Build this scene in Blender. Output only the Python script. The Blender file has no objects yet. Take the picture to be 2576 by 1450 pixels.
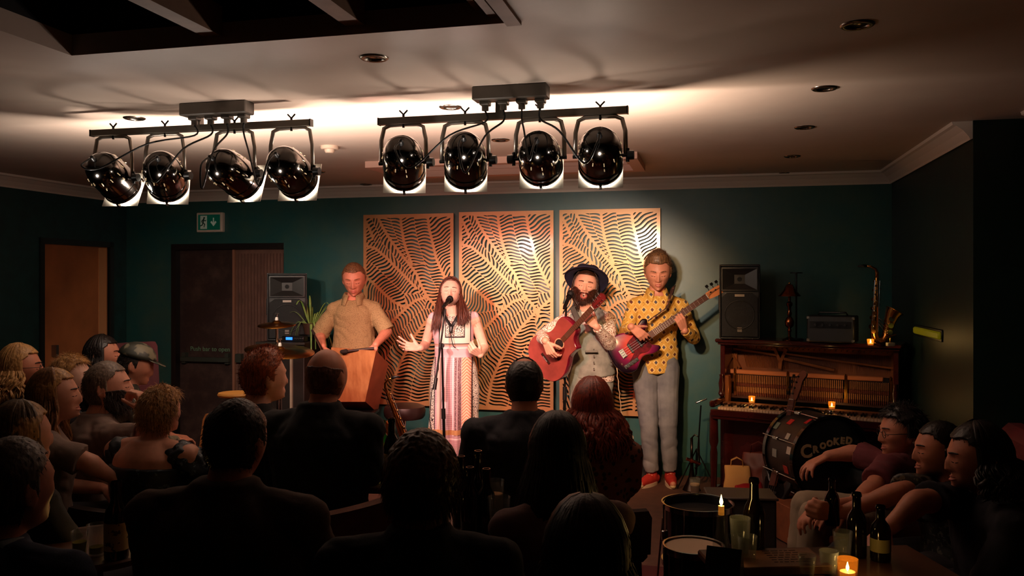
import bpy, math, random
import numpy as np
from mathutils import Vector, Matrix, Euler, noise
R = math.radians
random.seed(7)
C = bpy.context.scene.collection
SC = bpy.context.scene
# ---------------------------------------------------------------- camera, world, exposure
F, CX, CY, CAMH = 2100.0, 1288.0, 710.0, 1.6          # focal length and horizon in photo pixels, eye height
cam = bpy.data.cameras.new('camera'); cam_o = bpy.data.objects.new('camera', cam); C.objects.link(cam_o)
cam.sensor_width = 36; cam.lens = F / 2576 * 36; cam.shift_y = -(725 - CY) / 2576
cam_o.location = (0, 0, CAMH); cam_o.rotation_euler = (R(90), 0, 0)
cam.clip_start = 0.05
SC.camera = cam_o
w = bpy.data.worlds.new('world'); SC.world = w; w.use_nodes = True
w.node_tree.nodes['Background'].inputs[0].default_value = (1.0, 0.62, 0.42, 1)
w.node_tree.nodes['Background'].inputs[1].default_value = 0.001
SC.view_settings.view_transform = 'Standard'; SC.view_settings.look = 'None'
SC.view_settings.exposure = 0.0; SC.view_settings.gamma = 1.0; SC.view_settings.use_curve_mapping = False
SC.cycles.max_bounces = 6; SC.cycles.diffuse_bounces = 4; SC.cycles.glossy_bounces = 3
SC.cycles.transmission_bounces = 6; SC.cycles.transparent_max_bounces = 6
SC.cycles.sample_clamp_indirect = 2.0; SC.cycles.caustics_reflective = False; SC.cycles.caustics_refractive = False
# stage lamps, one row per can: photo x of the can on its bar, aim point, colour, beam power, beam angle, spill power
LAMPS = {
 'left':  [(285, (-1.6, 6.9, .8), (1.0, .80, .66), 60, 62, 3.8), (415, (-2.3, 7.0, .95), (1.0, .78, .62), 62, 62, 3.4),
           (590, (-.38, 6.7, 1.15), (1.0, .76, .66), 270, 40, 3.8), (733, (-.6, 6.9, 1.05), (1.0, .18, .15), 120, 56, 3.2)],
 'right': [(1015, (-.7, 6.9, .85), (1.0, .66, .50), 92, 58, 3.4), (1170, (-.25, 6.9, .65), (1.0, .14, .12), 120, 60, 3.6),
           (1358, (.50, 6.9, 1.15), (1.0, .80, .66), 230, 50, 3.6), (1510, (.80, 6.9, .85), (1.0, .54, .22), 165, 52, 3.8)]}

def at(px, py, D):
    return Vector(((px - CX) / F * D, D, CAMH - (py - CY) / F * D))
# room frame: u runs along the back wall to the right, v comes out of it towards the audience
TH = math.atan(0.2415); CU, SU = math.cos(TH), math.sin(TH)
def room(u, v, z=0.0):
    return Vector((u * CU - v * SU, 7.26 - u * SU - v * CU, z))
CEIL = 2.47

# ---------------------------------------------------------------- materials
def lin(c):
    return tuple(((x / 12.92) if x <= .04045 else ((x + .055) / 1.055) ** 2.4) for x in (v / 255 for v in c))
class Mat:
    def __init__(s, name):
        s.m = bpy.data.materials.new(name); s.m.use_nodes = True; s.nt = s.m.node_tree
        s.n = s.nt.nodes; s.b = s.n['Principled BSDF']; s._tc = None
    def node(s, t, **kw):
        n = s.n.new(t)
        for k, v in kw.items():
            if k.startswith('i_'):
                key = k[2:].replace('_', ' ')
                n.inputs[int(key) if key.isdigit() else key].default_value = v
            else: setattr(n, k, v)
        return n
    def link(s, a, b): s.nt.links.new(a, b)
    def tc(s, out='Object'):
        if s._tc is None: s._tc = s.n.new('ShaderNodeTexCoord')
        return s._tc.outputs[out]
    def xyz(s):
        n = s.node('ShaderNodeSeparateXYZ'); s.link(s.tc(), n.inputs[0]); return n.outputs
    def math(s, op, a, b=None, c=None):
        n = s.node('ShaderNodeMath', operation=op)
        for i, v in enumerate((a, b, c)):
            if v is None: continue
            if isinstance(v, (int, float)): n.inputs[i].default_value = v
            else: s.link(v, n.inputs[i])
        return n.outputs[0]
    def mix(s, fac, a, b):
        n = s.node('ShaderNodeMix', data_type='RGBA')
        for i, v in ((0, fac), (6, a), (7, b)):
            if isinstance(v, (int, float)): n.inputs[i].default_value = v
            elif isinstance(v, tuple): n.inputs[i].default_value = (*lin(v), 1) if len(v) == 3 else v
            else: s.link(v, n.inputs[i])
        return n.outputs[2]
    def noise(s, scale, detail=3, rough=.55, vec=None):
        n = s.node('ShaderNodeTexNoise', i_Scale=scale, i_Detail=detail, i_Roughness=rough)
        s.link(vec or s.tc(), n.inputs['Vector']); return n.outputs['Fac']
    def voronoi(s, scale, feature='F1', vec=None, rnd=1.0):
        n = s.node('ShaderNodeTexVoronoi', feature=feature); n.inputs['Scale'].default_value = scale
        n.inputs['Randomness'].default_value = rnd
        s.link(vec or s.tc(), n.inputs['Vector']); return n.outputs['Distance']
    def step(s, v, lo, hi):
        n = s.node('ShaderNodeMapRange'); n.inputs[1].default_value = lo; n.inputs[2].default_value = hi
        s.link(v, n.inputs[0]); return n.outputs[0]
    def color(s, v): s.link(v, s.b.inputs['Base Color']); return s
    def bump(s, h, dist=.002, strength=.6):
        n = s.node('ShaderNodeBump'); n.inputs['Strength'].default_value = strength; n.inputs['Distance'].default_value = dist
        s.link(h, n.inputs['Height']); s.link(n.outputs[0], s.b.inputs['Normal']); return s
def P(name, col, rough=.5, metal=0.0, spec=.5, emit=None, estr=0, trans=0, ior=1.45, coat=0, alpha=1, var=0, vscale=8, bump=0, bscale=60, col2=None, sheen=0, sss=0):
    m = Mat(name); b = m.b
    b.inputs['Base Color'].default_value = (*lin(col), 1)
    b.inputs['Roughness'].default_value = rough; b.inputs['Metallic'].default_value = metal
    b.inputs['Specular IOR Level'].default_value = spec; b.inputs['IOR'].default_value = ior
    b.inputs['Coat Weight'].default_value = coat; b.inputs['Coat Roughness'].default_value = .08
    b.inputs['Transmission Weight'].default_value = trans
    b.inputs['Alpha'].default_value = alpha
    b.inputs['Sheen Weight'].default_value = sheen
    if emit: b.inputs['Emission Color'].default_value = (*lin(emit), 1); b.inputs['Emission Strength'].default_value = estr
    if var or col2:
        c2 = col2 or tuple(max(0, int(x * (1 - var))) for x in col)
        m.color(m.mix(m.step(m.noise(vscale), .3, .7), col, c2))
    if bump: m.bump(m.noise(bscale, 4), bump, .6)
    return m.m

# ---------------------------------------------------------------- mesh builder
class M:
    def __init__(s): s.v = []; s.f = []; s.mi = []; s.cur = 0
    def add(s, vs, fs, mtx=None):
        o = len(s.v)
        s.v += [tuple(mtx @ Vector(p)) if mtx is not None else tuple(p) for p in vs]
        s.f += [tuple(i + o for i in f) for f in fs]; s.mi += [s.cur] * len(fs); return s
    def box(s, c, size, mtx=None, bev=0):
        x, y, z = (d / 2 for d in size); b = min(bev, x * .9, y * .9, z * .9)
        if b <= 0:
            vs = [(c[0] + i * x, c[1] + j * y, c[2] + k * z) for i in (-1, 1) for j in (-1, 1) for k in (-1, 1)]
            return s.add(vs, [(0, 1, 3, 2), (4, 6, 7, 5), (0, 4, 5, 1), (2, 3, 7, 6), (0, 2, 6, 4), (1, 5, 7, 3)], mtx)
        idx = {}; vs = []
        for i in (-1, 1):
            for j in (-1, 1):
                for k in (-1, 1):
                    for a in range(3):
                        d = [x - b, y - b, z - b]; d[a] += b
                        idx[(i, j, k, a)] = len(vs); vs.append((c[0] + i * d[0], c[1] + j * d[1], c[2] + k * d[2]))
        fs = []
        for a in range(3):
            o = [t for t in range(3) if t != a]
            for sg in (-1, 1):
                q = []
                for (p, r) in ((-1, -1), (1, -1), (1, 1), (-1, 1)):
                    t = [0, 0, 0]; t[a] = sg; t[o[0]] = p; t[o[1]] = r; q.append(idx[(*t, a)])
                if (sg < 0) != (a == 1): q.reverse()
                fs.append(q)
            for p in (-1, 1):
                for r in (-1, 1):
                    q = []
                    for e, ax in ((-1, o[0]), (1, o[0]), (1, o[1]), (-1, o[1])):
                        t = [0, 0, 0]; t[a] = e; t[o[0]] = p; t[o[1]] = r; q.append(idx[(*t, ax)])
                    fs.append(q)
        for i in (-1, 1):
            for j in (-1, 1):
                for k in (-1, 1): fs.append([idx[(i, j, k, a)] for a in range(3)])
        return s.add(vs, fs, mtx)
    def frame(s, d):
        d = Vector(d).normalized(); a = Vector((0, 0, 1)) if abs(d.z) < .95 else Vector((1, 0, 0))
        x = d.cross(a).normalized(); return x, d.cross(x).normalized(), d
    def cap(s, p0, r0, p1, r1, seg=12, fx=1.0, up=None):
        """tapered capsule; fx squashes it along 'up'"""
        p0, p1 = Vector(p0), Vector(p1); d = p1 - p0
        if d.length < 1e-6: d = Vector((0, 0, 1e-4)); p1 = p0 + d
        x, y, d = s.frame(d)
        if up is not None:
            y = Vector(up) - d * Vector(up).dot(d); y.normalize(); x = y.cross(d)
        rings = []
        for i in range(4): a = -math.pi / 2 + i * math.pi / 6; rings.append((p0 + d * (math.sin(a) * r0), max(math.cos(a) * r0, 1e-4)))
        for i in range(4): a = i * math.pi / 6; rings.append((p1 + d * (math.sin(a) * r1), max(math.cos(a) * r1, 1e-4)))
        vs = []; fs = []
        for c, r in rings:
            for k in range(seg): t = 2 * math.pi * k / seg; vs.append(c + x * (math.cos(t) * r) + y * (math.sin(t) * r * fx))
        n = len(rings)
        for i in range(n - 1):
            for k in range(seg): k2 = (k + 1) % seg; fs.append((i * seg + k, i * seg + k2, (i + 1) * seg + k2, (i + 1) * seg + k))
        fs.append(tuple(range(seg))[::-1]); fs.append(tuple((n - 1) * seg + k for k in range(seg)))
        return s.add(vs, fs)
    def tube(s, pts, r, seg=8, closed=False, mtx=None, flat=None, caps=True):
        pts = [Vector(p) for p in pts]; n = len(pts); rs = r if isinstance(r, (list, tuple)) else [r] * n
        vs = []; fs = []; px = None
        for i, p in enumerate(pts):
            d = (pts[(i + 1) % n] - pts[i - 1]) if closed else (pts[min(i + 1, n - 1)] - pts[max(i - 1, 0)])
            if d.length < 1e-9: d = Vector((0, 0, 1))
            d.normalize()
            if px is None: x, y, _ = s.frame(d)
            else:
                x = px - d * px.dot(d)
                if x.length < 1e-6: x, y, _ = s.frame(d)
                x.normalize(); y = d.cross(x)
            px = x
            for k in range(seg):
                t = 2 * math.pi * k / seg; vs.append(p + x * (math.cos(t) * rs[i]) + y * (math.sin(t) * rs[i] * (flat or 1)))
        m = n if closed else n - 1
        for i in range(m):
            j = (i + 1) % n
            for k in range(seg): k2 = (k + 1) % seg; fs.append((i * seg + k, i * seg + k2, j * seg + k2, j * seg + k))
        if not closed and caps: fs.append(tuple(range(seg))[::-1]); fs.append(tuple((n - 1) * seg + k for k in range(seg)))
        return s.add(vs, fs, mtx)
    def cyl(s, p0, p1, r0, r1=None, seg=20, mtx=None):
        return s.tube([p0, p1], [r0, r0 if r1 is None else r1], seg, mtx=mtx)
    def lathe(s, prof, c=(0, 0, 0), seg=28, mtx=None, close=True):
        """profile of (radius, z)"""
        vs = []; fs = []
        for r, z in prof:
            for k in range(seg): t = 2 * math.pi * k / seg; vs.append((c[0] + r * math.cos(t), c[1] + r * math.sin(t), c[2] + z))
        for i in range(len(prof) - 1):
            for k in range(seg): k2 = (k + 1) % seg; fs.append((i * seg + k, i * seg + k2, (i + 1) * seg + k2, (i + 1) * seg + k))
        if close:
            fs.append(tuple(range(seg))[::-1]); fs.append(tuple((len(prof) - 1) * seg + k for k in range(seg)))
        return s.add(vs, fs, mtx)
    def ell(s, c, rad, rot=None, seg=16, rings=10):
        vs = []; fs = []; c = Vector(c)
        for i in range(rings + 1):
            a = math.pi * i / rings
            for k in range(seg):
                t = 2 * math.pi * k / seg; p = Vector((max(math.sin(a), .001) * math.cos(t) * rad[0], max(math.sin(a), .001) * math.sin(t) * rad[1], math.cos(a) * rad[2]))
                vs.append(c + (rot @ p if rot is not None else p))
        for i in range(rings):
            for k in range(seg): k2 = (k + 1) % seg; fs.append((i * seg + k, (i + 1) * seg + k, (i + 1) * seg + k2, i * seg + k2))
        fs.append(tuple(range(seg))); fs.append(tuple(rings * seg + k for k in range(seg))[::-1])
        return s.add(vs, fs)
    def loft(s, rings, seg=24, ex=1.0):
        """rings of (centre, right vector, front vector): elliptical sections"""
        vs = []; fs = []
        for c, a, b in rings:
            for k in range(seg):
                t = 2 * math.pi * k / seg; ct, st = math.cos(t), math.sin(t)
                ct = math.copysign(abs(ct) ** ex, ct); st = math.copysign(abs(st) ** ex, st)
                vs.append(Vector(c) + Vector(a) * ct + Vector(b) * st)
        n = len(rings)
        for i in range(n - 1):
            for k in range(seg): k2 = (k + 1) % seg; fs.append((i * seg + k, i * seg + k2, (i + 1) * seg + k2, (i + 1) * seg + k))
        fs.append(tuple(range(seg))[::-1]); fs.append(tuple((n - 1) * seg + k for k in range(seg)))
        return s.add(vs, fs)
    def prism(s, poly, h0, h1, mtx=None, axis='z'):
        """extrude a 2-D outline"""
        n = len(poly)
        def q(p, h): return (p[0], p[1], h) if axis == 'z' else ((p[0], h, p[1]) if axis == 'y' else (h, p[0], p[1]))
        vs = [q(p, h0) for p in poly] + [q(p, h1) for p in poly]
        fs = [tuple(range(n))[::-1], tuple(range(n, 2 * n))] + [(i, (i + 1) % n, n + (i + 1) % n, n + i) for i in range(n)]
        return s.add(vs, fs, mtx)
    def build(s, name, mat, parent=None, smooth=False, world=False, loc=None, rotz=0, voxel=0, sm=0, disp=None, kind=None, label=None, angle=40, recalc=True):
        me = bpy.data.meshes.new(name)
        vs = s.v
        if world and parent is not None:
            inv = wmat(parent).inverted(); vs = [tuple(inv @ Vector(p)) for p in vs]
        me.from_pydata(vs, [], s.f); me.update()
        for m in (mat if isinstance(mat, (list, tuple)) else [mat]): me.materials.append(m)
        if any(s.mi): me.polygons.foreach_set('material_index', s.mi)
        o = bpy.data.objects.new(name, me); C.objects.link(o)
        if recalc:
            import bmesh
            b = bmesh.new(); b.from_mesh(me); bmesh.ops.recalc_face_normals(b, faces=b.faces); b.to_mesh(me); b.free()
        if voxel:
            md = o.modifiers.new('r', 'REMESH'); md.mode = 'VOXEL'; md.voxel_size = voxel; md.use_smooth_shade = True
            if sm: ms = o.modifiers.new('s', 'SMOOTH'); ms.iterations = sm; ms.factor = .5
            dg = bpy.context.evaluated_depsgraph_get(); ev = o.evaluated_get(dg)
            nm = bpy.data.meshes.new_from_object(ev); o.modifiers.clear(); o.data = nm; bpy.data.meshes.remove(me); nm.name = name
            me = nm; smooth = True
            if len(me.materials) == 0: me.materials.append(mat)
        if disp:
            me.update(); co = np.empty(len(me.vertices) * 3); me.vertices.foreach_get('co', co); co = co.reshape(-1, 3)
            no = np.empty(len(me.vertices) * 3); me.vertices.foreach_get('normal', no); no = no.reshape(-1, 3)
            d = np.array([disp(Vector(c)) for c in co]); co = co + no * d[:, None]
            me.vertices.foreach_set('co', co.ravel()); me.update()
        if smooth == 'auto':
            me.shade_smooth() if hasattr(me, 'shade_smooth') else None
            me.set_sharp_from_angle(angle=R(angle))
        elif smooth: me.polygons.foreach_set('use_smooth', [True] * len(me.polygons))
        if loc is not None: o.location = loc
        if rotz: o.rotation_euler.z = rotz
        if parent is not None: o.parent = parent
        if kind: o['kind'] = kind
        if label: o['label'] = label
        return o
def wmat(o):
    m = Matrix.LocRotScale(o.location, o.rotation_euler, o.scale)
    return wmat(o.parent) @ m if o.parent else m
def thing(name, label, cat, loc=(0, 0, 0), rotz=0, group=None, rot=None):
    o = bpy.data.objects.new(name, None); C.objects.link(o); o.empty_display_size = .1
    o.location = loc; o.rotation_euler = rot if rot is not None else (0, 0, rotz)
    o['label'] = label; o['category'] = cat
    if group: o['group'] = group
    return o
def tag(o, label, cat, group=None, kind=None):
    o['label'] = label; o['category'] = cat
    if group: o['group'] = group
    if kind: o['kind'] = kind
    return o
def struct(o): o['kind'] = 'structure'; return o
def dup(root, loc, rotz=None, label=None, group=None, scale=None):
    r = root.copy(); C.objects.link(r); r.location = loc
    if rotz is not None: r.rotation_euler = (0, 0, rotz)
    if label: r['label'] = label
    if group: r['group'] = group
    if scale: r.scale = (scale,) * 3
    for ch in list(root.children):
        c = ch.copy(); C.objects.link(c); c.parent = r
        for g in ch.children:
            d = g.copy(); C.objects.link(d); d.parent = c
    return r
def fit(p, x, z):
    """matrix with origin p, local x along x, local z near z"""
    x = Vector(x).normalized(); z = Vector(z); z = (z - x * z.dot(x)).normalized(); y = z.cross(x)
    return Matrix(((x.x, y.x, z.x, p[0]), (x.y, y.y, z.y, p[1]), (x.z, y.z, z.z, p[2]), (0, 0, 0, 1)))
def nz(p, s=1.0, seed=0.0): return noise.noise(Vector(p) * s + Vector((seed, seed * 1.7, -seed)))
def text_mesh(body, size, depth, name, mat, parent, mtx, bold=0.0, align='CENTER', label=None, shear=0):
    cu = bpy.data.curves.new(name, 'FONT'); cu.body = body; cu.size = size; cu.extrude = depth; cu.offset = bold
    cu.align_x = align; cu.align_y = 'CENTER'; cu.resolution_u = 3; cu.shear = shear
    o = bpy.data.objects.new('tmp', cu); C.objects.link(o)
    dg = bpy.context.evaluated_depsgraph_get(); me = bpy.data.meshes.new_from_object(o.evaluated_get(dg))
    bpy.data.objects.remove(o); me.transform(mtx); me.materials.clear(); me.materials.append(mat)
    t = bpy.data.objects.new(name, me); C.objects.link(t); t.parent = parent
    if label: t['label'] = label
    return t

# common materials
BLACK = P('black_plastic', (14, 14, 15), .38); BLACKM = P('black_metal', (18, 18, 18), .32, .6)
CHROME = P('chrome', (200, 200, 200), .15, 1.0); DKCHROME = P('black_chrome', (92, 87, 83), .13, 1.0)
STEEL = P('steel', (150, 148, 145), .3, 1.0); BRASS = P('brass', (200, 140, 60), .22, 1.0, var=.3, vscale=30)
WHITE = P('white_paint', (215, 210, 200), .5); CABLE = P('cable_rubber', (10, 10, 10), .5)
GLASS = P('clear_glass', (150, 155, 150), .04, alpha=.22, spec=.9); DKGLASS = P('dark_bottle_glass', (16, 10, 6), .08, spec=.7)
WOODD = P('dark_wood', (50, 22, 14), .28, coat=.5, var=.4, vscale=6)
WOODM = P('mid_wood', (120, 70, 38), .45, var=.3, vscale=5)
# ================================================================ the room
# back wall, dark teal paint with patches
mw = Mat('teal_wall_paint'); n1 = mw.noise(1.3, 5, .6); n2 = mw.noise(7, 5, .65)
mw.color(mw.mix(mw.step(n2, .35, .75), mw.mix(mw.step(n1, .35, .65), (4, 78, 80), (18, 78, 76)), (46, 84, 74)))
mw.b.inputs['Roughness'].default_value = .4; mw.b.inputs['Specular IOR Level'].default_value = .6; mw.b.inputs['Coat Weight'].default_value = .45; mw.b.inputs['Coat Roughness'].default_value = .5; mw.bump(n2, .003, .35); TEAL = mw.m
mc = Mat('ceiling_paint'); n1 = mc.noise(2.2, 4)
mc.color(mc.mix(mc.step(n1, .3, .7), (222, 202, 186), (212, 190, 174)))
mc.b.inputs['Roughness'].default_value = .55; mc.bump(mc.noise(14, 4), .004, .25); CEILM = mc.m
CORN = P('cornice_paint', (240, 224, 210), .5, bump=.001, bscale=20)
DARKW = P('near_black_wall', (20, 30, 28), .6, var=.3)
UL, UR = -3.883, 3.062
def slab(name, pts, thick, mat):
    """wall panel through floor points pts (world xy) of full height, thickened away from the room"""
    o = M()
    (x0, y0), (x1, y1), (nx, ny) = pts
    o.add([(x0, y0, -.05), (x1, y1, -.05), (x1, y1, 2.75), (x0, y0, 2.75), (x0 - nx * thick, y0 - ny * thick, -.05), (x1 - nx * thick, y1 - ny * thick, -.05), (x1 - nx * thick, y1 - ny * thick, 2.75), (x0 - nx * thick, y0 - ny * thick, 2.75)],
          [(0, 1, 2, 3), (5, 4, 7, 6), (1, 5, 6, 2), (4, 0, 3, 7), (3, 2, 6, 7), (4, 5, 1, 0)])
    return struct(o.build(name, mat))
def rbox(m, u0, u1, v0, v1, z0, z1):
    ps = [room(u, v, z) for u in (u0, u1) for v in (v0, v1) for z in (z0, z1)]
    return m.add(ps, [(0, 1, 3, 2), (4, 6, 7, 5), (0, 4, 5, 1), (2, 3, 7, 6), (0, 2, 6, 4), (1, 5, 7, 3)])
# back wall with the exit door opening cut out (u from DU0 to DU1)
def u_at(px):   # room u where the photo column px meets the back wall
    D = 7.26 / (1 + .2415 * (px - CX) / F); return (px - CX) / F * D / CU
DU0, DU1, DZ = u_at(432), u_at(714), 1.95
m = M(); rbox(m, UL - .1, DU0, -.15, 0, -.05, 2.75); rbox(m, DU1, UR + .1, -.15, 0, -.05, 2.75); rbox(m, DU0, DU1, -.15, 0, DZ, 2.75)
struct(m.build('wall_back', TEAL))
VR = 2.1
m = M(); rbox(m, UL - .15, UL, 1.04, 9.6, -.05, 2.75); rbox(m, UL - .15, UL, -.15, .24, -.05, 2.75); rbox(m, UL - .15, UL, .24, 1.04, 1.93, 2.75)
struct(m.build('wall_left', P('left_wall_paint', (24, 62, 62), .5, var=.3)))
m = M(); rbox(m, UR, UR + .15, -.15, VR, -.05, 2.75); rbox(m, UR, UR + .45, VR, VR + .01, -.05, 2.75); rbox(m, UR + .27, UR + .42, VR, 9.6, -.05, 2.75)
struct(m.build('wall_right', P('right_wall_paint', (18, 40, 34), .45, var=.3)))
m = M(); rbox(m, UL - .15, UR + .42, 9.6, 9.75, -.05, 2.75); struct(m.build('wall_rear', DARKW))
# floor: brown boards at the playing end, red carpet among the seats
mf = Mat('brown_floor'); s = mf.xyz(); n1 = mf.noise(9, 4)
mf.color(mf.mix(mf.step(n1, .3, .7), (96, 62, 48), (78, 50, 38))); mf.b.inputs['Roughness'].default_value = .7; mf.bump(mf.noise(220, 2), .002, .5)
m = M(); rbox(m, UL - .15, UR + .42, -.15, 2.3, -.06, 0); struct(m.build('floor', mf.m))
m = M(); rbox(m, UL - .15, UR + .42, 2.3, 9.75, -.06, 0); struct(m.build('floor_carpet', P('red_carpet', (92, 28, 30), .95, var=.25, vscale=3, bump=.002, bscale=300)))
# ceiling with the big dark rooflight opening near the camera and a shallow hatch over the players
def ceil_uv(px, py):
    D = (CEIL - CAMH) * F / (CY - py); X = (px - CX) / F * D; Y = D - 7.26
    return X * CU - Y * SU, -X * SU - Y * CU
ou1, ov = ceil_uv(1312, 55); ou0, _ = ceil_uv(118, 118)
m = M()
HU0, HU1 = ceil_uv(925, 400)[0], ceil_uv(1588, 400)[0]; HV0, HV1 = ceil_uv(1260, 425)[1], ceil_uv(1260, 398)[1]
def ring(m, U0, U1, V0, V1, u0, u1, v0, v1, z0, z1):
    rbox(m, U0, u0, V0, V1, z0, z1); rbox(m, u1, U1, V0, V1, z0, z1); rbox(m, u0, u1, V0, v0, z0, z1); rbox(m, u0, u1, v1, V1, z0, z1)
ring(m, UL - .15, UR + .42, -.15, ov, HU0, HU1, HV0, HV1, CEIL, CEIL + .08)
rbox(m, UL - .15, ou0, ov, 9.75, CEIL, CEIL + .08); rbox(m, ou1, UR + .42, ov, 9.75, CEIL, CEIL + .08)
rbox(m, ou0, ou1, ov + 2.6, 9.75, CEIL, CEIL + .08)
rbox(m, HU0 - .01, HU1 + .01, HV0 - .01, HV1 + .01, CEIL + .08, CEIL + .12)
struct(m.build('ceiling', CEILM))
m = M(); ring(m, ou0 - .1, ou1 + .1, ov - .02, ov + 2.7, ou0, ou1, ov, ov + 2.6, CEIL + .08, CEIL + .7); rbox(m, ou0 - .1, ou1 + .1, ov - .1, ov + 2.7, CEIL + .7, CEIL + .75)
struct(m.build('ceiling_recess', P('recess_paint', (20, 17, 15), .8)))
RAF = P('rafter_wood', (150, 112, 88), .6, var=.2)
k = 0
for (pa, pb) in (((270, -60), (455, 72)), ((742, -5), (848, 52))):
    u0, v0 = ceil_uv(*pa); u1, v1 = ceil_uv(*pb); m = M()
    m.add([room(u1 - .04, ov, CEIL + .03), room(u1 + .03, ov, CEIL + .03), room(u1 + .03, ov + 2.5, CEIL + .03), room(u1 - .04, ov + 2.5, CEIL + .03),
           room(u1 - .04, ov, CEIL + .14), room(u1 + .03, ov, CEIL + .14), room(u1 + .03, ov + 2.5, CEIL + .14), room(u1 - .04, ov + 2.5, CEIL + .14)],
          [(0, 1, 2, 3), (4, 5, 6, 7), (0, 1, 5, 4), (2, 3, 7, 6), (0, 3, 7, 4), (1, 2, 6, 5)])
    struct(m.build('trim_%d' % (5 + k), RAF)); k += 1
m = M(); rbox(m, ou1 - .05, ou1, ov, ov + 2.6, CEIL - .012, CEIL + .02); rbox(m, ou1 - .11, ou1 - .08, ov, ov + 2.6, CEIL + .02, CEIL + .05); rbox(m, ou1 - .16, ou1 - .14, ov, ov + 2.6, CEIL + .05, CEIL + .08)
struct(m.build('trim_4', RAF))
# hatch frame under the ceiling
m = M(); ring(m, HU0 - .07, HU1 + .07, HV0 - .07, HV1 + .07, HU0 + .01, HU1 - .01, HV0 + .01, HV1 - .01, CEIL - .045, CEIL + .0)
ring(m, HU0 - .01, HU1 + .01, HV0 - .01, HV1 + .01, HU0 + .05, HU1 - .05, HV0 + .03, HV1 - .03, CEIL + .0, CEIL + .05)
struct(m.build('trim_3', P('hatch_paint', (226, 176, 156), .5)))
# cornice: coved section swept along a wall line
def cornice(name, A, B, inward, m0=0, m1=0):
    prof = [(0, 0), (0, -.095), (.012, -.1), (.018, -.085), (.045, -.05), (.08, -.022), (.098, -.016), (.104, 0)]
    A, B = Vector(A), Vector(B); inn = Vector(inward); d = (B - A).normalized(); vs = []
    for (p, mm) in ((A, m0), (B, m1)):
        for o, z in prof: vs.append(p + inn * o + d * (o * mm) + Vector((0, 0, CEIL - .001 + z)))
    n = len(prof); fs = [(i, (i + 1) % n, n + (i + 1) % n, n + i) for i in range(n)] + [tuple(range(n)), tuple(range(n, 2 * n))]
    return struct(M().add(vs, fs).build(name, CORN))
nin = room(0, 1) - room(0, 0); uin = room(1, 0) - room(0, 0)
cornice('trim_1', room(UL, 0), room(UR, 0), nin, 1, -1)
cornice('trim_2', room(UL, 9.6), room(UL, 0), uin, 0, -1)
cornice('trim_7', room(UR, 0), room(UR, VR), -uin, 1, 0)
cornice('trim_8', room(UR + .27, VR + .2), room(UR + .27, 9.6), -uin, 0, 0)
# skirting
m = M(); rbox(m, UL, DU0, 0, .015, 0, .11); rbox(m, DU1, UR, 0, .015, 0, .11); struct(m.build('baseboard_back', P('skirting_paint', (28, 70, 62), .4)))
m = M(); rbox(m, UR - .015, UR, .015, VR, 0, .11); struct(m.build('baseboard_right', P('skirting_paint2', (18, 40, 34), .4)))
# left doorway: a brown wooden door with a paler edge strip
m = M(); rbox(m, UL - .06, UL - .02, .24, 1.04, 0, 1.93); d1 = struct(m.build('door_1', P('brown_door_wood', (196, 120, 72), .45, var=.18, vscale=3)))
m = M(); rbox(m, UL - .02, UL - .012, .26, .36, 0, 1.92); m.build('door_edge_strip', P('pale_door_edge', (226, 160, 108), .5), d1)
m = M(); rbox(m, UL - .02, UL + .03, .9, .93, .95, 1.05); m.build('door_handle', STEEL, d1)
m = M(); rbox(m, UL - .02, UL + .015, .19, .24, 0, 1.98); rbox(m, UL - .02, UL + .015, 1.04, 1.09, 0, 1.98); rbox(m, UL - .02, UL + .015, .19, 1.09, 1.93, 1.98)
struct(m.build('trim_9', P('door_frame_paint', (22, 24, 22), .4)))
# exit double doors in the back wall
lm = u_at(582)
mg = Mat('door_painted_reflections'); nn = mg.noise(5, 6, .7); mg.color(mg.mix(mg.step(nn, .45, .7), (52, 36, 33), (80, 60, 54))); mg.b.inputs['Roughness'].default_value = .5  # paler mottling paints reflections into the colour of the dark glass leaf
m = M(); rbox(m, DU0 + .05, lm - .005, -.1, -.06, 0, DZ - .04); d2 = struct(m.build('door_2', mg.m))
m = M(); rbox(m, lm + .005, DU1, -.1, -.06, 0, DZ - .04); d3 = struct(m.build('door_3', P('brown_curtain_door', (128, 90, 76), .8, var=.25, vscale=9)))
m = M()
for i in range(15):
    u = lm + .03 + i * (DU1 - lm - .04) / 15; rbox(m, u, u + .012, -.06, -.05, .05, DZ - .08)
m.build('door_panel', P('curtain_fold', (110, 76, 66), .9), d3)
m = M(); rbox(m, DU0, DU0 + .05, -.12, .01, 0, DZ); rbox(m, DU0, DU1, -.12, .01, DZ - .04, DZ + .015); struct(m.build('trim_10', P('exit_frame', (26, 20, 18), .4)))
m = M(); rbox(m, lm - .012, lm + .012, -.06, -.035, 0, DZ - .03); struct(m.build('trim_11', P('astragal', (150, 104, 84), .4)))
m = M(); rbox(m, DU0 + .1, lm - .03, -.03, .01, .84, .88); rbox(m, DU0 + .1, DU0 + .14, -.06, -.01, .82, .92); rbox(m, lm - .08, lm - .04, -.06, -.01, .82, .92)
rbox(m, lm + .04, lm + .1, -.06, .0, .84, .92); m.build('push_bar', P('push_bar_metal', (70, 74, 66), .4, .4), d2)
W = fit(room((DU0 + lm) / 2 + .05, -.055, .955), uin, nin)
text_mesh('Push bar to open', .062, .001, 'door_notice', P('green_notice', (110, 150, 118), .5), d2, W @ Matrix.Scale(-1, 4, (0, 0, 1)) if False else fit(room((DU0 + lm) / 2 + .06, -.052, .955), uin, nin))
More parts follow.
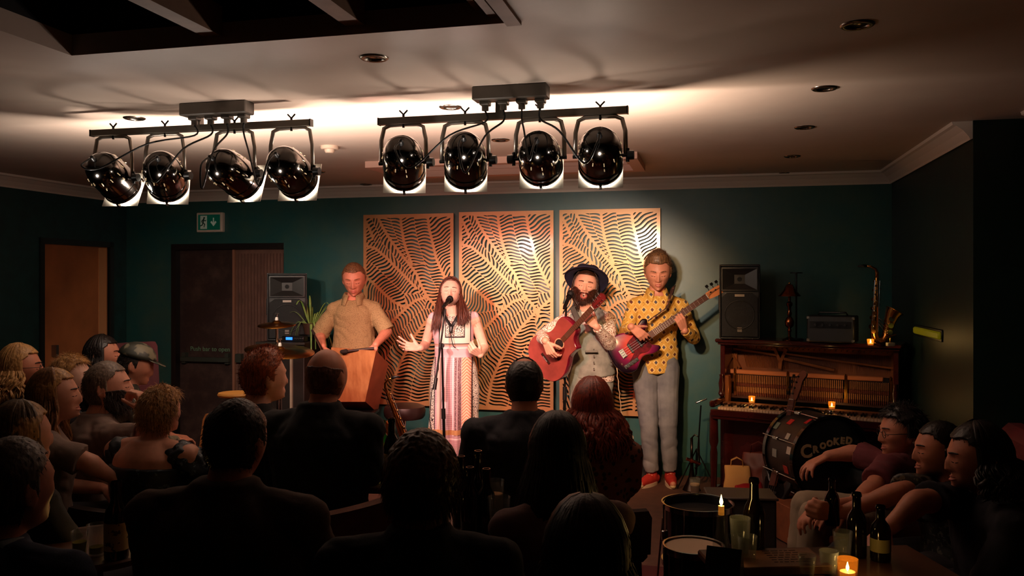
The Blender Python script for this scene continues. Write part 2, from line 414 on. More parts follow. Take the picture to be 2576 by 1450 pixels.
# ================================================================ leaf pattern panels
PX = .00346
RIBS = [[(40, 8), (53, 34), (73, 66), (100, 102), (128, 136), (143, 156), (155, 186), (171, 215), (189, 234), (205, 262)],
        [(101, 8), (102, 28), (109, 69), (116, 93), (130, 129)],
        [(173, 8), (177, 41), (186, 77), (195, 116), (209, 148), (227, 184)],
        [(8, 82), (33, 89), (64, 114), (85, 136), (118, 168), (143, 193)],
        [(8, 164), (28, 181), (60, 211), (82, 229), (112, 243)],
        [(230, 222), (193, 254), (160, 289), (132, 325), (104, 379), (85, 423), (72, 490)],
        [(171, 216), (140, 225), (120, 241), (96, 263), (74, 285), (52, 312), (30, 350), (14, 392)],
        [(232, 318), (205, 355), (188, 400), (180, 445), (178, 490)],
        [(8, 20), (20, 45), (26, 60)]]
# vein direction (degrees, image sense) right/left of each rib when walking down it
ANG = [(-4, 118), (-2, 4), (-38, 14), (100, -32), (-28, 108), (22, 52), (62, 55), (-8, 12), (-44, -30)]
ANG2 = {(0, 0): 6, (0, 1): 104, (2, 1): 2, (3, 1): -27, (5, 0): -12, (5, 1): 40}   # second value reached further down the rib
NXG, NYG = 320, 664
gx = np.linspace(0, 240, NXG); gy = np.linspace(0, 498, NYG); GX, GY = np.meshgrid(gx, gy)
best = np.full(GX.shape, 1e9); second = np.full(GX.shape, 1e9); ang = np.zeros(GX.shape); reg = np.zeros(GX.shape, int); alongs = np.zeros(GX.shape)
for ri, rib in enumerate(RIBS):
    dmin = np.full(GX.shape, 1e9); side = np.zeros(GX.shape); along = np.zeros(GX.shape); L = 0
    tot = sum(math.dist(rib[i], rib[i + 1]) for i in range(len(rib) - 1))
    for i in range(len(rib) - 1):
        (x0, y0), (x1, y1) = rib[i], rib[i + 1]; l = math.dist(rib[i], rib[i + 1])
        t = np.clip(((GX - x0) * (x1 - x0) + (GY - y0) * (y1 - y0)) / l ** 2, 0, 1)
        d = np.hypot(GX - x0 - t * (x1 - x0), GY - y0 - t * (y1 - y0)); cr = (GX - x0) * (y1 - y0) - (GY - y0) * (x1 - x0)
        k = d < dmin; dmin = np.where(k, d, dmin); side = np.where(k, cr, side); along = np.where(k, (L + t * l) / tot, along); L += l
    a = np.zeros(GX.shape)
    for sd in (0, 1):
        a0 = ANG[ri][sd]; a1 = ANG2.get((ri, sd), a0); sel = (side > 0) if sd == 0 else (side <= 0)
        a = np.where(sel, (a0 + a1) / 2, a)
    k = dmin < best
    second = np.where(k, np.minimum(best, 1e9), np.minimum(second, dmin)); ang = np.where(k, a, ang)
    reg = np.where(k, ri * 2 + (side > 0), reg); alongs = np.where(k, along, alongs); best = np.where(k, dmin, best)
ar = np.radians(ang); wob = 5.5 * np.sin(GX / 21 + reg * 1.3) * np.cos(GY / 27 + reg) + 3.0 * np.sin((GX * np.cos(ar) + GY * np.sin(ar)) / 9 + reg * 2)
q = -GX * np.sin(ar) + GY * np.cos(ar) + wob
ph = np.cos(2 * np.pi * q / 8.6 + reg * 1.1)
edge = np.minimum.reduce([best - 3.1, (second - best) * .9 - .6, GX - 8, 232 - GX, GY - 9, 488 - GY])
thr = .0 + .55 * np.exp(-np.clip(edge, 0, 99) / 2.0) + .16 * np.sin(GX / 7 + 3 * np.cos(GY / 11 + reg))
fld = np.minimum((ph - thr) * 2.2, edge * .8)          # > 0 where the slit is cut
def marching(f, xs, ys, z):
    """front skin of the region f < 0"""
    ny, nx = f.shape; vid = {}; vs = []; fs = []
    def corner(i, j):
        k = ('c', i, j)
        if k not in vid: vid[k] = len(vs); vs.append((xs[i], ys[j]))
        return vid[k]
    def ed(i0, j0, i1, j1):
        k = ('e', min(i0, i1), min(j0, j1), i0 != i1)
        if k not in vid:
            a, b = f[j0, i0], f[j1, i1]; t = a / (a - b); vid[k] = len(vs); vs.append((xs[i0] + (xs[i1] - xs[i0]) * t, ys[j0] + (ys[j1] - ys[j0]) * t))
        return vid[k]
    ins = f < 0
    for j in range(ny - 1):
        for i in range(nx - 1):
            cs = ((i, j), (i + 1, j), (i + 1, j + 1), (i, j + 1)); poly = []
            if not any(ins[b, a] for a, b in cs): continue
            for k in range(4):
                a, b = cs[k], cs[(k + 1) % 4]; ia, ib = ins[a[1], a[0]], ins[b[1], b[0]]
                if ia: poly.append(corner(*a))
                if ia != ib: poly.append(ed(*a, *b))
            if len(poly) >= 3: fs.append(tuple(poly))
    return vs, fs
vs, fs = marching(fld, gx, gy, 0)
W_, H_ = 240, 498
mp = Mat('copper_panel'); nn = mp.noise(2.5, 4); mp.color(mp.mix(mp.step(nn, .35, .65), (206, 152, 100), (192, 134, 84)))
mp.b.inputs['Metallic'].default_value = .35; mp.b.inputs['Roughness'].default_value = .36; mp.b.inputs['Specular IOR Level'].default_value = .6; mp.b.inputs['Coat Weight'].default_value = .55; mp.b.inputs['Coat Roughness'].default_value = .13
pm = bpy.data.meshes.new('leaf_panel'); pm.from_pydata([((x - W_ / 2) * PX, 0, (H_ - y) * PX) for x, y in vs], [], fs); pm.materials.append(mp.m)
PANL = [('copper-coloured cut-out palm leaf wall panel, the one behind the man with the tilted wooden box', 920, 1145, 540, 1018),
        ('middle one of three copper-coloured cut-out palm leaf panels, behind the singing woman', 1159, 1395, 533, 1031),
        ('copper-coloured cut-out palm leaf panel with the glaring lamp reflections, behind the man in the hat', 1410, 1662, 528, 1043)]
for i, (lab, x0, x1, y0, y1) in enumerate(PANL):
    ua, ub = u_at(x0), u_at(x1); o = bpy.data.objects.new('leaf_panel', pm); C.objects.link(o)
    D = 7.26 / (1 + .2415 * ((x0 + x1) / 2 - CX) / F)
    z1 = CAMH - ((y0 + (527 if i == 2 else y0)) / 2 - CY) / F * D; z0 = CAMH - (y1 - CY) / F * D
    o.location = room((ua + ub) / 2, .04, z0); o.rotation_euler.z = -TH; o.scale = ((ub - ua) / (W_ * PX), 1, (z1 - z0) / (H_ * PX))
    so = o.modifiers.new('s', 'SOLIDIFY'); so.thickness = .012; so.offset = -1
    tag(o, lab, 'wall panel', 'cut-out leaf panels on the back wall')
    for j, (a, b) in enumerate(((-.48, .98), (.48, .98), (-.48, .02), (.48, .02))):
        b_ = M().cyl((a * W_ * PX * .985, .03, b * H_ * PX), (a * W_ * PX * .985, -.004, b * H_ * PX), .006, seg=10).build('wall_fixing', STEEL, o)
# ================================================================ exit sign
es = thing('exit_sign', 'green and white emergency exit sign with running figure and down arrow, above the double doors', 'sign', room(u_at(534), 0, at(534, 585, 7.26 / (1 + .2415 * (534 - CX) / F)).z), -TH)
m = M(); w_, h_ = .275, .185
m.box((0, -.025, h_ / 2), (w_, .05, h_), bev=.006); m.build('sign_housing', P('sign_white', (226, 206, 190), .4), es)
m = M(); m.box((0, -.052, h_ / 2), (w_ * .84, .006, h_ * .78)); m.build('sign_face', P('sign_green', (10, 108, 84), .4, emit=(10, 100, 78), estr=.06), es)
m = M(); m.box((-.055, -.056, h_ / 2), (.07, .003, .125)); m.build('sign_doorway', P('sign_pale', (190, 200, 180), .4, emit=(190, 200, 180), estr=.05), es)
m = M(); g = -.0585
def stk(m, pts, r):
    for a, b in zip(pts, pts[1:]): m.cap((a[0] - .055, g, a[1] + h_ / 2), r, (b[0] - .055, g, b[1] + h_ / 2), r, 8, fx=.3, up=(0, 1, 0))
m.ell((-.048, g, h_ / 2 + .042), (.009, .002, .009)); stk(m, [(.002, .03), (-.006, -.002)], .008); stk(m, [(-.006, -.004), (.012, -.018), (.006, -.042)], .005)
stk(m, [(-.006, -.004), (-.014, -.026), (-.03, -.032)], .005); stk(m, [(.002, .026), (.018, .012), (.026, .02)], .004); stk(m, [(.002, .026), (-.016, .018), (-.022, .002)], .004)
m.build('sign_running_figure', P('sign_dark_green', (8, 60, 48), .5), es)
m = M(); m.box((.05, -.057, h_ / 2 + .012), (.011, .003, .06)); m.prism([(.05 - .032, h_ / 2), (.05 - .02, h_ / 2 + .012), (.05, h_ / 2 - .012), (.05 + .02, h_ / 2 + .012), (.05 + .032, h_ / 2), (.05, h_ / 2 - .038)], -.0585, -.0555, axis='y')
m.build('sign_arrow', P('sign_pale2', (200, 214, 196), .4, emit=(200, 210, 190), estr=.06), es)
# ================================================================ things on the ceiling
DLM = P('downlight_steel', (150, 140, 128), .25, 1.0)
def downlight(px, py, label):
    u, v = ceil_uv(px, py); t = thing('ceiling_downlight', label, 'ceiling light', room(u, v, CEIL), 0, 'unlit round downlights in the ceiling')
    M().lathe([(.034, .0), (.036, -.006), (.05, -.007), (.056, -.003), (.057, .0)], seg=24, close=False).build('bezel', DLM, t, True)
    M().lathe([(.001, -.0012), (.034, -.001), (.036, .0)], seg=24, close=False).build('lens', P('dark_lens', (12, 10, 9), .15), t, True)
for px, py, lab in [(941, 145, 'unlit round downlight alone in the ceiling between the dark rooflight and the right lamp bar'),
                    (2157, 62, 'unlit round downlight nearest the camera at the far right of the ceiling'),
                    (2074, 222, 'unlit round downlight second from the camera in the right-hand row'),
                    (2024, 320, 'unlit round downlight third from the camera in the right-hand row'),
                    (1993, 393, 'unlit round downlight fourth from the camera in the right-hand row'),
                    (1972, 436, 'unlit round downlight at the far end of the right-hand row near the cornice'),
                    (338, 297, 'unlit round downlight above the left end of the left lamp bar'),
                    (1133, 269, 'unlit round downlight just left of the right grey junction box'),
                    (1259, 352, 'unlit round downlight seen behind the two middle cans of the right bar'),
                    (921, 464, 'unlit round downlight by the cornice above the left leaf panel'),
                    (1412, 454, 'unlit round downlight by the cornice above the right leaf panel'),
                    (800, 432, 'unlit round downlight by the cornice right of the left lamp bar')]:
    downlight(px, py, lab)
u, v = ceil_uv(829, 368); sd = thing('smoke_detector', 'small round white smoke detector right of the left lamp bar', 'smoke detector', room(u, v, CEIL))
SDM = P('detector_white', (216, 190, 168), .4)
M().lathe([(.001, -.022), (.05, -.022), (.056, -.016), (.056, 0), (.001, 0)], seg=28).build('base', SDM, sd, 'auto')
M().lathe([(.001, -.045), (.024, -.044), (.03, -.036), (.032, -.022)], seg=24).build('sensor_head', SDM, sd, 'auto')
# ================================================================ lamp bars
GREYM = P('grey_box_paint', (92, 84, 76), .45, var=.15); BARM = P('bar_paint', (104, 96, 86), .4, .3)
SILV = P('silver_bracket', (190, 180, 168), .35, .9)
GELM = P('lit_gel', (255, 250, 240), .5, emit=(255, 246, 230), estr=7.0)
FRM = P('gel_frame', (215, 205, 190), .4, .5)
def can(bar_label, sidename, idx, D, px, aim, col, power, angle, spill, label, knob, jack):
    zc = {'left': 2.13, 'right': 2.155}[sidename]
    base = at(px, 0, D); base.z = zc; aim = Vector(aim); d = (aim - base).normalized()
    t = thing('stage_lamp', label, 'stage lamp', base, 0, 'black chrome stage lamps on the two bars')
    mt = fit((0, 0, 0), d, (0, 0, 1)); r = .095
    rot = mt @ Matrix.Rotation(R(90), 4, 'Y')      # local z of the lathe runs backwards from the beam
    rot = mt @ Matrix.Rotation(R(-90), 4, 'Y')
    prof = [(.001, .165), (.03, .162), (.055, .148), (.077, .122), (.09, .085), (.095, .04), (.0955, .0), (.0955, -.035), (.099, -.037), (.099, -.045), (.0955, -.047), (.0955, -.075), (.1, -.078), (.1, -.09), (.094, -.09), (.092, -.02), (.085, .06), (.001, .07)]
    M().lathe(prof, seg=40, mtx=rot, close=False).build('can_body', DKCHROME, t, 'auto', angle=25)
    # vents of the rear shell
    SLOT = bpy.data.materials.get('slot_glow') or P('slot_glow', (255, 235, 200), .3, .8, emit=(255, 214, 160), estr=.35)
    for k in range(12):
        a = 2 * math.pi * k / 12 + .2
        for rr, zz, L in (((.0905, .085, .016),) if k % 2 else ((.0905, .085, .016), (.0965, .045, .007))):
            c = Vector((math.cos(a) * rr, math.sin(a) * rr, zz)); c2 = Vector((math.cos(a) * (rr + .004), math.sin(a) * (rr + .004), zz - L))
            M().cap(rot @ c, .0022, rot @ c2, .0022, 6).build('cooling_slot', SLOT, t, True)
    M().lathe([(.001, -.03), (.086, -.03), (.09, -.024)], seg=32, mtx=rot, close=False).build('lens', P('lamp_lens', (255, 255, 255), .3, emit=(255, 244, 225), estr=14), t, True)
    # square gel frame standing off the rim on clips
    mf_ = M(); s_ = .1; x0, x1 = .106, .109
    ringp = []
    for k in range(32):
        a = 2 * math.pi * k / 32; ringp.append((math.cos(a) * .09, math.sin(a) * .09))
    vs = []; fs = []
    for X_ in (x0, x1):
        for y, z in ringp: vs.append((X_, y, z))
        for y, z in ringp:
            q_ = s_ / max(abs(y), abs(z)) ; vs.append((X_, y * q_, z * q_))
    for k in range(32):
        k2 = (k + 1) % 32; fs += [(k, k2, 32 + k2, 32 + k), (64 + k, 64 + k2, 96 + k2, 96 + k), (k, k2, 64 + k2, 64 + k), (32 + k, 32 + k2, 96 + k2, 96 + k)]
    mf_.add(vs, fs, mt); mf_.build('gel_frame', FRM, t)
    M().lathe([(.001, -.1075), (.0905, -.1075)], seg=32, mtx=rot, close=False).build('colour_gel', GELM, t)
    mk = M()
    for a in (-90, 30, 150):
        y, z = math.cos(R(a)) * .1, math.sin(R(a)) * .1
        M().box((.1, y, z), (.028, .012, .012), mt).build('frame_clip', DKCHROME, t)
    # yoke up to the bar
    bz = barz(sidename, px) - base.z; side = (room(1, 0) - room(0, 0)); w_ = .112; ins = Vector((0, 0, 0))
    pts = []
    for sx, zz in ((-w_, -.005), (-w_ * .98, bz * .55), (-w_ * .86, bz - .035), (-w_ * .6, bz - .022), (0, bz - .02), (w_ * .6, bz - .022), (w_ * .86, bz - .035), (w_ * .98, bz * .55), (w_, -.005)):
        pts.append(side * sx + Vector((0, 0, zz)))
    M().tube(pts, .0035, 6, flat=3.2).build('yoke', SILV, t, True)
    mk = M()
    for sx in (-1, 1): M().cyl(side * (sx * .092), side * (sx * .122), .008, seg=10).build('pivot_stud', BLACK, t, 'auto')
    kn = knob
    mk.cyl(side * (kn * .12), side * (kn * .148), .022, .02, 12); mk.cyl(side * (kn * .12) + Vector((0, 0, -.03)), side * (kn * .12) + Vector((0, 0, .03)), .008, seg=8)
    mk.build('tilt_knob', BLACK, t, 'auto')
    M().cyl((0, 0, bz - .035), (0, 0, bz + .03), .006, seg=8).cyl(Vector((0, 0, bz + .046)) - side * .02, Vector((0, 0, bz + .026)), .004, seg=6).cyl(Vector((0, 0, bz + .046)) + side * .02, Vector((0, 0, bz + .026)), .004, seg=6).build('wing_bolt', BLACKM, t)
    M().cap(rot @ Vector((0, 0, .155)), .014, rot @ Vector((0, 0, .185)), .01, 10).build('cable_gland', BLACK, t, True)
    # the lamp itself
    L = bpy.data.lights.new('stage_beam', 'SPOT'); L.energy = power; L.color = col; L.spot_size = R(angle); L.spot_blend = .75; L.shadow_soft_size = .05
    lo = bpy.data.objects.new('stage_beam', L); C.objects.link(lo); lo.parent = t; lo.location = mt @ Vector((.125, 0, 0))
    lo.rotation_euler = d.to_track_quat('-Z', 'Y').to_euler()
    S = bpy.data.lights.new('lamp_spill', 'SPOT'); S.energy = spill * 9; S.color = tuple(.72 * a_ + .28 * b_ for a_, b_ in zip((1, .86, .74), col)); S.shadow_soft_size = .03; S.spot_size = R(172); S.spot_blend = .5
    so = bpy.data.objects.new('lamp_spill', S); C.objects.link(so); so.parent = t; so.location = mt @ Vector((.115, 0, 0)) + Vector((0, 0, -.09)); so.rotation_euler = (R(180), 0, 0)
    V_ = bpy.data.lights.new('vent_light', 'SPOT'); V_.energy = spill * .42; V_.color = (1, .86, .74); V_.shadow_soft_size = .01; V_.spot_size = R(172); V_.spot_blend = .5
    vo = bpy.data.objects.new('vent_light', V_); C.objects.link(vo); vo.parent = t; vo.location = rot @ Vector((0, 0, .20)) + Vector((0, 0, -.13)); vo.rotation_euler = (R(180), 0, 0)
    return base + (rot @ Vector((0, 0, .185)))
BARS = {'left': ((232, 336), (782, 309), (470, 655), 4.42), 'right': ((955, 305), (1578, 279), (1198, 1388), 4.05)}
KD = 3.77
def barD(px): return KD / (1 + .2415 * (px - CX) / F)
def barz(side, px):
    (xa, ya), (xb, yb), _, _ = BARS[side]; y = ya + (yb - ya) * (px - xa) / (xb - xa); return CAMH + (CY - y) / F * barD(px)
for side, lab in (('left', 'left'), ('right', 'right')):
    (xa, ya), (xb, yb), (bxa, bxb), _ = BARS[side]
    A = at(xa, 0, barD(xa)); A.z = barz(side, xa); B = at(xb, 0, barD(xb)); B.z = barz(side, xb); zb = (A.z + B.z) / 2; A.z = B.z = zb
    barz_ = zb
    BARS_Z = zb
    t = thing('lamp_bar', 'grey square metal bar carrying four stage lamps at the %s of the ceiling' % lab, 'lighting bar', (A + B) / 2, -TH, 'metal lamp bars')
    L = (B - A).length
    M().box((0, 0, 0), (L, .03, .032), bev=.002).build('bar_tube', BARM, t)
    [M().box((q_ * (L / 2 + .002), 0, 0), (.006, .032, .034)).build('end_cap', BLACK, t) for q_ in (-1, 1)]
    hx = {'left': 500, 'right': 1258}[side]; hp = at(hx, 0, barD(hx)); off = (hp - (A + B) / 2).dot(uin)
    M().box((off, 0, (CEIL - zb) / 2), (.035, .035, CEIL - zb)).box((off, 0, CEIL - zb - .004), (.09, .09, .008)).build('ceiling_bracket', BARM, t)
    # junction box with four sockets
    ca = at((bxa + bxb) / 2, 0, barD((bxa + bxb) / 2)); ca.z = CEIL; bl = (bxb - bxa) / F * barD(bxa) * .98
    ca += nin * .06
    jb = thing('junction_box', 'long grey ceiling junction box with four cable sockets above the %s lamp bar' % lab, 'junction box', ca, -TH, 'grey ceiling junction boxes')
    M().box((0, 0, -.03), (bl, .085, .06), bev=.004).build('box_body', GREYM, jb)
    socks = []
    for k in range(4):
        x = (-.36 + k * .25) * bl
        M().box((x, .012, -.068), (.045, .05, .02), bev=.004).cyl((x, .012, -.07), (x, .012, -.1), .016, seg=12).build('cable_socket', GREYM if k else GREYM, jb)
        socks.append(ca + uin * x - nin * .012 + Vector((0, 0, -.1)))
    ends = []
    sh = {'left': ['leftmost on the left bar above the brown door', 'second from the left on the left bar', 'third on the left bar, turned right with bright frame showing', 'rightmost on the left bar, nearest the smoke detector'],
          'right': ['leftmost on the right bar, above the left leaf panel', 'second from the left on the right bar', 'third on the right bar, its knob on the left side', 'rightmost on the right bar']}[side]
    for k, (px, aim, col, pw, an, sp) in enumerate(LAMPS[side]):
        ends.append(can(lab, side, k, barD(px), px, aim, col, pw, an, sp, 'black chrome stage lamp, ' + sh[k], -1 if (side == 'right' and k == 2) else 1, None))
    sag = {'left': [(.06, 0), (.10, .5), (.12, .3), (.12, .2)], 'right': [(.1, 0), (.12, 0), (.08, 0), (.1, 0)]}[side]
    for k in range(4):
        s0, e0 = socks[k], ends[k]; mid = (s0 + e0) / 2; back = nin * .09
        p = [s0, s0 + Vector((0, 0, -.05)), mid * .75 + s0 * .25 + back * .7 + Vector((0, 0, -sag[k][0] * .7)), mid * .4 + e0 * .6 + back + Vector((0, 0, -sag[k][0] * 1.6)), e0 + nin * .07 + Vector((0, 0, -.05)), e0 + (e0 - s0).normalized() * .0]
        q = []
        for i in range(len(p) - 1):
            for j in range(6):
                t_ = j / 6; P0, P1, P2, P3 = p[max(i - 1, 0)], p[i], p[i + 1], p[min(i + 2, len(p) - 1)]
                q.append(.5 * ((2 * P1) + (P2 - P0) * t_ + (2 * P0 - 5 * P1 + 4 * P2 - P3) * t_ ** 2 + (3 * P1 - P0 - 3 * P2 + P3) * t_ ** 3))
        q.append(p[-1])
        M().tube(q, .0045, 6).build('socket_cable', CABLE, jb, True, world=True)
# glow on the right wall
# ================================================================ people
def gau(x, s): return np.exp(-(x / s) ** 2)
def sst(x, a, b): t = np.clip((x - a) / (b - a), 0, 1); return t * t * (3 - 2 * t)
NU, NV = 168, 128
def head_grid(mouth=0.0, fem=0.0, jaw=1.0, nose=1.0, puff=0.0):
    """head surface in head space: x to the head's left on the picture axis, y to the face, z up; eyes at z = 0"""
    lon = np.linspace(0, 2 * np.pi, NU, endpoint=False); lat = np.linspace(0.012, np.pi - .012, NV)
    LO, LA = np.meshgrid(lon, lat); nx = np.sin(LO) * np.sin(LA); ny = np.cos(LO) * np.sin(LA); nzv = np.cos(LA)
    x, y, z = nx * .079, ny * .098, nzv * .115
    t = np.clip(-nzv, 0, 1); fr = np.clip(ny, 0, 1)
    x = x * (1 - (.09 + .12 * fem) * t ** 1.4 * jaw) ; x = x * (1 + .05 * gau(nzv - .45, .4))
    y = y + .050 * gau(nx, .5) * sst(t, .3, .95) * sst(ny, -.1, .5)
    y = np.where(ny > 0, y * (1 - .05 * sst(np.abs(nzv), 0, .8)), y * (1 - .12 * sst(t, .1, .9)))
    y = np.where(ny < 0, y * 1.03, y); z = z + .006 * sst(ny, .2, .8) * sst(t, .5, .9)
    f = sst(ny, .15, .55); g = lambda cx, cz, sx, sz: gau(x - cx, sx) * gau(z - cz, sz)
    two = lambda cx, cz, sx, sz: g(cx, cz, sx, sz) + g(-cx, cz, sx, sz)
    ramp = np.clip((.014 - z) / .052, 0, 1); ramp = np.where(z < -.038, np.clip(1 - (-.038 - z) / .0085, 0, 1) ** .7, ramp)
    dy = (.003 * (z < .02) * (z > -.05) * gau(x, .008) + (.023 * nose) * ramp * gau(x, .0075 + .005 * ramp)) 
    dy = dy + .007 * two(.0125, -.039, .0058, .006)
    dy = dy - .011 * two(.032, .003, .017, .012) + .0085 * two(.032, -.001, .0135, .0075) - .004 * two(.032, -.0095, .016, .0025)
    dy = dy + (.0065 - .003 * fem) * two(.028, .022, .021, .0065) - .003 * g(0, .016, .009, .008)
    dy = dy + .0035 * two(.045, -.022, .018, .018) - .003 * two(.05, -.058, .015, .02) * (1 - puff) - .004 * two(.024, -.052, .005, .016)
    dy = dy + (.008 + .003 * (1 - fem)) * g(0, -.101 - .018 * mouth, .02, .012) - .004 * g(0, -.086 - .01 * mouth, .02, .006)
    if mouth <= 0:
        dy = dy + .0055 * g(0, -.0605, .019, .0045) + .0065 * g(0, -.0715, .0165, .0048) - .0055 * g(0, -.0662, .021, .0018)
    else:
        mz = -.070 - .006 * mouth; mh = .0075 + .011 * mouth; rr = np.sqrt((x / (.019)) ** 2 + ((z - mz) / mh) ** 2)
        dy = dy + .0075 * np.exp(-((rr - 1.15) / .28) ** 2) - .030 * (1 - sst(rr, .55, 1.0))
    y = y + dy * f
    y = y - .004 * mouth * two(.04, -.06, .02, .03)
    return np.stack([x, y, z], -1), np.stack([nx, ny, nzv], -1)
_hg = {}
def hgrid(**k):
    key = tuple(sorted(k.items()))
    if key not in _hg: _hg[key] = head_grid(**k)
    return _hg[key]
def grid_faces(mask):
    nv, nu = mask.shape; fs = []
    for i in range(nv - 1):
        for j in range(nu):
            j2 = (j + 1) % nu
            if mask[i, j] and mask[i, j2] and mask[i + 1, j] and mask[i + 1, j2]: fs.append((i * nu + j, (i + 1) * nu + j, (i + 1) * nu + j2, i * nu + j2))
    return fs
def soft(mask, it=5):
    b = mask.astype(float)
    for _ in range(it):
        p_ = np.pad(b, ((1, 1), (0, 0)), 'edge'); b = (b * 2 + np.roll(b, 1, 1) + np.roll(b, -1, 1) + p_[:-2] + p_[2:]) / 6
    return np.clip((b - .45) * 2.6, 0, 1)
def patch(P_, N_, mask, off, mtx, name, mat, parent, smooth=True, nzamp=0, nzs=60, label=None, back=.003):
    """closed skin laid over the masked part of the head"""
    fs = grid_faces(mask); used = sorted({i for f in fs for i in f}); mp_ = {u: i for i, u in enumerate(used)}
    if not fs: return None
    Pf = P_.reshape(-1, 3); Nf = N_.reshape(-1, 3); of = np.broadcast_to(off, mask.shape).ravel()
    out = []; inn = []; omax = max(float(np.max(off)) * .6, 1e-5)
    for u in used:
        p = Vector(Pf[u]); n = Vector(Nf[u]); n = Vector((n.x / .6, n.y / .9, n.z)).normalized(); d = of[u]
        if nzamp: d += nzamp * nz(p, nzs) * min(1, max(d, 0) / omax)
        out.append(mtx @ (p + n * d)); inn.append(mtx @ (p - n * back))
    n0 = len(out); F1 = [tuple(mp_[i] for i in f) for f in fs]
    cnt = {}
    for f in F1:
        for a, b in zip(f, f[1:] + f[:1]): cnt[(a, b)] = 1
    F2 = [tuple(i + n0 for i in reversed(f)) for f in F1]
    F3 = [(b, a, a + n0, b + n0) for (a, b) in cnt if (b, a) not in cnt]
    return M().add(out + inn, F1 + F2 + F3).build(name, mat, parent, smooth, world=True, recalc=False, label=label)
def yawv(a): return Vector((-math.sin(a), math.cos(a), 0)), Vector((math.cos(a), math.sin(a), 0))
def head_matrix(c, yaw, pitch=0, roll=0, scale=1.0):
    """yaw 0 looks away from the camera (+Y); positive turns to the left of the picture"""
    return Matrix.Translation(c) @ Matrix.Rotation(yaw, 4, 'Z') @ Matrix.Rotation(pitch, 4, 'X') @ Matrix.Rotation(roll, 4, 'Y') @ Matrix.Scale(scale, 4)
def add_head(m, G, mtx, ears=True):
    P_, N_ = G; nv, nu = P_.shape[:2]; fs = grid_faces(np.ones((nv, nu), bool))
    fs.append(tuple(range(nu))); fs.append(tuple((nv - 1) * nu + k for k in range(nu))[::-1])
    m.add([mtx @ Vector(p) for p in P_.reshape(-1, 3)], fs)
    if ears:
        r3 = mtx.to_3x3()
        for sx in (-1, 1):
            rot = r3 @ Matrix.Rotation(sx * R(-28), 3, 'Z') @ Matrix.Rotation(R(10), 3, 'X')
            m.ell(mtx @ Vector((sx * .077, -.012, -.008)), (.0075, .017, .031), rot, 14, 10)
            pts = [mtx @ Vector((sx * (.080 + .006 * math.cos(a)), -.014 - .015 * math.cos(a) * .9 - .002, -.008 + .029 * math.sin(a))) for a in [R(d) for d in range(-70, 251, 32)]]
            m.tube(pts, .0045 * mtx.to_scale().x, 6)
            m.ell(mtx @ Vector((sx * .077, -.004, -.034)), (.006, .007, .009), rot, 10, 8)
def ik(a, b, l1, l2, hint):
    a, b = Vector(a), Vector(b); d = b - a; L = min(d.length, (l1 + l2) * .999); dn = d.normalized()
    ca = (l1 * l1 + L * L - l2 * l2) / (2 * l1 * L); ca = max(-1, min(1, ca)); h = Vector(hint); h = h - dn * h.dot(dn)
    h = h.normalized() if h.length > 1e-5 else Vector((0, 0, -1)); return a + dn * (l1 * ca) + h * (l1 * math.sqrt(1 - ca * ca)), a + dn * L
def hand(m, W, Fd, Nd, right=True, curl=(.3, .35, .4, .45), thumb=.3, spread=.12, s=1.0, seg=10):
    """five-fingered hand: Fd along the palm, Nd where the palm faces"""
    W = Vector(W); Fd = Vector(Fd).normalized(); Nd = Vector(Nd); Nd = (Nd - Fd * Nd.dot(Fd)).normalized()
    T = Nd.cross(Fd) * (-1 if right else 1)
    if isinstance(curl, (int, float)): curl = (curl,) * 4
    offs = (.030, .0105, -.0095, -.028); ln = (.94, 1.04, .98, .78); adv = (.088, .092, .088, .08)
    for i in range(4):
        o = W + (Fd * adv[i] + T * offs[i]) * s
        m.cap(W + T * (offs[i] * .62 * s) + Fd * .012 * s, .0150 * s, o, .0115 * s, seg, fx=.95, up=Nd)
        a = 0; d = (Fd + T * (spread * offs[i] / .03)).normalized(); p = o
        for j, (L, r0, r1) in enumerate(((.044, .0098, .0088), (.027, .0088, .008), (.022, .008, .0068))):
            a += curl[i] * R((70, 85, 55)[j]); dd = (d * math.cos(a) + Nd * math.sin(a)).normalized(); q = p + dd * (L * ln[i] * s)
            m.cap(p, r0 * s, q, r1 * s, seg); p = q
    b = W + (Fd * .022 + T * .024 + Nd * .006) * s; d = (Fd * .62 + T * (.85 - .7 * thumb) + Nd * (.15 + .8 * thumb)).normalized()
    m.cap(W + Fd * .01 * s + T * .012 * s, .016 * s, b + d * .03 * s, .0135 * s, seg); p = b + d * .03 * s
    for j, (L, r0, r1) in enumerate(((.034, .0115, .0102), (.028, .0102, .0078))):
        d = (d + (Nd * .5 + Fd * .5 - T * .3) * (thumb * .9)).normalized(); q = p + d * L * s; m.cap(p, r0 * s, q, r1 * s, seg); p = q
    m.cap(W - Fd * .014 * s, .0235 * s, W + Fd * .03 * s, .021 * s, 12, fx=.62, up=Nd)
    return W
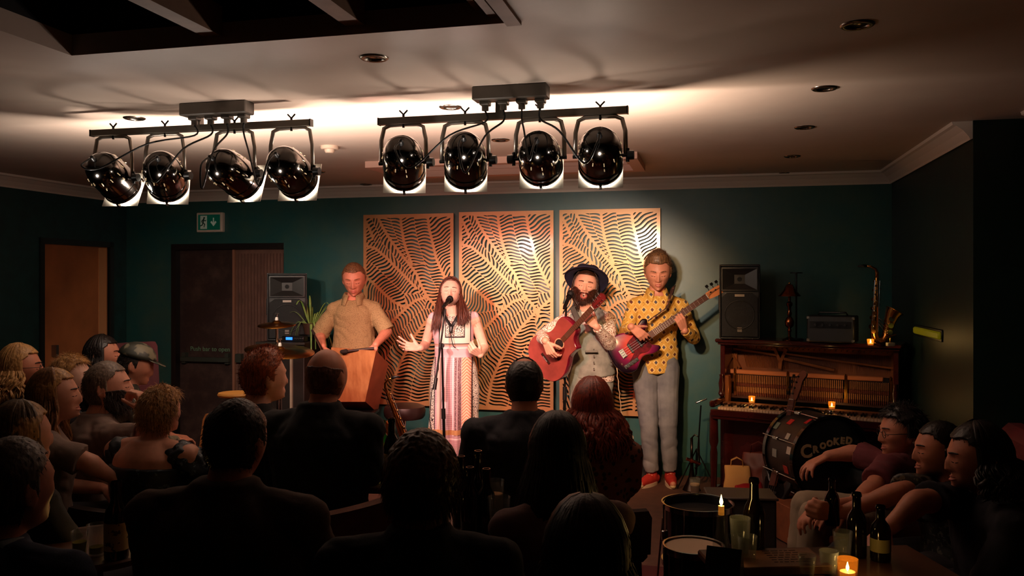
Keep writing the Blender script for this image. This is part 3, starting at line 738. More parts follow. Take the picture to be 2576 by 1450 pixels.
def strands(roots, dirs, n, length, mtx, rad, mesh, rnd, droop=.4, curl=0, seed=0, comb=(0, 0, 0)):
    comb = Vector(comb)
    for k in range(n):
        i = rnd.randrange(len(roots)); p = Vector(roots[i]); nn = Vector(dirs[i]).normalized()
        if curl > .5:      # a small ringlet hugging the head
            u = nn.cross(Vector((rnd.uniform(-1, 1), rnd.uniform(-1, 1), rnd.uniform(-1, 1)))).normalized(); w_ = nn.cross(u); r = rnd.uniform(.006, .012)
            pts = [p + nn * (.002 + r * .8 * (1 - math.cos(a))) + u * (r * math.sin(a)) + w_ * (.004 * a) for a in (-.4, .5, 1.4, 2.4, 3.4, 4.2)]
            mesh.tube([mtx @ q_ for q_ in pts], [rad * .6, rad, rad, rad, rad * .8, rad * .2], 4, caps=False); continue
        d = (nn * .35 + comb + Vector((rnd.uniform(-.25, .25), rnd.uniform(-.25, .25), rnd.uniform(-.25, .25)))).normalized()
        L = length * rnd.uniform(.6, 1.2); pts = [p - nn * .001]
        for j in range(3):
            d = (d + Vector((0, 0, -droop * .4)) + Vector((rnd.uniform(-1, 1), rnd.uniform(-1, 1), rnd.uniform(-1, 1))) * curl * .5).normalized(); pts.append(pts[-1] + d * L / 3)
        mesh.tube([mtx @ q_ for q_ in pts], [rad, rad * .9, rad * .6, rad * .1], 3, caps=False)
SKIN = {}
def skin(key, c, sub=.1):
    if key not in SKIN: SKIN[key] = P('skin_' + key, c, .48, spec=.45, var=.10, vscale=18, bump=.0006, bscale=160)
    return SKIN[key]
def hairm(name, c, c2=None):
    m = Mat('hair_' + name); v = m.node('ShaderNodeTexNoise', i_Scale=1.0, i_Detail=4.0); mp_ = m.node('ShaderNodeMapping'); mp_.inputs['Scale'].default_value = (160, 160, 14)
    m.link(m.tc(), mp_.inputs[0]); m.link(mp_.outputs[0], v.inputs['Vector'])
    m.color(m.mix(m.step(v.outputs[0], .35, .65), c, c2 or tuple(int(x * .55) for x in c))); m.b.inputs['Roughness'].default_value = .42
    m.b.inputs['Specular IOR Level'].default_value = .4; m.bump(v.outputs[0], .002, .6); return m.m
HB = hairm('brown', (62, 36, 22)); HDK = hairm('dark', (26, 17, 13)); HBL = hairm('blonde', (214, 166, 104), (140, 98, 56)); HGI = hairm('ginger', (176, 88, 44)); HGR = hairm('grey', (128, 112, 98), (74, 62, 54)); HRED = hairm('auburn', (158, 60, 38)); HSAND = hairm('sandy', (132, 92, 60))
def hair(p, G, mtx, style, mat, rnd, fine=True):
    """style: crop, bald, curly, long, quiff, fade"""
    P_, N_ = G; x, y, z = P_[..., 0], P_[..., 1], P_[..., 2]; ny, nzv = N_[..., 1], N_[..., 2]
    ax = np.abs(x); wob = np.vectorize(lambda a, b: noise.noise(Vector((a * 40, b * 40, 0))))(x, z) * .006
    hl = .070 - .004 * gau(x, .03) + wob       # hairline height in front
    back = (y < -.018) & (z > -.075 + wob)
    side = (y >= -.018) & (y < .045) & (z > .012 + (y + .018) * .75 + wob) & ((z > .03) | (y < .03))
    top = (z > hl) | ((y < .045) & (z > .062))
    sb = (y > -.018) & (y < .022) & (z > -.018) & (ax > .06)
    mask = back | side | top
    if style == 'bald': mask = (y < .0) & (z > -.07 + wob) & (z < .035 - y * .2 + wob)
    elif style in ('long', 'curly', 'bob', 'wavy'): mask = mask | sb | ((y < .0) & (z > -.1))
    elif style == 'thin': mask = mask & ~((z > .10) & (y < -.01) & (y > -.07))
    else: mask = mask | (sb & (y < .012))
    th = {'crop': .006, 'fade': .009, 'bald': .0014, 'thin': .005, 'quiff': .010, 'curly': .020, 'long': .010, 'bob': .018, 'messy': .014, 'wavy': .020}[style]
    off = th * np.ones(x.shape); fade_ = soft(mask, 6)
    if style in ('quiff', 'fade'): off = off + (.022 if style == 'quiff' else .014) * sst(z, .06, .11) * sst(y, -.06, .04)
    if style in ('crop', 'fade', 'quiff'): off = off * (.5 + .5 * sst(z, -.04, .06))
    off = off * fade_ + .0006
    amp = {'curly': .010, 'wavy': .009, 'messy': .007, 'quiff': .005, 'bob': .004}.get(style, .0015); ns = {'curly': 34, 'messy': 40, 'quiff': 45}.get(style, 90)
    cap_ = patch(P_, N_, mask, off, mtx, 'hair', mat, p, True, amp, ns, back=.004)
    Pf = P_[mask]; Nf = N_[mask]; m = M()
    if style != 'bald':
        n = {'crop': 1800, 'fade': 1900, 'quiff': 2200, 'curly': 1700, 'long': 500, 'bob': 2200, 'thin': 1000, 'messy': 2200, 'wavy': 2600}[style]
        L = {'crop': .012, 'fade': .018, 'quiff': .028, 'curly': .045, 'long': .03, 'bob': .04, 'thin': .01, 'messy': .034, 'wavy': .045}[style]
        o2 = off[mask]; roots = [Vector(a) + Vector(b).normalized() * (c * .8) for a, b, c in zip(Pf, Nf, o2)]
        strands(roots, Nf, n, L, mtx, .0011 if style != 'curly' else .0026, m, rnd, droop={'quiff': -.1, 'fade': 0, 'crop': .2}.get(style, .6), curl=.55 if style == 'curly' else .12, comb={'quiff': (0, -.5, .25), 'fade': (.1, .2, .1), 'crop': (.1, -.2, -.5), 'messy': (.2, .1, -.3), 'wavy': (.35, -.2, -.3)}.get(style, (0, -.3, -.8)))
        if cap_: m.build('hair_strands', mat, cap_, True, world=True, recalc=False)
    return cap_
def long_hair(p, mtx, mat, rnd, length=.34, width=.1, n=150, wave=.0, thin=2.4, front=True, shoulders=None, spread=.05, gap=.062, yoff=0):
    """locks from the parting, down over head sides and back, falling past the shoulders"""
    m = M(); up = Vector((0, 0, -1)); s_ = mtx.to_scale().x
    for k in range(int(n * thin)):
        a = rnd.uniform(-math.pi * (1 if front else .72), math.pi * (1 if front else .72)) * .78    # 0 is the back of the head
        sx, sy = math.sin(a), -math.cos(a); pts = []; wv = rnd.uniform(0, 6); ly = rnd.uniform(-.006, .004) if k % 3 == 0 else rnd.uniform(.002, .013)
        for t in np.linspace(0, 1, 7):       # over the skull
            th = R(8 + 88 * t); rr = 1.10 + ly * 4
            pts.append(mtx @ Vector((.078 * rr * sx * math.sin(th) * (1 if abs(sx) > .2 else 1), .1 * rr * sy * math.sin(th) + .0 + yoff, .126 * math.cos(th) + .004)))
        q = pts[-1]; c0 = mtx.translation; out = Vector((q.x - c0.x, q.y - c0.y, 0)).normalized(); L = length * rnd.uniform(.82, 1.05)
        for t in np.linspace(.12, 1, 8):
            b = q + Vector((0, 0, -L * t)) + out * (spread * math.sin(t * 1.9) + rnd.uniform(-.004, .004)) + Vector((math.cos(wv + t * 9), math.sin(wv * 2 + t * 8), 0)) * wave
            pts.append(b)
        r = (rnd.uniform(.007, .011) if k % 3 == 0 else rnd.uniform(.0024, .0045)) * s_
        m.tube(pts, [r * .5] + [r] * (len(pts) - 4) + [r * .9, r * .6, r * .12], 6, flat=.5, caps=False)
    return m.build('hair_locks', mat, p, True, world=True, recalc=False)
class Fig:
    """a figure from joints in world space. J needs: H (head centre), N, Ch, P, sL sR eL eR wL wR hL hR kL kR aL aR"""
    pass
def figure(name_label, base, J, head, style, hcol, skinc, top=None, bottom=None, shoes=None, hands=None, voxel=.009, build=1.0, sleeves='long', rnd=None, neckline=1.05,
           mouth=0.0, fem=0.0, group=None, facial=None, topname='shirt', skirt=None, hsc=1.0, cover=True, detail=False, belly=0.0, neckr=.056, extra=None, nose=1.0, shl=1.0, collar=True):
    rnd = rnd or random.Random(hash(name_label) % 999 if False else len(name_label) * 7 + int(abs(base[0]) * 100))
    p = thing('person', name_label, 'person', base, 0, group)
    hy, hp, hr = head; H = J['H']; mtx = head_matrix(H, hy, hp, hr, hsc); G = hgrid(mouth=mouth, fem=fem, nose=nose)
    m = M(); add_head(m, G, mtx); Nk = J['N']; r3 = mtx.to_3x3()
    nb = mtx @ Vector((0, -.022, -.075)); m.cap(Nk + Vector((0, 0, -.03)), neckr * build ** .5 * 1.05, nb, neckr * .95, 16)
    rt = (J['sR'] - J['sL']).normalized(); sw = (J['sR'] - J['sL']).length / 2; upv = (J['N'] - J['P']).normalized(); fw = upv.cross(rt); fw.normalize()
    P0, N0 = J['P'], J['N']
    def torso(m_, g, low=0.0, top_=1.0):
        Rr = []
        for t, a, b, fo in ((-.06, .125, .09, -.005), (0, .165, .115, -.005), (.14, .165, .118, 0), (.34, .148, .105, .004), (.55, .158, .115, .008), (.72, .172, .122, .006), (.81, .160, .112, 0), (.88, .128, .094, -.004), (.94, .094, .076, -.006), (.99, .070, .064, -.006), (1.045, .057, .056, -.004)):
            if t < low or t > top_: continue
            bl = 1 + belly * math.exp(-((t - .25) / .22) ** 2); k_ = build * (sw / .185) ** (.9 if t > .5 else .3)
            c = P0.lerp(N0, t) + fw * (fo + (bl - 1) * .06); Rr.append((c, rt * (a * k_ * (1 + (bl - 1) * .4) + g), fw * (b * build * bl + g)))
        m_.loft(Rr, 24)
        for s in 'LR': m_.cap(P0.lerp(N0, .72), (.074 * build + g), J['s' + s] + upv * -.022, (.054 * build * shl + g), 14); m_.cap(P0.lerp(N0, .90), (.050 * build + g), J['s' + s] + upv * -.016, (.046 * build + g), 14)
    torso(m, 0)
    for s in 'LR':
        S, E, W = J['s' + s] - upv * .018, J['e' + s], J['w' + s]
        m.cap(S, .048 * build, E, .040 * build, 14); m.cap(E, .041 * build, W, .0275, 14); m.cap(E.lerp(W, .12), .043 * build, E.lerp(W, .4), .037 * build, 14)
        h = (hands or {}).get(s); d = (W - E).normalized()
        if h is not None or True:
            h = dict(h or {}); fd = Vector(h.pop('F', d)); nd = Vector(h.pop('N', (0, 0, -1))); hand(m, W + fd.normalized() * .012, fd, nd, right=(s == 'R'), **h)
        Hh, K, A = J['h' + s], J['k' + s], J['a' + s]
        if detail or not bottom: m.cap(Hh, .082, K, .056, 14); m.cap(K, .055, A, .036, 14)
        else: m.cap(Hh, .075, K, .052, 10); m.cap(K, .05, A, .034, 10)
        if 't' + s in J: m.cap(A + Vector((0, 0, -.03)), .034, J['t' + s], .026, 10)
    body = m.build('body', skinc, p, world=True, voxel=voxel, sm=1)
    hc = hair(p, G, mtx, style, hcol, rnd, fine=True) if style else None
    if facial: facial(p, G, mtx, rnd)
    if top:
        m = M(); tt = 1.0 if collar else .95
        torso(m, .012, -.07, neckline); m.loft([(P0.lerp(N0, -.16), rt * (.172 * build + belly * .05), fw * (.125 * build + belly * .05)), (P0.lerp(N0, .1), rt * (.174 * build + belly * .05), fw * (.128 * build + belly * .06))], 24) if cover else None
        for s in 'LR':
            S, E, W = J['s' + s] - upv * .020, J['e' + s], J['w' + s]
            if sleeves == 'none': m.cap(S + (P0.lerp(N0, .84) - S) * .3, .062 * build, S, .056 * build, 12); continue
            m.cap(S, .054 * build, S.lerp(E, .5), .056 * build, 14)
            if sleeves == 'short': m.tube([S, S.lerp(E, .45), S.lerp(E, .82)], [.052 * build, .062 * build, .068 * build], 18)
            elif sleeves == 'elbow': m.tube([S, S.lerp(E, .5), S.lerp(E, .97)], [.054 * build, .064 * build, .070 * build], 18)
            else:
                m.cap(S, .053 * build, E, .052 * build, 14); m.tube([E, E.lerp(W, .5), E.lerp(W, .93)], [.052 * build, .046 * build, .037], 16); m.cap(E, .052 * build, E.lerp(W, .2), .05 * build, 12)
        sd = rnd.uniform(0, 50)
        def fold(c):
            return .006 * nz((c.x * 9, c.y * 9, c.z * 5), 1, sd) + .0045 * (abs(nz((c.x * 14 + c.z * 8, c.y * 14, c.z * 12), 1, sd + 5)) * 2 - .6)
        m.build(topname, top, p, world=True, voxel=max(voxel, .0065), sm=2, disp=fold)
    if bottom:
        m = M(); m.loft([(P0.lerp(N0, .16), rt * (.158 * build), fw * (.115 * build)), (P0.lerp(N0, .0), rt * (.175 * build), fw * (.125 * build)), (P0.lerp(N0, -.08), rt * (.165 * build), fw * (.12 * build))], 24)
        for s in 'LR':
            Hh, K, A = J['h' + s], J['k' + s], J['a' + s]
            m.cap(Hh, .104 * build, K, .074, 16); m.tube([K, K.lerp(A, .3), K.lerp(A, .95)], [.070, .068, .060], 16); m.cap(K, .070, K.lerp(A, .2), .068, 12)
        sd2 = rnd.uniform(0, 50)
        def fold2(c): return .006 * nz((c.x * 12, c.y * 12, c.z * 5), 1, sd2) + .005 * (abs(nz((c.x * 9 + c.z * 4, c.y * 9, c.z * 11), 1, sd2)) * 2 - .5) * (1.6 if c.z < .35 else .7)
        m.build('trousers', bottom, p, world=True, voxel=max(voxel, .0075), sm=2, disp=fold2)
    if shoes and 'tL' in J:
        for s in 'LR':
            A, T = J['a' + s], J['t' + s]; gz = base[2]; d = Vector((T.x - A.x, T.y - A.y, 0)).normalized(); h0 = Vector((A.x, A.y, gz))
            m = M(); m.cap(h0 - d * .045 + Vector((0, 0, .045)), .042, h0 + d * .07 + Vector((0, 0, .045)), .044, 14); m.cap(h0 + d * .06 + Vector((0, 0, .045)), .043, h0 + d * .155 + Vector((0, 0, .036)), .033, 14); m.cap(h0 + Vector((0, 0, .05)), .044, h0 + Vector((0, 0, .085)), .043, 12)
            so = m.build('shoe', shoes, p, world=True, voxel=.006, sm=1)
            xs = d.cross(Vector((0, 0, 1)))
            pl = [(math.cos(a) * (.046 if abs(math.cos(a)) < 2 else 0), math.sin(a) * .125) for a in [i * math.pi / 10 for i in range(20)]]
            mm = Matrix.Translation(h0 + d * .055) @ Matrix(((xs.x, d.x, 0, 0), (xs.y, d.y, 0, 0), (0, 0, 1, 0), (0, 0, 0, 1)))
            M().prism(pl, 0.0, .026, mm).build('sole', P('shoe_sole', (200, 180, 150), .6) if 'SOLE' not in globals() else SOLE, so, 'auto', world=True)
    return p, mtx, G, rt, fw, body
SOLE = P('shoe_sole', (214, 190, 160), .6)
def lids(p, G, mtx, mat_brow, mat_lip, open_eyes=False, mouth=0, thick=1.0):
    """brows, lash lines and lips laid on the face"""
    P_, N_ = G; x, y, z = P_[..., 0], P_[..., 1], P_[..., 2]; fr = y > .03; ax = np.abs(x)
    bz = .0235 - 1.2 * np.clip(ax - .03, 0, 1) ** 1.0 * .35
    Pf = P_[fr]
    def sy(a, b): i = np.argmin((Pf[:, 0] - a) ** 2 + (Pf[:, 2] - b) ** 2); return Pf[i][1]
    m = M()
    for s in (-1, 1):
        pts = [mtx @ Vector((s * a, sy(s * a, -.0055 - .0035 * math.cos((a - .032) / .014 * 1.5)) + .0012, -.0055 - .0035 * math.cos((a - .032) / .014 * 1.5))) for a in np.linspace(.019, .046, 8)]
        m.tube(pts, [.0006] + [.0016] * 6 + [.0006], 5)
    mb_ = M()
    for s in (-1, 1):
        zz_ = lambda a: .0225 + .003 * math.sin((a - .012) / .038 * 2.6)
        mb_.tube([mtx @ Vector((s * a, sy(s * a, zz_(a)) + .0008, zz_(a))) for a in np.linspace(.013, .051, 9)], [.0016] + [.0038 * thick] * 4 + [.0030 * thick] * 3 + [.0012], 6)
    mb_.build('eyebrows', mat_brow, p, True, world=True)
    m.build('closed_eyelashes', P('lashes', (40, 20, 14), .6), p, True, world=True)
    if mouth <= 0:
        patch(P_, N_, fr & (((z + .0662) / .0095) ** 2 + (x / .0245) ** 2 < 1), .0004, mtx, 'lips', mat_lip, p, back=.001)
    else:
        mz = -.070 - .006 * mouth; mh = .0075 + .011 * mouth; rr = np.sqrt((x / .019) ** 2 + ((z - mz) / mh) ** 2)
        patch(P_, N_, fr & (rr > .86) & (rr < 1.45), .0005, mtx, 'lips', mat_lip, p, back=.001)
        patch(P_, N_, fr & (rr < .92), .0008, mtx, 'mouth_opening', P('mouth_dark', (46, 10, 10), .5), p, back=.001)
        m = M(); m.tube([mtx @ Vector((a, .083 - a * a * 30, mz + mh * .62)) for a in np.linspace(-.011, .011, 7)], .0035, 6, flat=1.3); m.build('teeth', P('teeth', (230, 215, 200), .3), p, True, world=True)
# ================================================================ the players
# --- the bass player, standing right of the hatted man
S1 = skin('fair', (232, 168, 142)); S2 = skin('pale', (242, 190, 166)); S3 = skin('ruddy', (214, 140, 112))
LIP = P('lip_colour', (176, 84, 78), .4); LIPR = P('lip_rose', (190, 70, 74), .35)
def js(**k): return {a: Vector(b) for a, b in k.items()}
DB = 6.6
ms = Mat('yellow_print_shirt'); s = ms.xyz(); X, Y, Z = s[0], s[1], s[2]
pr = .062
a_ = ms.math('MULTIPLY', X, 1 / pr); b_ = ms.math('MULTIPLY', Z, 1 / (pr * .95))
row = ms.math('FLOOR', b_); a2 = ms.math('ADD', a_, ms.math('MULTIPLY', row, .5)); fa = ms.math('SUBTRACT', ms.math('FRACT', a2), .5); fb = ms.math('SUBTRACT', ms.math('FRACT', b_), .5)
dd = ms.math('ADD', ms.math('ABSOLUTE', fa), ms.math('MULTIPLY', ms.math('ABSOLUTE', fb), .8))
alt = ms.math('FRACT', ms.math('MULTIPLY', ms.math('FLOOR', a2), .5)); cold = ms.mix(ms.math('GREATER_THAN', alt, .25), (96, 46, 42), (66, 66, 84))
c = ms.mix(ms.math('LESS_THAN', dd, .20), (214, 160, 66), cold)
ringm = ms.math('MULTIPLY', ms.math('GREATER_THAN', dd, .30), ms.math('LESS_THAN', dd, .36)); c = ms.mix(ringm, c, (240, 214, 150))
vn = ms.voronoi(58); c = ms.mix(ms.math('MULTIPLY', ms.math('LESS_THAN', vn, .22), ms.math('GREATER_THAN', dd, .4)), c, (170, 112, 44)); ms.color(c); ms.b.inputs['Roughness'].default_value = .75
YSHIRT = ms.m
mj = Mat('faded_jeans'); s = mj.xyz(); n = mj.noise(6, 4); mj.color(mj.mix(mj.step(n, .3, .7), (136, 132, 130), (96, 94, 98))); mj.b.inputs['Roughness'].default_value = .85; mj.bump(mj.noise(260, 2), .001, .5); JEANS = mj.m
J = js(H=at(1655, 684, DB - .03), N=at(1652, 733, DB + .03), P=at(1648, 908, DB + .04), sL=at(1597, 764, DB + .0), sR=at(1712, 765, DB + .02),
       eL=at(1588, 862, DB + .10), eR=at(1735, 845, DB + .06), wL=at(1585, 830, DB - .14), wR=at(1717, 822, DB - .16),
       hL=at(1622, 925, DB + .03), hR=at(1676, 925, DB + .03), kL=at(1632, 1070, DB - .04), kR=at(1680, 1070, DB - .02), aL=at(1642, 1180, DB + .02), aR=at(1686, 1180, DB + .02),
       tL=at(1630, 1205, DB - .14), tR=at(1693, 1200, DB - .15))
# this figure faces the camera, so picture-left is his right hand
def swap(J):
    K = dict(J)
    for c in 'sewhkat':
        if c + 'L' in J: K[c + 'L'], K[c + 'R'] = J[c + 'R'], J[c + 'L']
    return K
J = swap(J); J['eR'], J['wR'] = J['eR'], J['wR']
J['eR'] = at(1573, 838, DB - .04); J['wR'] = at(1588, 822, DB - .33); J['eL'] = at(1745, 850, DB + .0); J['wL'] = at(1722, 832, DB - .22)
base = Vector((at(1655, 0, DB).x, DB, 0))
for s_ in 'LR': J['a' + s_].z = .09; J['t' + s_].z = .035
J['aR'] = Vector((at(1640, 0, DB).x, DB, .09)); J['tR'] = Vector((at(1612, 0, DB - .13).x, DB - .13, .035))
def brow1(p, G, mtx, rnd): lids(p, G, mtx, HSAND, LIP)
pb, mtxb, Gb, _, _, _ = figure('tall man with short swept-back hair in a yellow patterned shirt playing a purple bass guitar', base, J, (R(172), R(-16), 0), 'quiff', HSAND, S3,
    top=YSHIRT, bottom=JEANS, shoes=P('red_canvas', (176, 44, 34), .7), voxel=.0042, detail=True, facial=brow1, hsc=1.2, build=1.06, neckr=.062, neckline=.95, sleeves='long',
    hands={'R': dict(F=(.72, -.05, -.6), N=(.0, .97, -.1), curl=(.3, .4, .45, .5), thumb=.2), 'L': dict(F=(-.35, -.35, .75), N=(-.2, .95, .1), curl=(.75, .8, .85, .85), thumb=.5)})
# collar and cuffs
def collar(p, N, r, mat, open_=.6, h=.035, yaw=math.pi):
    m = M(); f, rr = yawv(yaw)
    for s in (-1, 1):
        vs = []; fs = []
        for i in range(9):
            a = s * (open_ * .5 + (math.pi - open_ * .5) * i / 8); d = f * math.cos(a) + rr * math.sin(a)
            drop = -.03 * math.cos(a) if math.cos(a) > 0 else 0
            ext = .022 if i > 1 else .05
            vs += [N + d * r + Vector((0, 0, h + drop)), N + d * (r + ext) + Vector((0, 0, h - .04 + drop * 1.5 - (.03 if i < 2 else 0)))]
        for i in range(8): fs.append((2 * i, 2 * i + 1, 2 * i + 3, 2 * i + 2))
        m.add(vs, fs)
    o = m.build('collar', mat, p, True, world=True); md = o.modifiers.new('s', 'SOLIDIFY'); md.thickness = .004; return o
collar(pb, J['N'] + Vector((0, -.01, -.005)), .074, YSHIRT, .9)
for s_ in 'LR':
    sh_ = None
# jeans details
m = M()
for s_ in 'LR':
    A, T = J['a' + s_], J['t' + s_]; d = Vector((T.x - A.x, T.y - A.y, 0)).normalized(); x = d.cross(Vector((0, 0, 1)))
    for i in range(6):
        c = Vector((A.x, A.y, .098 - i * .008)) + d * (.022 + i * .017); m.tube([c - x * .026 - Vector((0, 0, .012)), c + d * .004, c + x * .026 - Vector((0, 0, .012))], .004, 6)
    m.cap(Vector((A.x, A.y, .03)) + d * .15, .031, Vector((A.x, A.y, .024)) + d * .172, .024, 12)
m.build('laces', P('lace_cream', (236, 206, 160), .7), pb, True, world=True)
# --- bass guitar
def placed(m, mtx): m.v = [tuple(mtx @ Vector(p)) for p in m.v]; return m
def smooth_poly(pts, n=6):
    out = []; N = len(pts)
    for i in range(N):
        p0, p1, p2, p3 = [np.array(pts[(i + k - 1) % N], float) for k in range(4)]
        for j in range(n):
            t = j / n; out.append(tuple(.5 * ((2 * p1) + (p2 - p0) * t + (2 * p0 - 5 * p1 + 4 * p2 - p3) * t ** 2 + (3 * p1 - p0 - 3 * p2 + p3) * t ** 3)))
    return out
def rounded(m, poly, h0, h1, bev, mtx=None):
    """outline extruded with a rounded edge"""
    c = np.mean(poly, axis=0); n = len(poly); rows = []
    P2 = np.array(poly); tan = np.roll(P2, -1, 0) - np.roll(P2, 1, 0); nr = np.stack([tan[:, 1], -tan[:, 0]], 1); nr /= np.linalg.norm(nr, axis=1)[:, None] + 1e-9
    ar = 0.5 * np.sum(P2[:, 0] * np.roll(P2[:, 1], -1) - np.roll(P2[:, 0], -1) * P2[:, 1])
    if ar < 0: nr = -nr
    for a in (0, 30, 60, 90): rows.append((P2 - nr * bev * (1 - math.sin(R(a))), h0 + bev * (1 - math.cos(R(a)))))
    for a in (90, 60, 30, 0): rows.append((P2 - nr * bev * (1 - math.sin(R(a))), h1 - bev * (1 - math.cos(R(a)))))
    vs = [(x, y, h) for pp, h in rows for x, y in pp]; fs = [tuple(range(n))[::-1], tuple((len(rows) - 1) * n + k for k in range(n))]
    for i in range(len(rows) - 1):
        for k in range(n): fs.append((i * n + k, i * n + (k + 1) % n, (i + 1) * n + (k + 1) % n, (i + 1) * n + k))
    return m.add(vs, fs, mtx)
def bass_guitar(label, mtx, body_mat, group=None, guard=(112, 24, 34), headc=(222, 138, 84)):
    """x along the neck, z out of the face"""
    t = thing('bass_guitar', label, 'bass guitar', mtx.translation, 0, group); X_ = lambda m: placed(m, mtx)
    out = [(-.235, .0), (-.215, .105), (-.14, .165), (-.03, .150), (.04, .105), (.085, .115), (.175, .152), (.215, .125), (.175, .075), (.105, .035), (.10, -.03), (.13, -.075), (.175, -.115), (.165, -.145), (.10, -.145), (.03, -.118), (-.02, -.125), (-.11, -.178), (-.20, -.145), (-.235, -.07)]
    m = M(); rounded(m, smooth_poly(out, 5), -.036, .0, .013); X_(m).build('guitar_body', body_mat, t, 'auto', world=True)
    pgp = [(-.05, .045), (.04, .075), (.11, .095), (.15, .09), (.115, .045), (.115, -.03), (.12, -.08), (.06, -.105), (-.0, -.085), (-.04, -.1), (-.1, -.135), (-.13, -.1), (-.06, -.06), (-.03, -.03)]
    m = M(); m.prism(smooth_poly(pgp, 4), .0005, .003); X_(m).build('pickguard', P('tortoise_guard', guard, .18, var=.5, vscale=30), t, world=True)
    m = M(); m.box((.42, 0, .010), (.66, .052, .022), bev=.006); X_(m).build('neck', P('bass_neck', (206, 140, 84), .35), t, 'auto', world=True)
    fb_ = X_(M().box((.42, 0, .024), (.66, .054, .006), bev=.001)).build('fingerboard', P('rosewood', (84, 40, 28), .4), t, world=True)
    fr = M(); x = 0.0
    for k in range(1, 21): xx = .745 - .80 * (1 - 2 ** (-k / 12)); fr.box((xx, 0, .0285), (.0022, .052, .0025))
    X_(fr).build('frets', SILV, fb_, world=True); X_(M().box((.748, 0, .027), (.006, .044, .01))).build('nut', WHITE, t, world=True)
    hd = [(.745, -.022), (.78, -.036), (.84, -.046), (.90, -.05), (.945, -.072), (.975, -.062), (.982, -.03), (.955, -.002), (.90, .02), (.84, .03), (.79, .03), (.745, .024)]
    m = M(); m.prism(smooth_poly(hd, 4), .0, .015); X_(m).build('headstock', P('headstock_wood', headc, .35), t, world=True)
    for k in range(4):
        a = .795 + .045 * k; b = .03 - .006 * k
        q = M(); q.cyl((a, b - .018, .014), (a, b - .018, .026), .007, seg=12); q.cyl((a, b, .004), (a + .004, b + .03, .004), .0035, seg=8); q.box((a + .005, b + .042, .004), (.026, .024, .006), bev=.002); X_(q).build('tuning_peg', BLACKM if k < 9 else CHROME, t, 'auto', world=True)
    m = M(); m.box((-.125, 0, .008), (.045, .078, .012), bev=.002)
    for k in range(4): m.cyl((-.14, -.03 + .02 * k, .016), (-.112, -.03 + .02 * k, .016), .006, seg=10)
    X_(m).build('bridge', STEEL, t, 'auto', world=True)
    for xx in (-.045, .045): X_(M().box((xx, 0, .006), (.022, .09, .012), bev=.004)).build('pickup', BLACK, t, 'auto', world=True)
    X_(M().box((-.11, -.108, .004), (.14, .034, .006), mtx=None, bev=.002)).build('control_plate', CHROME, t, world=True)
    for k in range(4): X_(M().cyl((-.055 - k * .035, -.108, .006), (-.055 - k * .035, -.108, .022), .011, .009, 14)).build('control_knob', BLACK, t, 'auto', world=True)
    m = M()
    for k in range(4): yb = -.03 + .02 * k; m.tube([(-.125, yb, .021), (.745, yb * .7, .034), (.795 + .045 * k, .012 - .006 * k, .022)], .0011, 5)
    X_(m).build('strings', STEEL, t, world=True)
    for q_ in ((.235, .11), (-.235, 0)): X_(M().cyl((q_[0] - .02, q_[1], -.018), (q_[0] + .012, q_[1], -.018), .007, seg=10)).build('strap_button', CHROME, t, world=True)
    return t
mb = Mat('sunburst_purple'); vd = mb.node('ShaderNodeVectorMath', operation='LENGTH'); 
mpn = mb.node('ShaderNodeMapping'); mb.link(mb.tc(), mpn.inputs[0]); mb.link(mpn.outputs[0], vd.inputs[0])
cr = mb.node('ShaderNodeValToRGB'); mb.link(vd.outputs['Value'], cr.inputs[0])
cr.color_ramp.elements[0].position = .07; cr.color_ramp.elements[0].color = (*lin((196, 66, 54)), 1); cr.color_ramp.elements[1].position = .19; cr.color_ramp.elements[1].color = (*lin((20, 6, 18)), 1)
e = cr.color_ramp.elements.new(.13); e.color = (*lin((120, 24, 66)), 1)
mb.link(cr.outputs[0], mb.b.inputs['Base Color']); mb.b.inputs['Roughness'].default_value = .16; mb.b.inputs['Coat Weight'].default_value = .8
b0 = at(1563, 893, DB - .235); b1 = at(1826, 714, DB - .20); xd = (b1 - b0).normalized(); L_ = (b1 - b0).length
o0 = b0 + xd * (.125 * 1.0); mt_b = fit(o0, xd, Vector((-.12, -1, .10)))
sc_ = L_ / 1.09; mt_b = mt_b @ Matrix.Scale(sc_, 4)
bg_ = bass_guitar('sunburst purple and black bass guitar held by the man in the yellow patterned shirt', mt_b, mb.m)
mbt = mt_b
stp = M(); f_ = lambda a: mbt @ Vector(a)
stp.tube([f_((.235, .11, -.018)), at(1676, 776, DB - .17), at(1690, 735, DB - .13), at(1694, 722, DB - .02), at(1688, 740, DB + .09), at(1655, 800, DB + .16), at(1600, 880, DB + .12), f_((-.24, 0, -.02))], .024, 8, flat=.12)
mst = Mat('brown_print_strap'); mst.color(mst.mix(mst.math('LESS_THAN', mst.voronoi(26), .35), (62, 36, 30), (178, 118, 84))); mst.b.inputs['Roughness'].default_value = .6
tag(stp.build('guitar_strap', mst.m, None, True), 'patterned brown strap carrying the purple bass over the yellow shirt', 'guitar strap')
cb = M(); q0 = mbt @ Vector((-.235, -.07, -.018)); pts = [q0]
for i in range(26):
    t_ = i / 25; pts.append(q0.lerp(at(1578, 1180, 6.75), t_) + Vector((.004 * math.sin(i * 2.4), 0, .0)))
pts[-1].z = .012
tag(cb.tube(pts, .0035, 6).build('instrument_cable', P('pale_cable', (220, 190, 150), .5), None, True), 'pale braided cable hanging from the purple bass guitar to the floor', 'cable')

# --- the singing woman
DS = 6.62
md_ = Mat('patterned_dress'); s = md_.xyz(); X, Z = s[0], s[2]
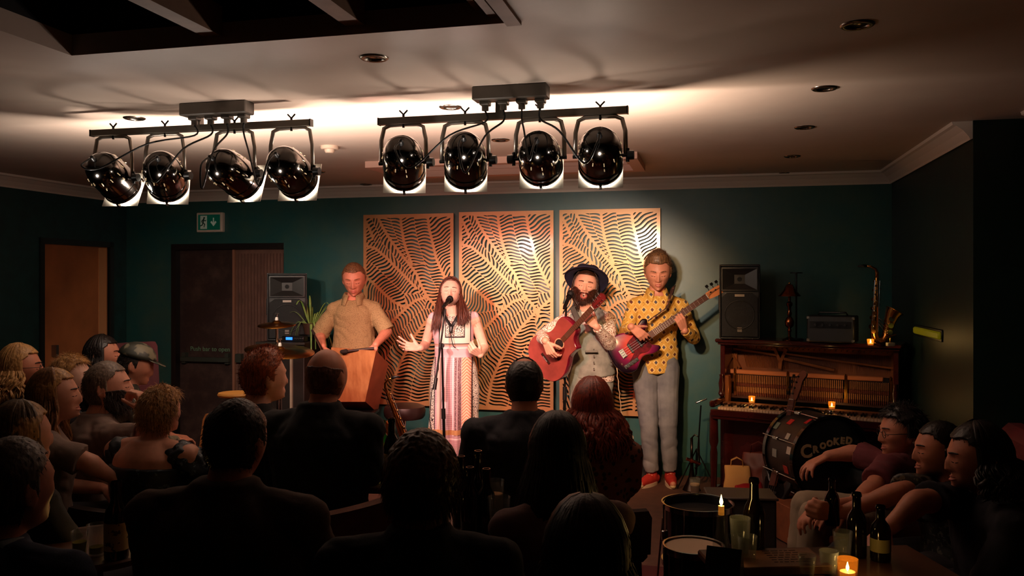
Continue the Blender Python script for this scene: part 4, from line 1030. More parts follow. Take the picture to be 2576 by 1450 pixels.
# stripes by x (metres from her centre), borders by z
def band(c, col, lo, hi, v=None): 
    v = X if v is None else v
    return md_.mix(md_.math('MULTIPLY', md_.math('GREATER_THAN', v, lo), md_.math('LESS_THAN', v, hi)), c, col)
fine = md_.math('GREATER_THAN', md_.math('SINE', md_.math('MULTIPLY', Z, 420)), .3); base_c = md_.mix(fine, (206, 172, 178), (184, 146, 156))
geo = md_.math('LESS_THAN', md_.voronoi(75, 'DISTANCE_TO_EDGE'), .08); geoc = md_.mix(geo, (236, 222, 206), (50, 40, 44))
chev = md_.math('SINE', md_.math('ADD', md_.math('MULTIPLY', Z, 260), md_.math('MULTIPLY', md_.math('ABSOLUTE', md_.math('SUBTRACT', X, .105)), 260))); chevc = md_.mix(md_.math('GREATER_THAN', chev, .2), (236, 190, 160), (196, 120, 96))
spk = md_.math('LESS_THAN', md_.voronoi(160), .3); spkc = md_.mix(spk, (112, 80, 86), (214, 190, 180))
c = base_c
c = band(c, (238, 224, 224), -.005, .004); c = band(c, spkc, .012, .028); c = band(c, (200, 164, 168), .028, .036); c = band(c, spkc, .036, .062); c = band(c, chevc, .066, .14); c = band(c, (54, 36, 40), .140, .149); c = band(c, geoc, .149, .30)
c = band(c, (232, 220, 214), -.062, -.055); c = band(c, (160, 124, 116), -.105, -.090); c = band(c, (224, 196, 182), -.13, -.105); c = band(c, (70, 50, 54), -.150, -.142); c = band(c, geoc, -.30, -.150)
skirtc = c
# lower border
lowc = md_.mix(fine, (200, 166, 172), (190, 152, 160)); v2 = md_.node('ShaderNodeTexVoronoi', feature='DISTANCE_TO_EDGE'); v2.inputs['Scale'].default_value = 26; v2.inputs['Randomness'].default_value = 0.0; md_.link(md_.tc(), v2.inputs['Vector'])
hexc = md_.mix(md_.math('LESS_THAN', md_.math('ABSOLUTE', md_.math('SINE', md_.math('MULTIPLY', v2.outputs['Distance'], 22))), .35), (206, 178, 178), (86, 76, 90))
z_ = lambda py: at(0, py, DS).z
c = md_.mix(md_.math('LESS_THAN', Z, z_(1088)), skirtc, lowc)
gold = md_.math('MULTIPLY', md_.math('LESS_THAN', Z, z_(1074)), md_.math('GREATER_THAN', Z, z_(1086))); c = md_.mix(gold, c, (196, 148, 96))
wl = md_.math('MULTIPLY', md_.math('LESS_THAN', Z, z_(1094)), md_.math('GREATER_THAN', Z, z_(1098))); c = md_.mix(wl, c, (240, 224, 222))
c = md_.mix(md_.math('LESS_THAN', Z, z_(1114)), c, hexc)
# bodice
plain = (214, 178, 184); bod = md_.mix(.0, plain, plain)
inb = lambda x0, x1, p0, p1: md_.math('MULTIPLY', md_.math('MULTIPLY', md_.math('GREATER_THAN', X, x0), md_.math('LESS_THAN', X, x1)), md_.math('MULTIPLY', md_.math('GREATER_THAN', Z, z_(p1)), md_.math('LESS_THAN', Z, z_(p0))))
cx = .01
bod = md_.mix(inb(cx - .125, cx + .125, 770, 868), bod, (60, 48, 54)); bod = md_.mix(inb(cx - .118, cx + .118, 770, 862), bod, (238, 222, 206))
bod = md_.mix(inb(cx - .075, cx + .08, 780, 848), bod, (56, 48, 50)); bod = md_.mix(inb(cx - .068, cx + .073, 780, 844), bod, geoc)
bod = md_.mix(inb(-.3, .3, 872, 875), bod, (240, 222, 214)); bod = md_.mix(inb(-.3, .3, 864, 868), bod, (196, 150, 130))
c = md_.mix(md_.math('GREATER_THAN', Z, z_(897)), c, bod)
md_.color(c); md_.b.inputs['Roughness'].default_value = .8; DRESS = md_.m
J = js(H=at(1133, 737, DS - .0), N=at(1139, 792, DS + .02), P=at(1143, 925, DS + .0), sR=at(1088, 802, DS), sL=at(1193, 800, DS + .01),
       eR=at(1064, 874, DS + .03), wR=at(1050, 872, DS - .2), eL=at(1218, 874, DS + .04), wL=at(1208, 893, DS - .14),
       hR=at(1118, 935, DS), hL=at(1168, 935, DS), kR=at(1120, 1080, DS), kL=at(1165, 1080, DS), aR=at(1125, 1195, DS + .02), aL=at(1165, 1195, DS + .02), tR=at(1122, 1210, DS - .12), tL=at(1168, 1210, DS - .12))
J['eR'] = at(1070, 868, DS + .06); J['wR'] = at(1058, 876, DS - .17)
for s_ in 'LR': J['a' + s_].z = .08; J['t' + s_].z = .03
base = Vector((at(1143, 0, DS).x, DS, 0))
def face2(p, G, mtx, rnd): lids(p, G, mtx, HB, LIPR, mouth=1.0, thick=.7)
HLONG = hairm('long_brown', (96, 50, 34), (58, 28, 20))
ps, mtxs, Gs, _, _, _ = figure('singing woman with long brown hair in a long patterned sleeveless dress, arms spread', base, J, (R(183), R(14), R(-4)), None, HLONG, S2,
    top=None, bottom=None, voxel=.0042, detail=True, facial=face2, mouth=1.0, fem=1.0, hsc=.98, build=.93, neckr=.05,
    hands={'R': dict(F=(-.85, -.25, .12), N=(.1, -.9, .5), curl=(.12, .18, .25, .3), thumb=-.1, spread=.45), 'L': dict(F=(-.45, -.55, .35), N=(-.6, -.2, .75), curl=(.7, .8, .9, .95), thumb=.4)})
m = M(); up_ = Vector((0, 0, 1)); rt = Vector((1, 0, 0)); fwv = Vector((0, -1, 0))
def rg(px, py, hw, hd, dz=0): return (at(px, py, DS + .0 + dz), rt * (hw * 1.06 / F * DS), fwv * hd)
m.loft([rg(1140, 795, 36, .075), rg(1140, 806, 46, .10), rg(1140, 830, 49, .128), rg(1141, 850, 48, .135), rg(1141, 872, 45, .118), rg(1142, 893, 46, .118), rg(1143, 930, 54, .15), rg(1142, 980, 59, .16), rg(1140, 1040, 60, .165), rg(1139, 1100, 62, .17), rg(1140, 1160, 64, .18), rg(1140, 1209, 67, .19)], 48)
m.cap(J['sR'] + Vector((.05, 0, 0)), .055, J['sR'] + Vector((.012, 0, .004)), .05, 14); m.cap(J['sL'] + Vector((-.05, 0, 0)), .055, J['sL'] + Vector((-.008, 0, .004)), .05, 14)
zk = z_(900)
def foldD(c):
    t_ = max(0, min(1, (zk - c.z) / .5)); return .014 * t_ * math.sin(c.x * 70 + 2.0 * nz((c.x * 3, 0, c.z * 1.5))) + .003 * nz((c.x * 14, c.y * 14, c.z * 9)) + .003 * (1 - t_) * nz((c.x * 9, 3, c.z * 22))
m.build('dress', DRESS, ps, world=True, voxel=.006, sm=2, disp=foldD)
rnd = random.Random(5)
P_, N_ = Gs; x, y, z = P_[..., 0], P_[..., 1], P_[..., 2]
hm = ((y < .02) & (z > -.1)) | ((z > .088) ) | ((y < .05) & (z > .06)) | ((np.abs(x) > .055) & (y < .045) & (z > -.02))
hp = patch(P_, N_, hm, .009 * soft(hm, 16) + .0003, mtxs, 'hair', HLONG, ps, True, .002, 70)
m = M()
for k in range(430):
    sgn = -1 if k % 2 else 1; a = rnd.uniform(.25, 1.75); ly = rnd.uniform(0, .006) if k % 6 < 2 else rnd.uniform(.004, .015)   # a: 0 back, pi/2 side, more: front
    pts = []
    for t in np.linspace(0, 1, 7):
        th = R(4 + 86 * t); pts.append(mtxs @ Vector((sgn * (.08 + ly) * math.sin(a) * math.sin(th) , (-.1 * math.cos(a) - ly * math.cos(a)) * math.sin(th) + .008 * (1 - t) , (.124 + ly) * math.cos(th))))
    q = pts[-1]; frontness = max(0, (a - .9) / .85); L = rnd.uniform(.27, .36) + (.05 if sgn < 0 else 0)
    fx_ = rnd.random(); ty = (818 if sgn < 0 else 834) + rnd.uniform(-12, 6) - (10 * fx_ if sgn < 0 else 14 * (1 - fx_))
    tgt = at((1153 + 32 * fx_) if sgn < 0 else (1110 - 27 * fx_), ty, DS - .165 - rnd.random() * .015 + .04 * fx_) if a > .55 else Vector((q.x - sgn * .03, q.y + .03, q.z - L))
    mid = q.lerp(tgt, .5) + Vector((-sgn * .0, -.05 if a > .55 else .01, .02))
    for t in np.linspace(.15, 1, 9): pts.append((1 - t) ** 2 * q + 2 * t * (1 - t) * mid + t * t * tgt)
    r = rnd.uniform(.006, .010) if k % 6 < 2 else rnd.uniform(.002, .004); m.tube(pts, [r * .5] + [r] * (len(pts) - 4) + [r * .95, r * .7, r * .2], 6, flat=.5, caps=False)
m.build('hair_locks', HLONG, hp, True, world=True, recalc=False)
sp = M(); nk = at(1131, 803, DS - .15); 
sp.tube([at(1112, 775, DS - .03), at(1114, 786, DS - .09), at(1124, 806, DS - .14), at(1135, 822, DS - .16)], .012, 8, flat=.18).tube([at(1158, 775, DS - .03), at(1156, 786, DS - .09), at(1146, 806, DS - .14), at(1136, 822, DS - .16)], .012, 8, flat=.18)
ss = sp.build('neck_strap', P('strap_black', (22, 20, 20), .5), None, True); tag(ss, 'black saxophone neck strap hanging around the singing woman', 'neck strap')
m = M(); m.cap(at(1135, 824, DS - .165), .015, at(1134, 834, DS - .17), .013, 10, fx=.5, up=(0, 1, 0)); m.tube([at(1134, 836, DS - .165), at(1136, 852, DS - .17), at(1138, 864, DS - .165)], .008, 8, flat=.4); m.tube([at(1138, 864, DS - .165), at(1141, 872, DS - .16), at(1146, 876, DS - .16)], .004, 6); m.build('strap_hook', BLACK, ss, True)

# --- mic stands
def mic_stand(label, foot, clutch, tip, boom_tail=None, cable=True, straight=False):
    t = thing('microphone_stand', label, 'microphone stand', (foot.x, foot.y, 0))
    f = Vector((foot.x, foot.y, 0))
    M().cyl(f + Vector((0, 0, .12)), f.lerp(clutch, .55) if not straight else f.lerp(clutch, .55), .0115, seg=12).build('lower_tube', BLACKM, t, 'auto', world=True)
    M().cyl(f.lerp(clutch, .5), clutch, .008, seg=12).build('upper_tube', BLACKM, t, 'auto', world=True)
    M().cyl(f.lerp(clutch, .5), f.lerp(clutch, .57), .0165, seg=14).build('height_collar', BLACK, t, 'auto', world=True)
    for a in (90, 210, 330):
        d = Vector((math.cos(R(a)), math.sin(R(a)), 0)); lg = M().cyl(f + d * .015 + Vector((0, 0, .15)), f + d * .3 + Vector((0, 0, .012)), .007, seg=8).build('leg', BLACKM, t, world=True)
        M().cap(f + d * .3 + Vector((0, 0, .014)), .012, f + d * .315 + Vector((0, 0, .013)), .011, 8).build('rubber_foot', BLACK, lg, True, world=True)
    M().lathe([(.001, .1), (.02, .1), (.02, .17), (.001, .17)], (f.x, f.y, 0), 14).build('leg_hub', BLACK, t, 'auto', world=True)
    if not straight:
        d = (tip - boom_tail).normalized()
        M().cyl(boom_tail, tip - d * .03, .0075, seg=10).build('boom', BLACKM, t, 'auto', world=True)
        M().cyl(boom_tail, boom_tail + d * .09, .014, seg=12).build('counterweight', BLACK, t, 'auto', world=True)
        M().cyl(clutch - Vector((.0, .02, 0)), clutch + Vector((0, .02, 0)), .019, seg=14).build('boom_clutch', BLACK, t, 'auto', world=True)
    return t
def microphone(label, tip, d, chrome=False):
    t = thing('microphone', label, 'microphone', tip); d = Vector(d).normalized(); h = tip - d * .02
    M().tube([h - d * .03, h - d * .045, h - d * .17], [.02, .017, .0105], 16).build('mic_handle', BLACK, t, 'auto', world=True)
    M().ell(tip - d * .012, (.027, .027, .029), None, 20, 14).build('mic_grille', P('mic_mesh', (26, 26, 28), .45, .5, bump=.003, bscale=500), t, True, world=True)
    M().tube([h - d * .035, h - d * .027], [.0235, .0235], 18).build('grille_ring', BLACKM, t, 'auto', world=True)
    M().tube([h - d * .1, h - d * .15], [.016, .014], 12).build('mic_clip', BLACK, t, 'auto', world=True)
    return t
f1 = at(1120, 1190, 6.35); cl1 = at(1112, 870, 6.37); tp1 = at(1122, 768, 6.40)
mic_stand('black boom microphone stand in front of the singing woman', f1, cl1, tp1, at(1093, 981, 6.28))
microphone('black vocal microphone held at the mouth of the singing woman', at(1133, 752, 6.44), (at(1133, 752, 6.44) - at(1117, 770, 6.28)))
x1 = M(); q = [at(1113, 790, 6.3), at(1107, 820, 6.31), at(1104, 870, 6.32), at(1103, 930, 6.3), at(1086, 985, 6.3), at(1080, 1055, 6.33), at(1100, 1150, 6.3), at(1112, 1200, 6.25)]; q[-1].z = .01
tag(x1.tube(q, .0032, 6).build('microphone_cable', CABLE, None, True), 'thin black cable running down the stand of the singing woman', 'cable')
f2 = at(1417, 1200, 6.3); cl2 = at(1424, 770, 6.3); 
mic_stand('black straight microphone stand in front of the man in the hat', f2, cl2, cl2, None, straight=True)
microphone('black vocal microphone in front of the man in the hat', at(1436, 737, 6.36), at(1436, 737, 6.36) - at(1426, 760, 6.28))

# --- the man in the hat with the acoustic guitar
DG = 6.5
mfl = Mat('floral_shirt'); v1 = mfl.voronoi(84); v2_ = mfl.voronoi(150); mfl.color(mfl.mix(mfl.math('LESS_THAN', v2_, .42), mfl.mix(mfl.math('LESS_THAN', v1, .33), (236, 222, 204), (112, 62, 50)), (150, 96, 74))); mfl.b.inputs['Roughness'].default_value = .8; FLOR = mfl.m
DENIM = P('light_denim', (158, 158, 146), .85, var=.25, vscale=12, bump=.0015, bscale=240)
J = js(H=at(1472, 722, DG - .02), N=at(1474, 770, DG + .03), P=at(1488, 935, DG + .05), sR=at(1410, 808, DG + .03), sL=at(1528, 800, DG + .0),
       eR=at(1370, 868, DG + .10), wR=at(1381, 868, DG - .14), eL=at(1528, 862, DG - .05), wL=at(1493, 814, DG - .24),
       hR=at(1462, 945, DG + .05), hL=at(1510, 945, DG + .05), kR=at(1462, 1080, DG), kL=at(1512, 1080, DG), aR=at(1460, 1190, DG + .03), aL=at(1515, 1190, DG + .03), tR=at(1455, 1205, DG - .1), tL=at(1522, 1205, DG - .1))
for s_ in 'LR': J['a' + s_].z = .09; J['t' + s_].z = .035
J['eR'] = at(1363, 846, DG - .06); J['wR'] = at(1372, 858, DG - .37)
J['eL'] = at(1535, 868, DG - .10); J['wL'] = at(1500, 822, DG - .30)
base = Vector((at(1488, 0, DG).x, DG, 0))
BEARD = hairm('beard', (78, 36, 24), (40, 18, 12))
def face3(p, G, mtx, rnd):
    lids(p, G, mtx, BEARD, LIP, mouth=.8, thick=1.1)
    P_, N_ = G; x, y, z = P_[..., 0], P_[..., 1], P_[..., 2]; mz = -.070 - .005; rr = np.sqrt((x / .023) ** 2 + ((z - mz) / .02) ** 2)
    mask = (y > -.01) & (z < -.035 + .02 * sst(np.abs(x), .03, .065)) & (rr > 1.0) & ~((z > -.05) & (np.abs(x) < .024)) & (z > -.125)
    bo = patch(P_, N_, mask, .007 + .006 * sst(-z, .08, .12), mtx, 'beard', BEARD, p, True, .003, 90)
    m = M(); roots = [Vector(a) + Vector(b).normalized() * .006 for a, b in zip(P_[mask], N_[mask])]; strands(roots, N_[mask], 700, .022, mtx, .001, m, rnd, droop=.8); m.build('beard_strands', BEARD, bo, True, world=True, recalc=False)
pg, mtxg, Gg, rtg, fwg, _ = figure('long-haired bearded man in a dark felt hat and denim waistcoat singing with an acoustic guitar', base, J, (R(176), R(8), R(-9)), None, HB, S1,
    top=FLOR, bottom=DENIM, shoes=P('brown_boot', (60, 36, 24), .5), voxel=.0042, detail=True, facial=face3, mouth=.8, hsc=1.1, neckline=.95, build=1.02,
    hands={'R': dict(F=(.35, -.05, -.8), N=(.5, .75, .1), curl=(.45, .55, .6, .65), thumb=.35), 'L': dict(F=(-.55, -.15, .55), N=(-.2, .8, .45), curl=(.75, .85, .9, .9), thumb=.5)})
m = M(); P0, N0 = J['P'], J['N']
rings = []
for t, a, b, fo in ((-.06, .182, .14, 0), (.02, .183, .142, 0), (.14, .178, .138, 0), (.34, .166, .128, .004), (.55, .172, .135, .008), (.74, .178, .14, .006), (.88, .155, .125, 0), (.96, .11, .09, -.01)):
    rings.append((P0.lerp(N0, t) + fwg * fo, rtg * a, fwg * b))
m.loft(rings, 28)
m.build('waistcoat', DENIM, pg, world=True, voxel=.0065, sm=2, disp=lambda c: .004 * nz((c.x * 11, c.y * 11, c.z * 7)) + (-.03 if abs(c.x - J['N'].x + base.x) < .045 and c.z > J['N'].z - .14 and c.y < 0 else 0))
M().box(at(1488, 885, DG - .125), (.1, .012, .014), bev=.003).build('waistcoat_pocket', P('pocket_trim', (120, 118, 108), .8), pg, 'auto', world=True)
for k in range(4): M().ell(at(1494, 880 + k * 16, DG - .128 + k * .0), (.006, .004, .006)).build('waistcoat_button', P('button_grey', (90, 88, 80), .4), pg, True, world=True)
P_, N_ = Gg; x, y, z = P_[..., 0], P_[..., 1], P_[..., 2]
hp = patch(P_, N_, ((y < .03) & (z > -.1)) | (z > .075), .008, mtxg, 'hair', HB, pg, True, .003, 60)
m = M(); rnd = random.Random(11)
for k in range(360):
    sgn = -1 if k % 2 else 1; a = rnd.uniform(.2, 1.7); ly = rnd.uniform(0, .016); pts = []
    for t in np.linspace(.3, 1, 5):
        th = R(4 + 92 * t); pts.append(mtxg @ Vector((sgn * (.08 + ly) * math.sin(a) * math.sin(th), (-.1 - ly) * math.cos(a) * math.sin(th), (.12 + ly) * math.cos(th))))
    q = pts[-1]; L = rnd.uniform(.15, .25); fr = max(0, a - .9); ph0 = rnd.uniform(0, 6)
    for t in np.linspace(.12, 1, 9): pts.append(q + Vector((sgn * (.035 * t + .012 * math.sin(t * 7 + ph0)), -.03 * fr * t - .01 * math.cos(t * 6 + ph0) + (.03 * t if fr <= 0 else 0), -L * t)))
    r = rnd.uniform(.005, .009) if k % 6 < 2 else rnd.uniform(.0018, .0035); m.tube(pts, [r * .5] + [r] * (len(pts) - 4) + [r * .9, r * .6, r * .15], 6, flat=.55, caps=False)
m.build('hair_locks', HB, hp, True, world=True, recalc=False)
# hat
HATM = P('navy_felt', (26, 20, 48), .9, sheen=.0, var=.2, vscale=20)
hat = thing('felt_hat', 'dark navy wide-brimmed felt hat on the long-haired man with the guitar', 'hat', mtxg @ Vector((0, 0, .09)))
hm_ = mtxg @ Matrix.Translation((0, -.03, .058)) @ Matrix.Rotation(R(27), 4, 'X')
m = M(); vs = []; fs = []; prof = [(.158, -.012), (.162, -.006), (.158, .0), (.13, .004), (.105, .006), (.098, .012), (.094, .03), (.088, .06), (.080, .085), (.066, .098), (.035, .098), (.001, .094)]
seg = 48
for r, zz in prof:
    for k in range(seg):
        a = 2 * math.pi * k / seg; e = 1 + .14 * math.cos(a) ** 2 * 0 + .12 * math.sin(a) ** 2; wv = .012 * math.cos(2 * a + .4) * (r > .1) * (r - .1) / .06
        zz2 = zz + wv + (.012 * math.cos(2 * a)) * (zz > .07) - (.022 * math.exp(-(r * math.cos(a) / .02) ** 2) if zz > .08 else 0)
        vs.append(hm_ @ Vector((r * math.cos(a) * .98, r * math.sin(a) * e, zz2)))
for i in range(len(prof) - 1):
    for k in range(seg): k2 = (k + 1) % seg; fs.append((i * seg + k, i * seg + k2, (i + 1) * seg + k2, (i + 1) * seg + k))
o = m.add(vs, fs).build('brim_and_crown', HATM, hat, True, world=True); md = o.modifiers.new('s', 'SOLIDIFY'); md.thickness = .003
m = M(); pts = [hm_ @ Vector((.099 * math.cos(a), .099 * 1.12 * math.sin(a), .016)) for a in [2 * math.pi * k / 32 for k in range(32)]]; m.tube(pts, .009, 6, closed=True, flat=.5); m.build('hat_band', P('hat_ribbon', (22, 18, 40), .5), hat, True, world=True)
# acoustic guitar
def acoustic(label, mtx):
    t = thing('acoustic_guitar', label, 'acoustic guitar', mtx.translation); X_ = lambda m: placed(m, mtx)
    out = [(-.255, .0), (-.245, .10), (-.19, .175), (-.10, .198), (-.02, .17), (.05, .128), (.11, .122), (.17, .14), (.225, .13), (.245, .07), (.25, .0), (.235, -.03), (.19, -.05), (.165, -.085), (.15, -.125), (.11, -.125), (.05, -.128), (-.02, -.17), (-.10, -.198), (-.19, -.175), (-.245, -.10)]
    out = [(.055 + (x - .055) * 1.3, y * 1.3) for x, y in out]; sp_ = smooth_poly(out, 5)
    m = M(); rounded(m, sp_, -.098, -.002, .006); X_(m).build('guitar_sides', P('magenta_sides', (140, 18, 52), .2, coat=.6, col2=(88, 12, 26), vscale=6), t, 'auto', world=True)
    ins = [(x * .985, y * .985) for x, y in sp_]
    m = M(); m.prism(ins, -.003, .001); X_(m).build('soundboard', P('red_mahogany', (150, 66, 58), .3, coat=.4, var=.2, vscale=10), t, world=True)
    X_(M().lathe([(.001, .0016), (.047, .0016), (.047, .001)], (.055, 0, 0), 32, close=False)).build('sound_hole', P('hole_black', (8, 5, 4), .8), t, world=True)
    X_(M().lathe([(.049, .002), (.058, .002), (.058, .001), (.049, .001)], (.055, 0, 0), 36, close=False)).build('rosette', P('rosette', (206, 160, 120), .4), t, world=True)
    m = M(); m.prism(smooth_poly([(.03, -.045), (-.03, -.06), (-.075, -.10), (-.04, -.12), (.03, -.10), (.075, -.07)], 4), .0012, .0024); X_(m).build('pickguard', P('guard_dark', (90, 24, 22), .2), t, world=True)
    br = X_(M().box((-.175, 0, .005), (.028, .14, .009), bev=.003)).build('bridge', P('bridge_dark', (46, 22, 16), .4), t, 'auto', world=True)
    m = M()
    for k in range(6): m.cyl((-.18, -.03 + .012 * k, .009), (-.18, -.03 + .012 * k, .014), .003, seg=8)
    X_(m).build('bridge_pins', WHITE, br, world=True)
    X_(M().box((.42, 0, -.006), (.36, .05, .024), bev=.008)).build('neck', P('neck_mahogany', (110, 52, 34), .35), t, 'auto', world=True)
    fb = X_(M().box((.355, 0, .0065), (.49, .052, .006))).build('fingerboard', P('rosewood2', (90, 52, 34), .4), t, world=True)
    m = M()
    for k in range(1, 20): m.box((.605 - .645 * (1 - 2 ** (-k / 12)), 0, .0102), (.0018, .05, .002))
    X_(m).build('frets', SILV, fb, world=True); X_(M().box((.605, 0, .009), (.006, .046, .01))).build('nut', WHITE, t, world=True)
    m = M(); m.prism([(.605, -.024), (.64, -.034), (.77, -.04), (.785, -.02), (.79, 0), (.785, .02), (.77, .04), (.64, .034), (.605, .024)], -.012, .004); X_(m).build('headstock', P('head_red', (92, 24, 24), .25, coat=.5), t, world=True)
    for k in range(6):
        sy = -1 if k % 2 else 1; xx = .66 + .04 * (k // 2); q = M(); q.cyl((xx, sy * .024, .004), (xx, sy * .024, .016), .0045, seg=10); q.cyl((xx, sy * .03, -.004), (xx, sy * .055, -.004), .003, seg=8); q.box((xx, sy * .062, -.004), (.018, .016, .01), bev=.004); X_(q).build('tuning_peg', CHROME, t, 'auto', world=True)
    m = M()
    for k in range(6): yb = -.026 + .0104 * k; m.tube([(-.175, yb, .012), (.605, yb * .75, .0145), (.66 + .04 * (k % 3), math.copysign(.022, yb), .012)], .0007, 4)
    X_(m).build('strings', STEEL, t, world=True)
    return t
h0 = at(1407, 866, DG - .30); h1 = at(1521, 742, DG - .56); xd = (h1 - h0).normalized(); L_ = (h1 - h0).length
zf_ = Vector((-.66, -.74, -.12)); sc2 = L_ / .735
mg_ = fit(h0, xd, zf_) @ Matrix.Scale(sc2, 4) @ Matrix.Translation((-.055, 0, 0))
acoustic('brick red cutaway acoustic guitar with magenta sides played by the man in the hat', mg_)
st = M().tube([mg_ @ Vector((.3, .03, -.05)), at(1452, 800, DG - .17), at(1440, 775, DG - .10), at(1446, 768, DG + .02), at(1470, 800, DG + .14), at(1440, 900, DG + .15), mg_ @ Vector((-.33, 0, -.05))], .022, 8, flat=.12)
tag(st.build('guitar_strap', P('grey_strap', (88, 84, 80), .7), None, True), 'grey strap of the acoustic guitar over the denim waistcoat', 'guitar strap')

# --- the man with the tilted box drum
DD = 6.85
mo = Mat('speckled_shirt'); v1 = mo.voronoi(135); mo.color(mo.mix(mo.math('LESS_THAN', v1, .26), (158, 134, 92), (88, 62, 42))); mo.b.inputs['Roughness'].default_value = .85
J = js(H=at(891, 702, DD), N=at(890, 744, DD + .03), P=at(893, 905, DD + .04), sR=at(842, 773, DD + .02), sL=at(940, 773, DD + .02),
       eR=at(804, 842, DD + .06), wR=at(812, 872, DD - .2), eL=at(973, 835, DD - .02), wL=at(945, 868, DD - .27),
       hR=at(868, 920, DD), hL=at(918, 920, DD), kR=at(866, 1050, DD), kL=at(922, 1050, DD), aR=at(866, 1150, DD), aL=at(922, 1150, DD), tR=at(860, 1160, DD - .1), tL=at(928, 1160, DD - .1))
for s_ in 'LR': J['a' + s_].z = .09; J['t' + s_].z = .035
base = Vector((at(893, 0, DD).x, DD, 0))
def face4(p, G, mtx, rnd): lids(p, G, mtx, HSAND, LIP, thick=.8)
pd, mtxd, Gd, _, _, _ = figure('short-haired man in a speckled olive shirt playing a tilted wooden box drum', base, J, (R(184), R(-18), R(2)), 'crop', HSAND, S3,
    top=mo.m, bottom=P('dark_trousers', (30, 28, 30), .9), shoes=P('dark_shoe', (24, 22, 22), .5), voxel=.0044, detail=True, facial=face4, hsc=1.14, build=1.08, neckline=.95, sleeves='elbow', belly=.12,
    hands={'R': dict(F=(.2, -.3, -.7), N=(.6, .5, -.2), curl=(.5, .6, .65, .7), thumb=.4), 'L': dict(F=(-.35, -.3, -.75), N=(.1, .75, -.3), curl=(.35, .4, .45, .5), thumb=.2)})
collar(pd, J['N'] + Vector((0, -.01, -.005)), .074, mo.m, .8)
# box drum: front face corners from the photograph, tilted back towards the player
bd = thing('box_drum', 'tilted orange-brown wooden box drum in front of the man in the speckled shirt', 'drum', at(890, 1000, 6.5))
BOXM = Mat('ply_face'); sx = BOXM.xyz(); nw = BOXM.noise(3.0, 5, .6, None); mpb = BOXM.node('ShaderNodeMapping'); mpb.inputs['Scale'].default_value = (26, 26, 3); BOXM.link(BOXM.tc(), mpb.inputs[0]); nw2 = BOXM.noise(1.0, 4, .6, mpb.outputs[0]); BOXM.color(BOXM.mix(BOXM.step(nw2, .35, .7), BOXM.mix(BOXM.step(nw, .35, .7), (206, 150, 98), (190, 128, 78)), (170, 110, 66))); BOXM.b.inputs['Roughness'].default_value = .42
fTL, fTR, fBR, fBL = at(834, 874, 6.52), at(947, 883, 6.46), at(919, 1011, 6.58), at(828, 1011, 6.64)
ndir = (fTR - fTL).cross(fBL - fTL).normalized(); ndir = ndir if ndir.y > 0 else -ndir
bk = lambda p, d: p + ndir * d
sTR, sBR = at(977, 916, 6.72), at(951, 1046, 6.8)
dep = sTR - fTR; dep2 = dep
vs = [fTL, fTR, fBR, fBL, fTL + dep, fTR + dep, fBR + dep, fBL + dep]
M().add(vs, [(4, 5, 6, 7), (0, 4, 7, 3), (1, 5, 6, 2), (0, 1, 5, 4), (3, 2, 6, 7), (0, 1, 2, 3)]).build('box_body', P('box_sides', (160, 88, 58), .45, var=.2, vscale=6), bd, world=True)
n_ = (fBR - fTR).cross(fTL - fTR).normalized(); n_ = n_ if n_.y < 0 else -n_
cc_ = (fTL + fTR + fBR + fBL) / 4
vs = [cc_ + (q - cc_) * .995 + n_ * .001 for q in (fTL, fTR, fBR, fBL)] + [cc_ + (q - cc_) * .995 + n_ * .007 for q in (fTL, fTR, fBR, fBL)]
M().add(vs, [(0, 1, 2, 3), (4, 5, 6, 7), (0, 1, 5, 4), (1, 2, 6, 5), (2, 3, 7, 6), (3, 0, 4, 7)]).build('front_board', BOXM.m, bd, world=True)
bst = thing('drum_stand', 'dark low stand holding up the tilted box drum', 'drum stand', ((fBL.x + fBR.x) / 2 + .06, 6.75, 0))
bx_, by_ = (fBL.x + fBR.x) / 2 + .08, 6.72; zt = (fBL + dep * .5).z - .03
M().cyl((bx_, by_, .15), (bx_, by_, zt), .014).build('stand_post', BLACKM, bst, world=True)
M().box((bx_, by_, zt), (.28, .2, .02)).build('stand_cradle', BLACK, bst, world=True)
for a in (30, 150, 270): M().cyl((bx_, by_, .3), (bx_ + .3 * math.cos(R(a)), by_ + .3 * math.sin(R(a)) * .6, .012), .009, seg=8).build('leg', BLACKM, bst, world=True)
def stick(label, a, b, r=.007):
    t = thing('drum_stick', label, 'drum stick', a); d = (b - a).normalized()
    M().tube([a, b - d * .05, b], [r, r * .9, r * .7], 10).build('shaft', P('stick_wood', (50, 30, 22), .5), t, 'auto', world=True)
    M().cap(b - d * .02, r * 1.5, b + d * .012, r * 1.3, 12).build('tip', P('stick_felt', (36, 26, 22), .9), t, True, world=True)
stick('thick dark beater lying along the top edge of the wooden box drum', at(941, 877, 6.50), at(864, 885, 6.475), .012)
stick('dark thin stick upright in the right hand of the man in the speckled shirt', at(818, 892, 6.62), at(787, 835, 6.55), .007)
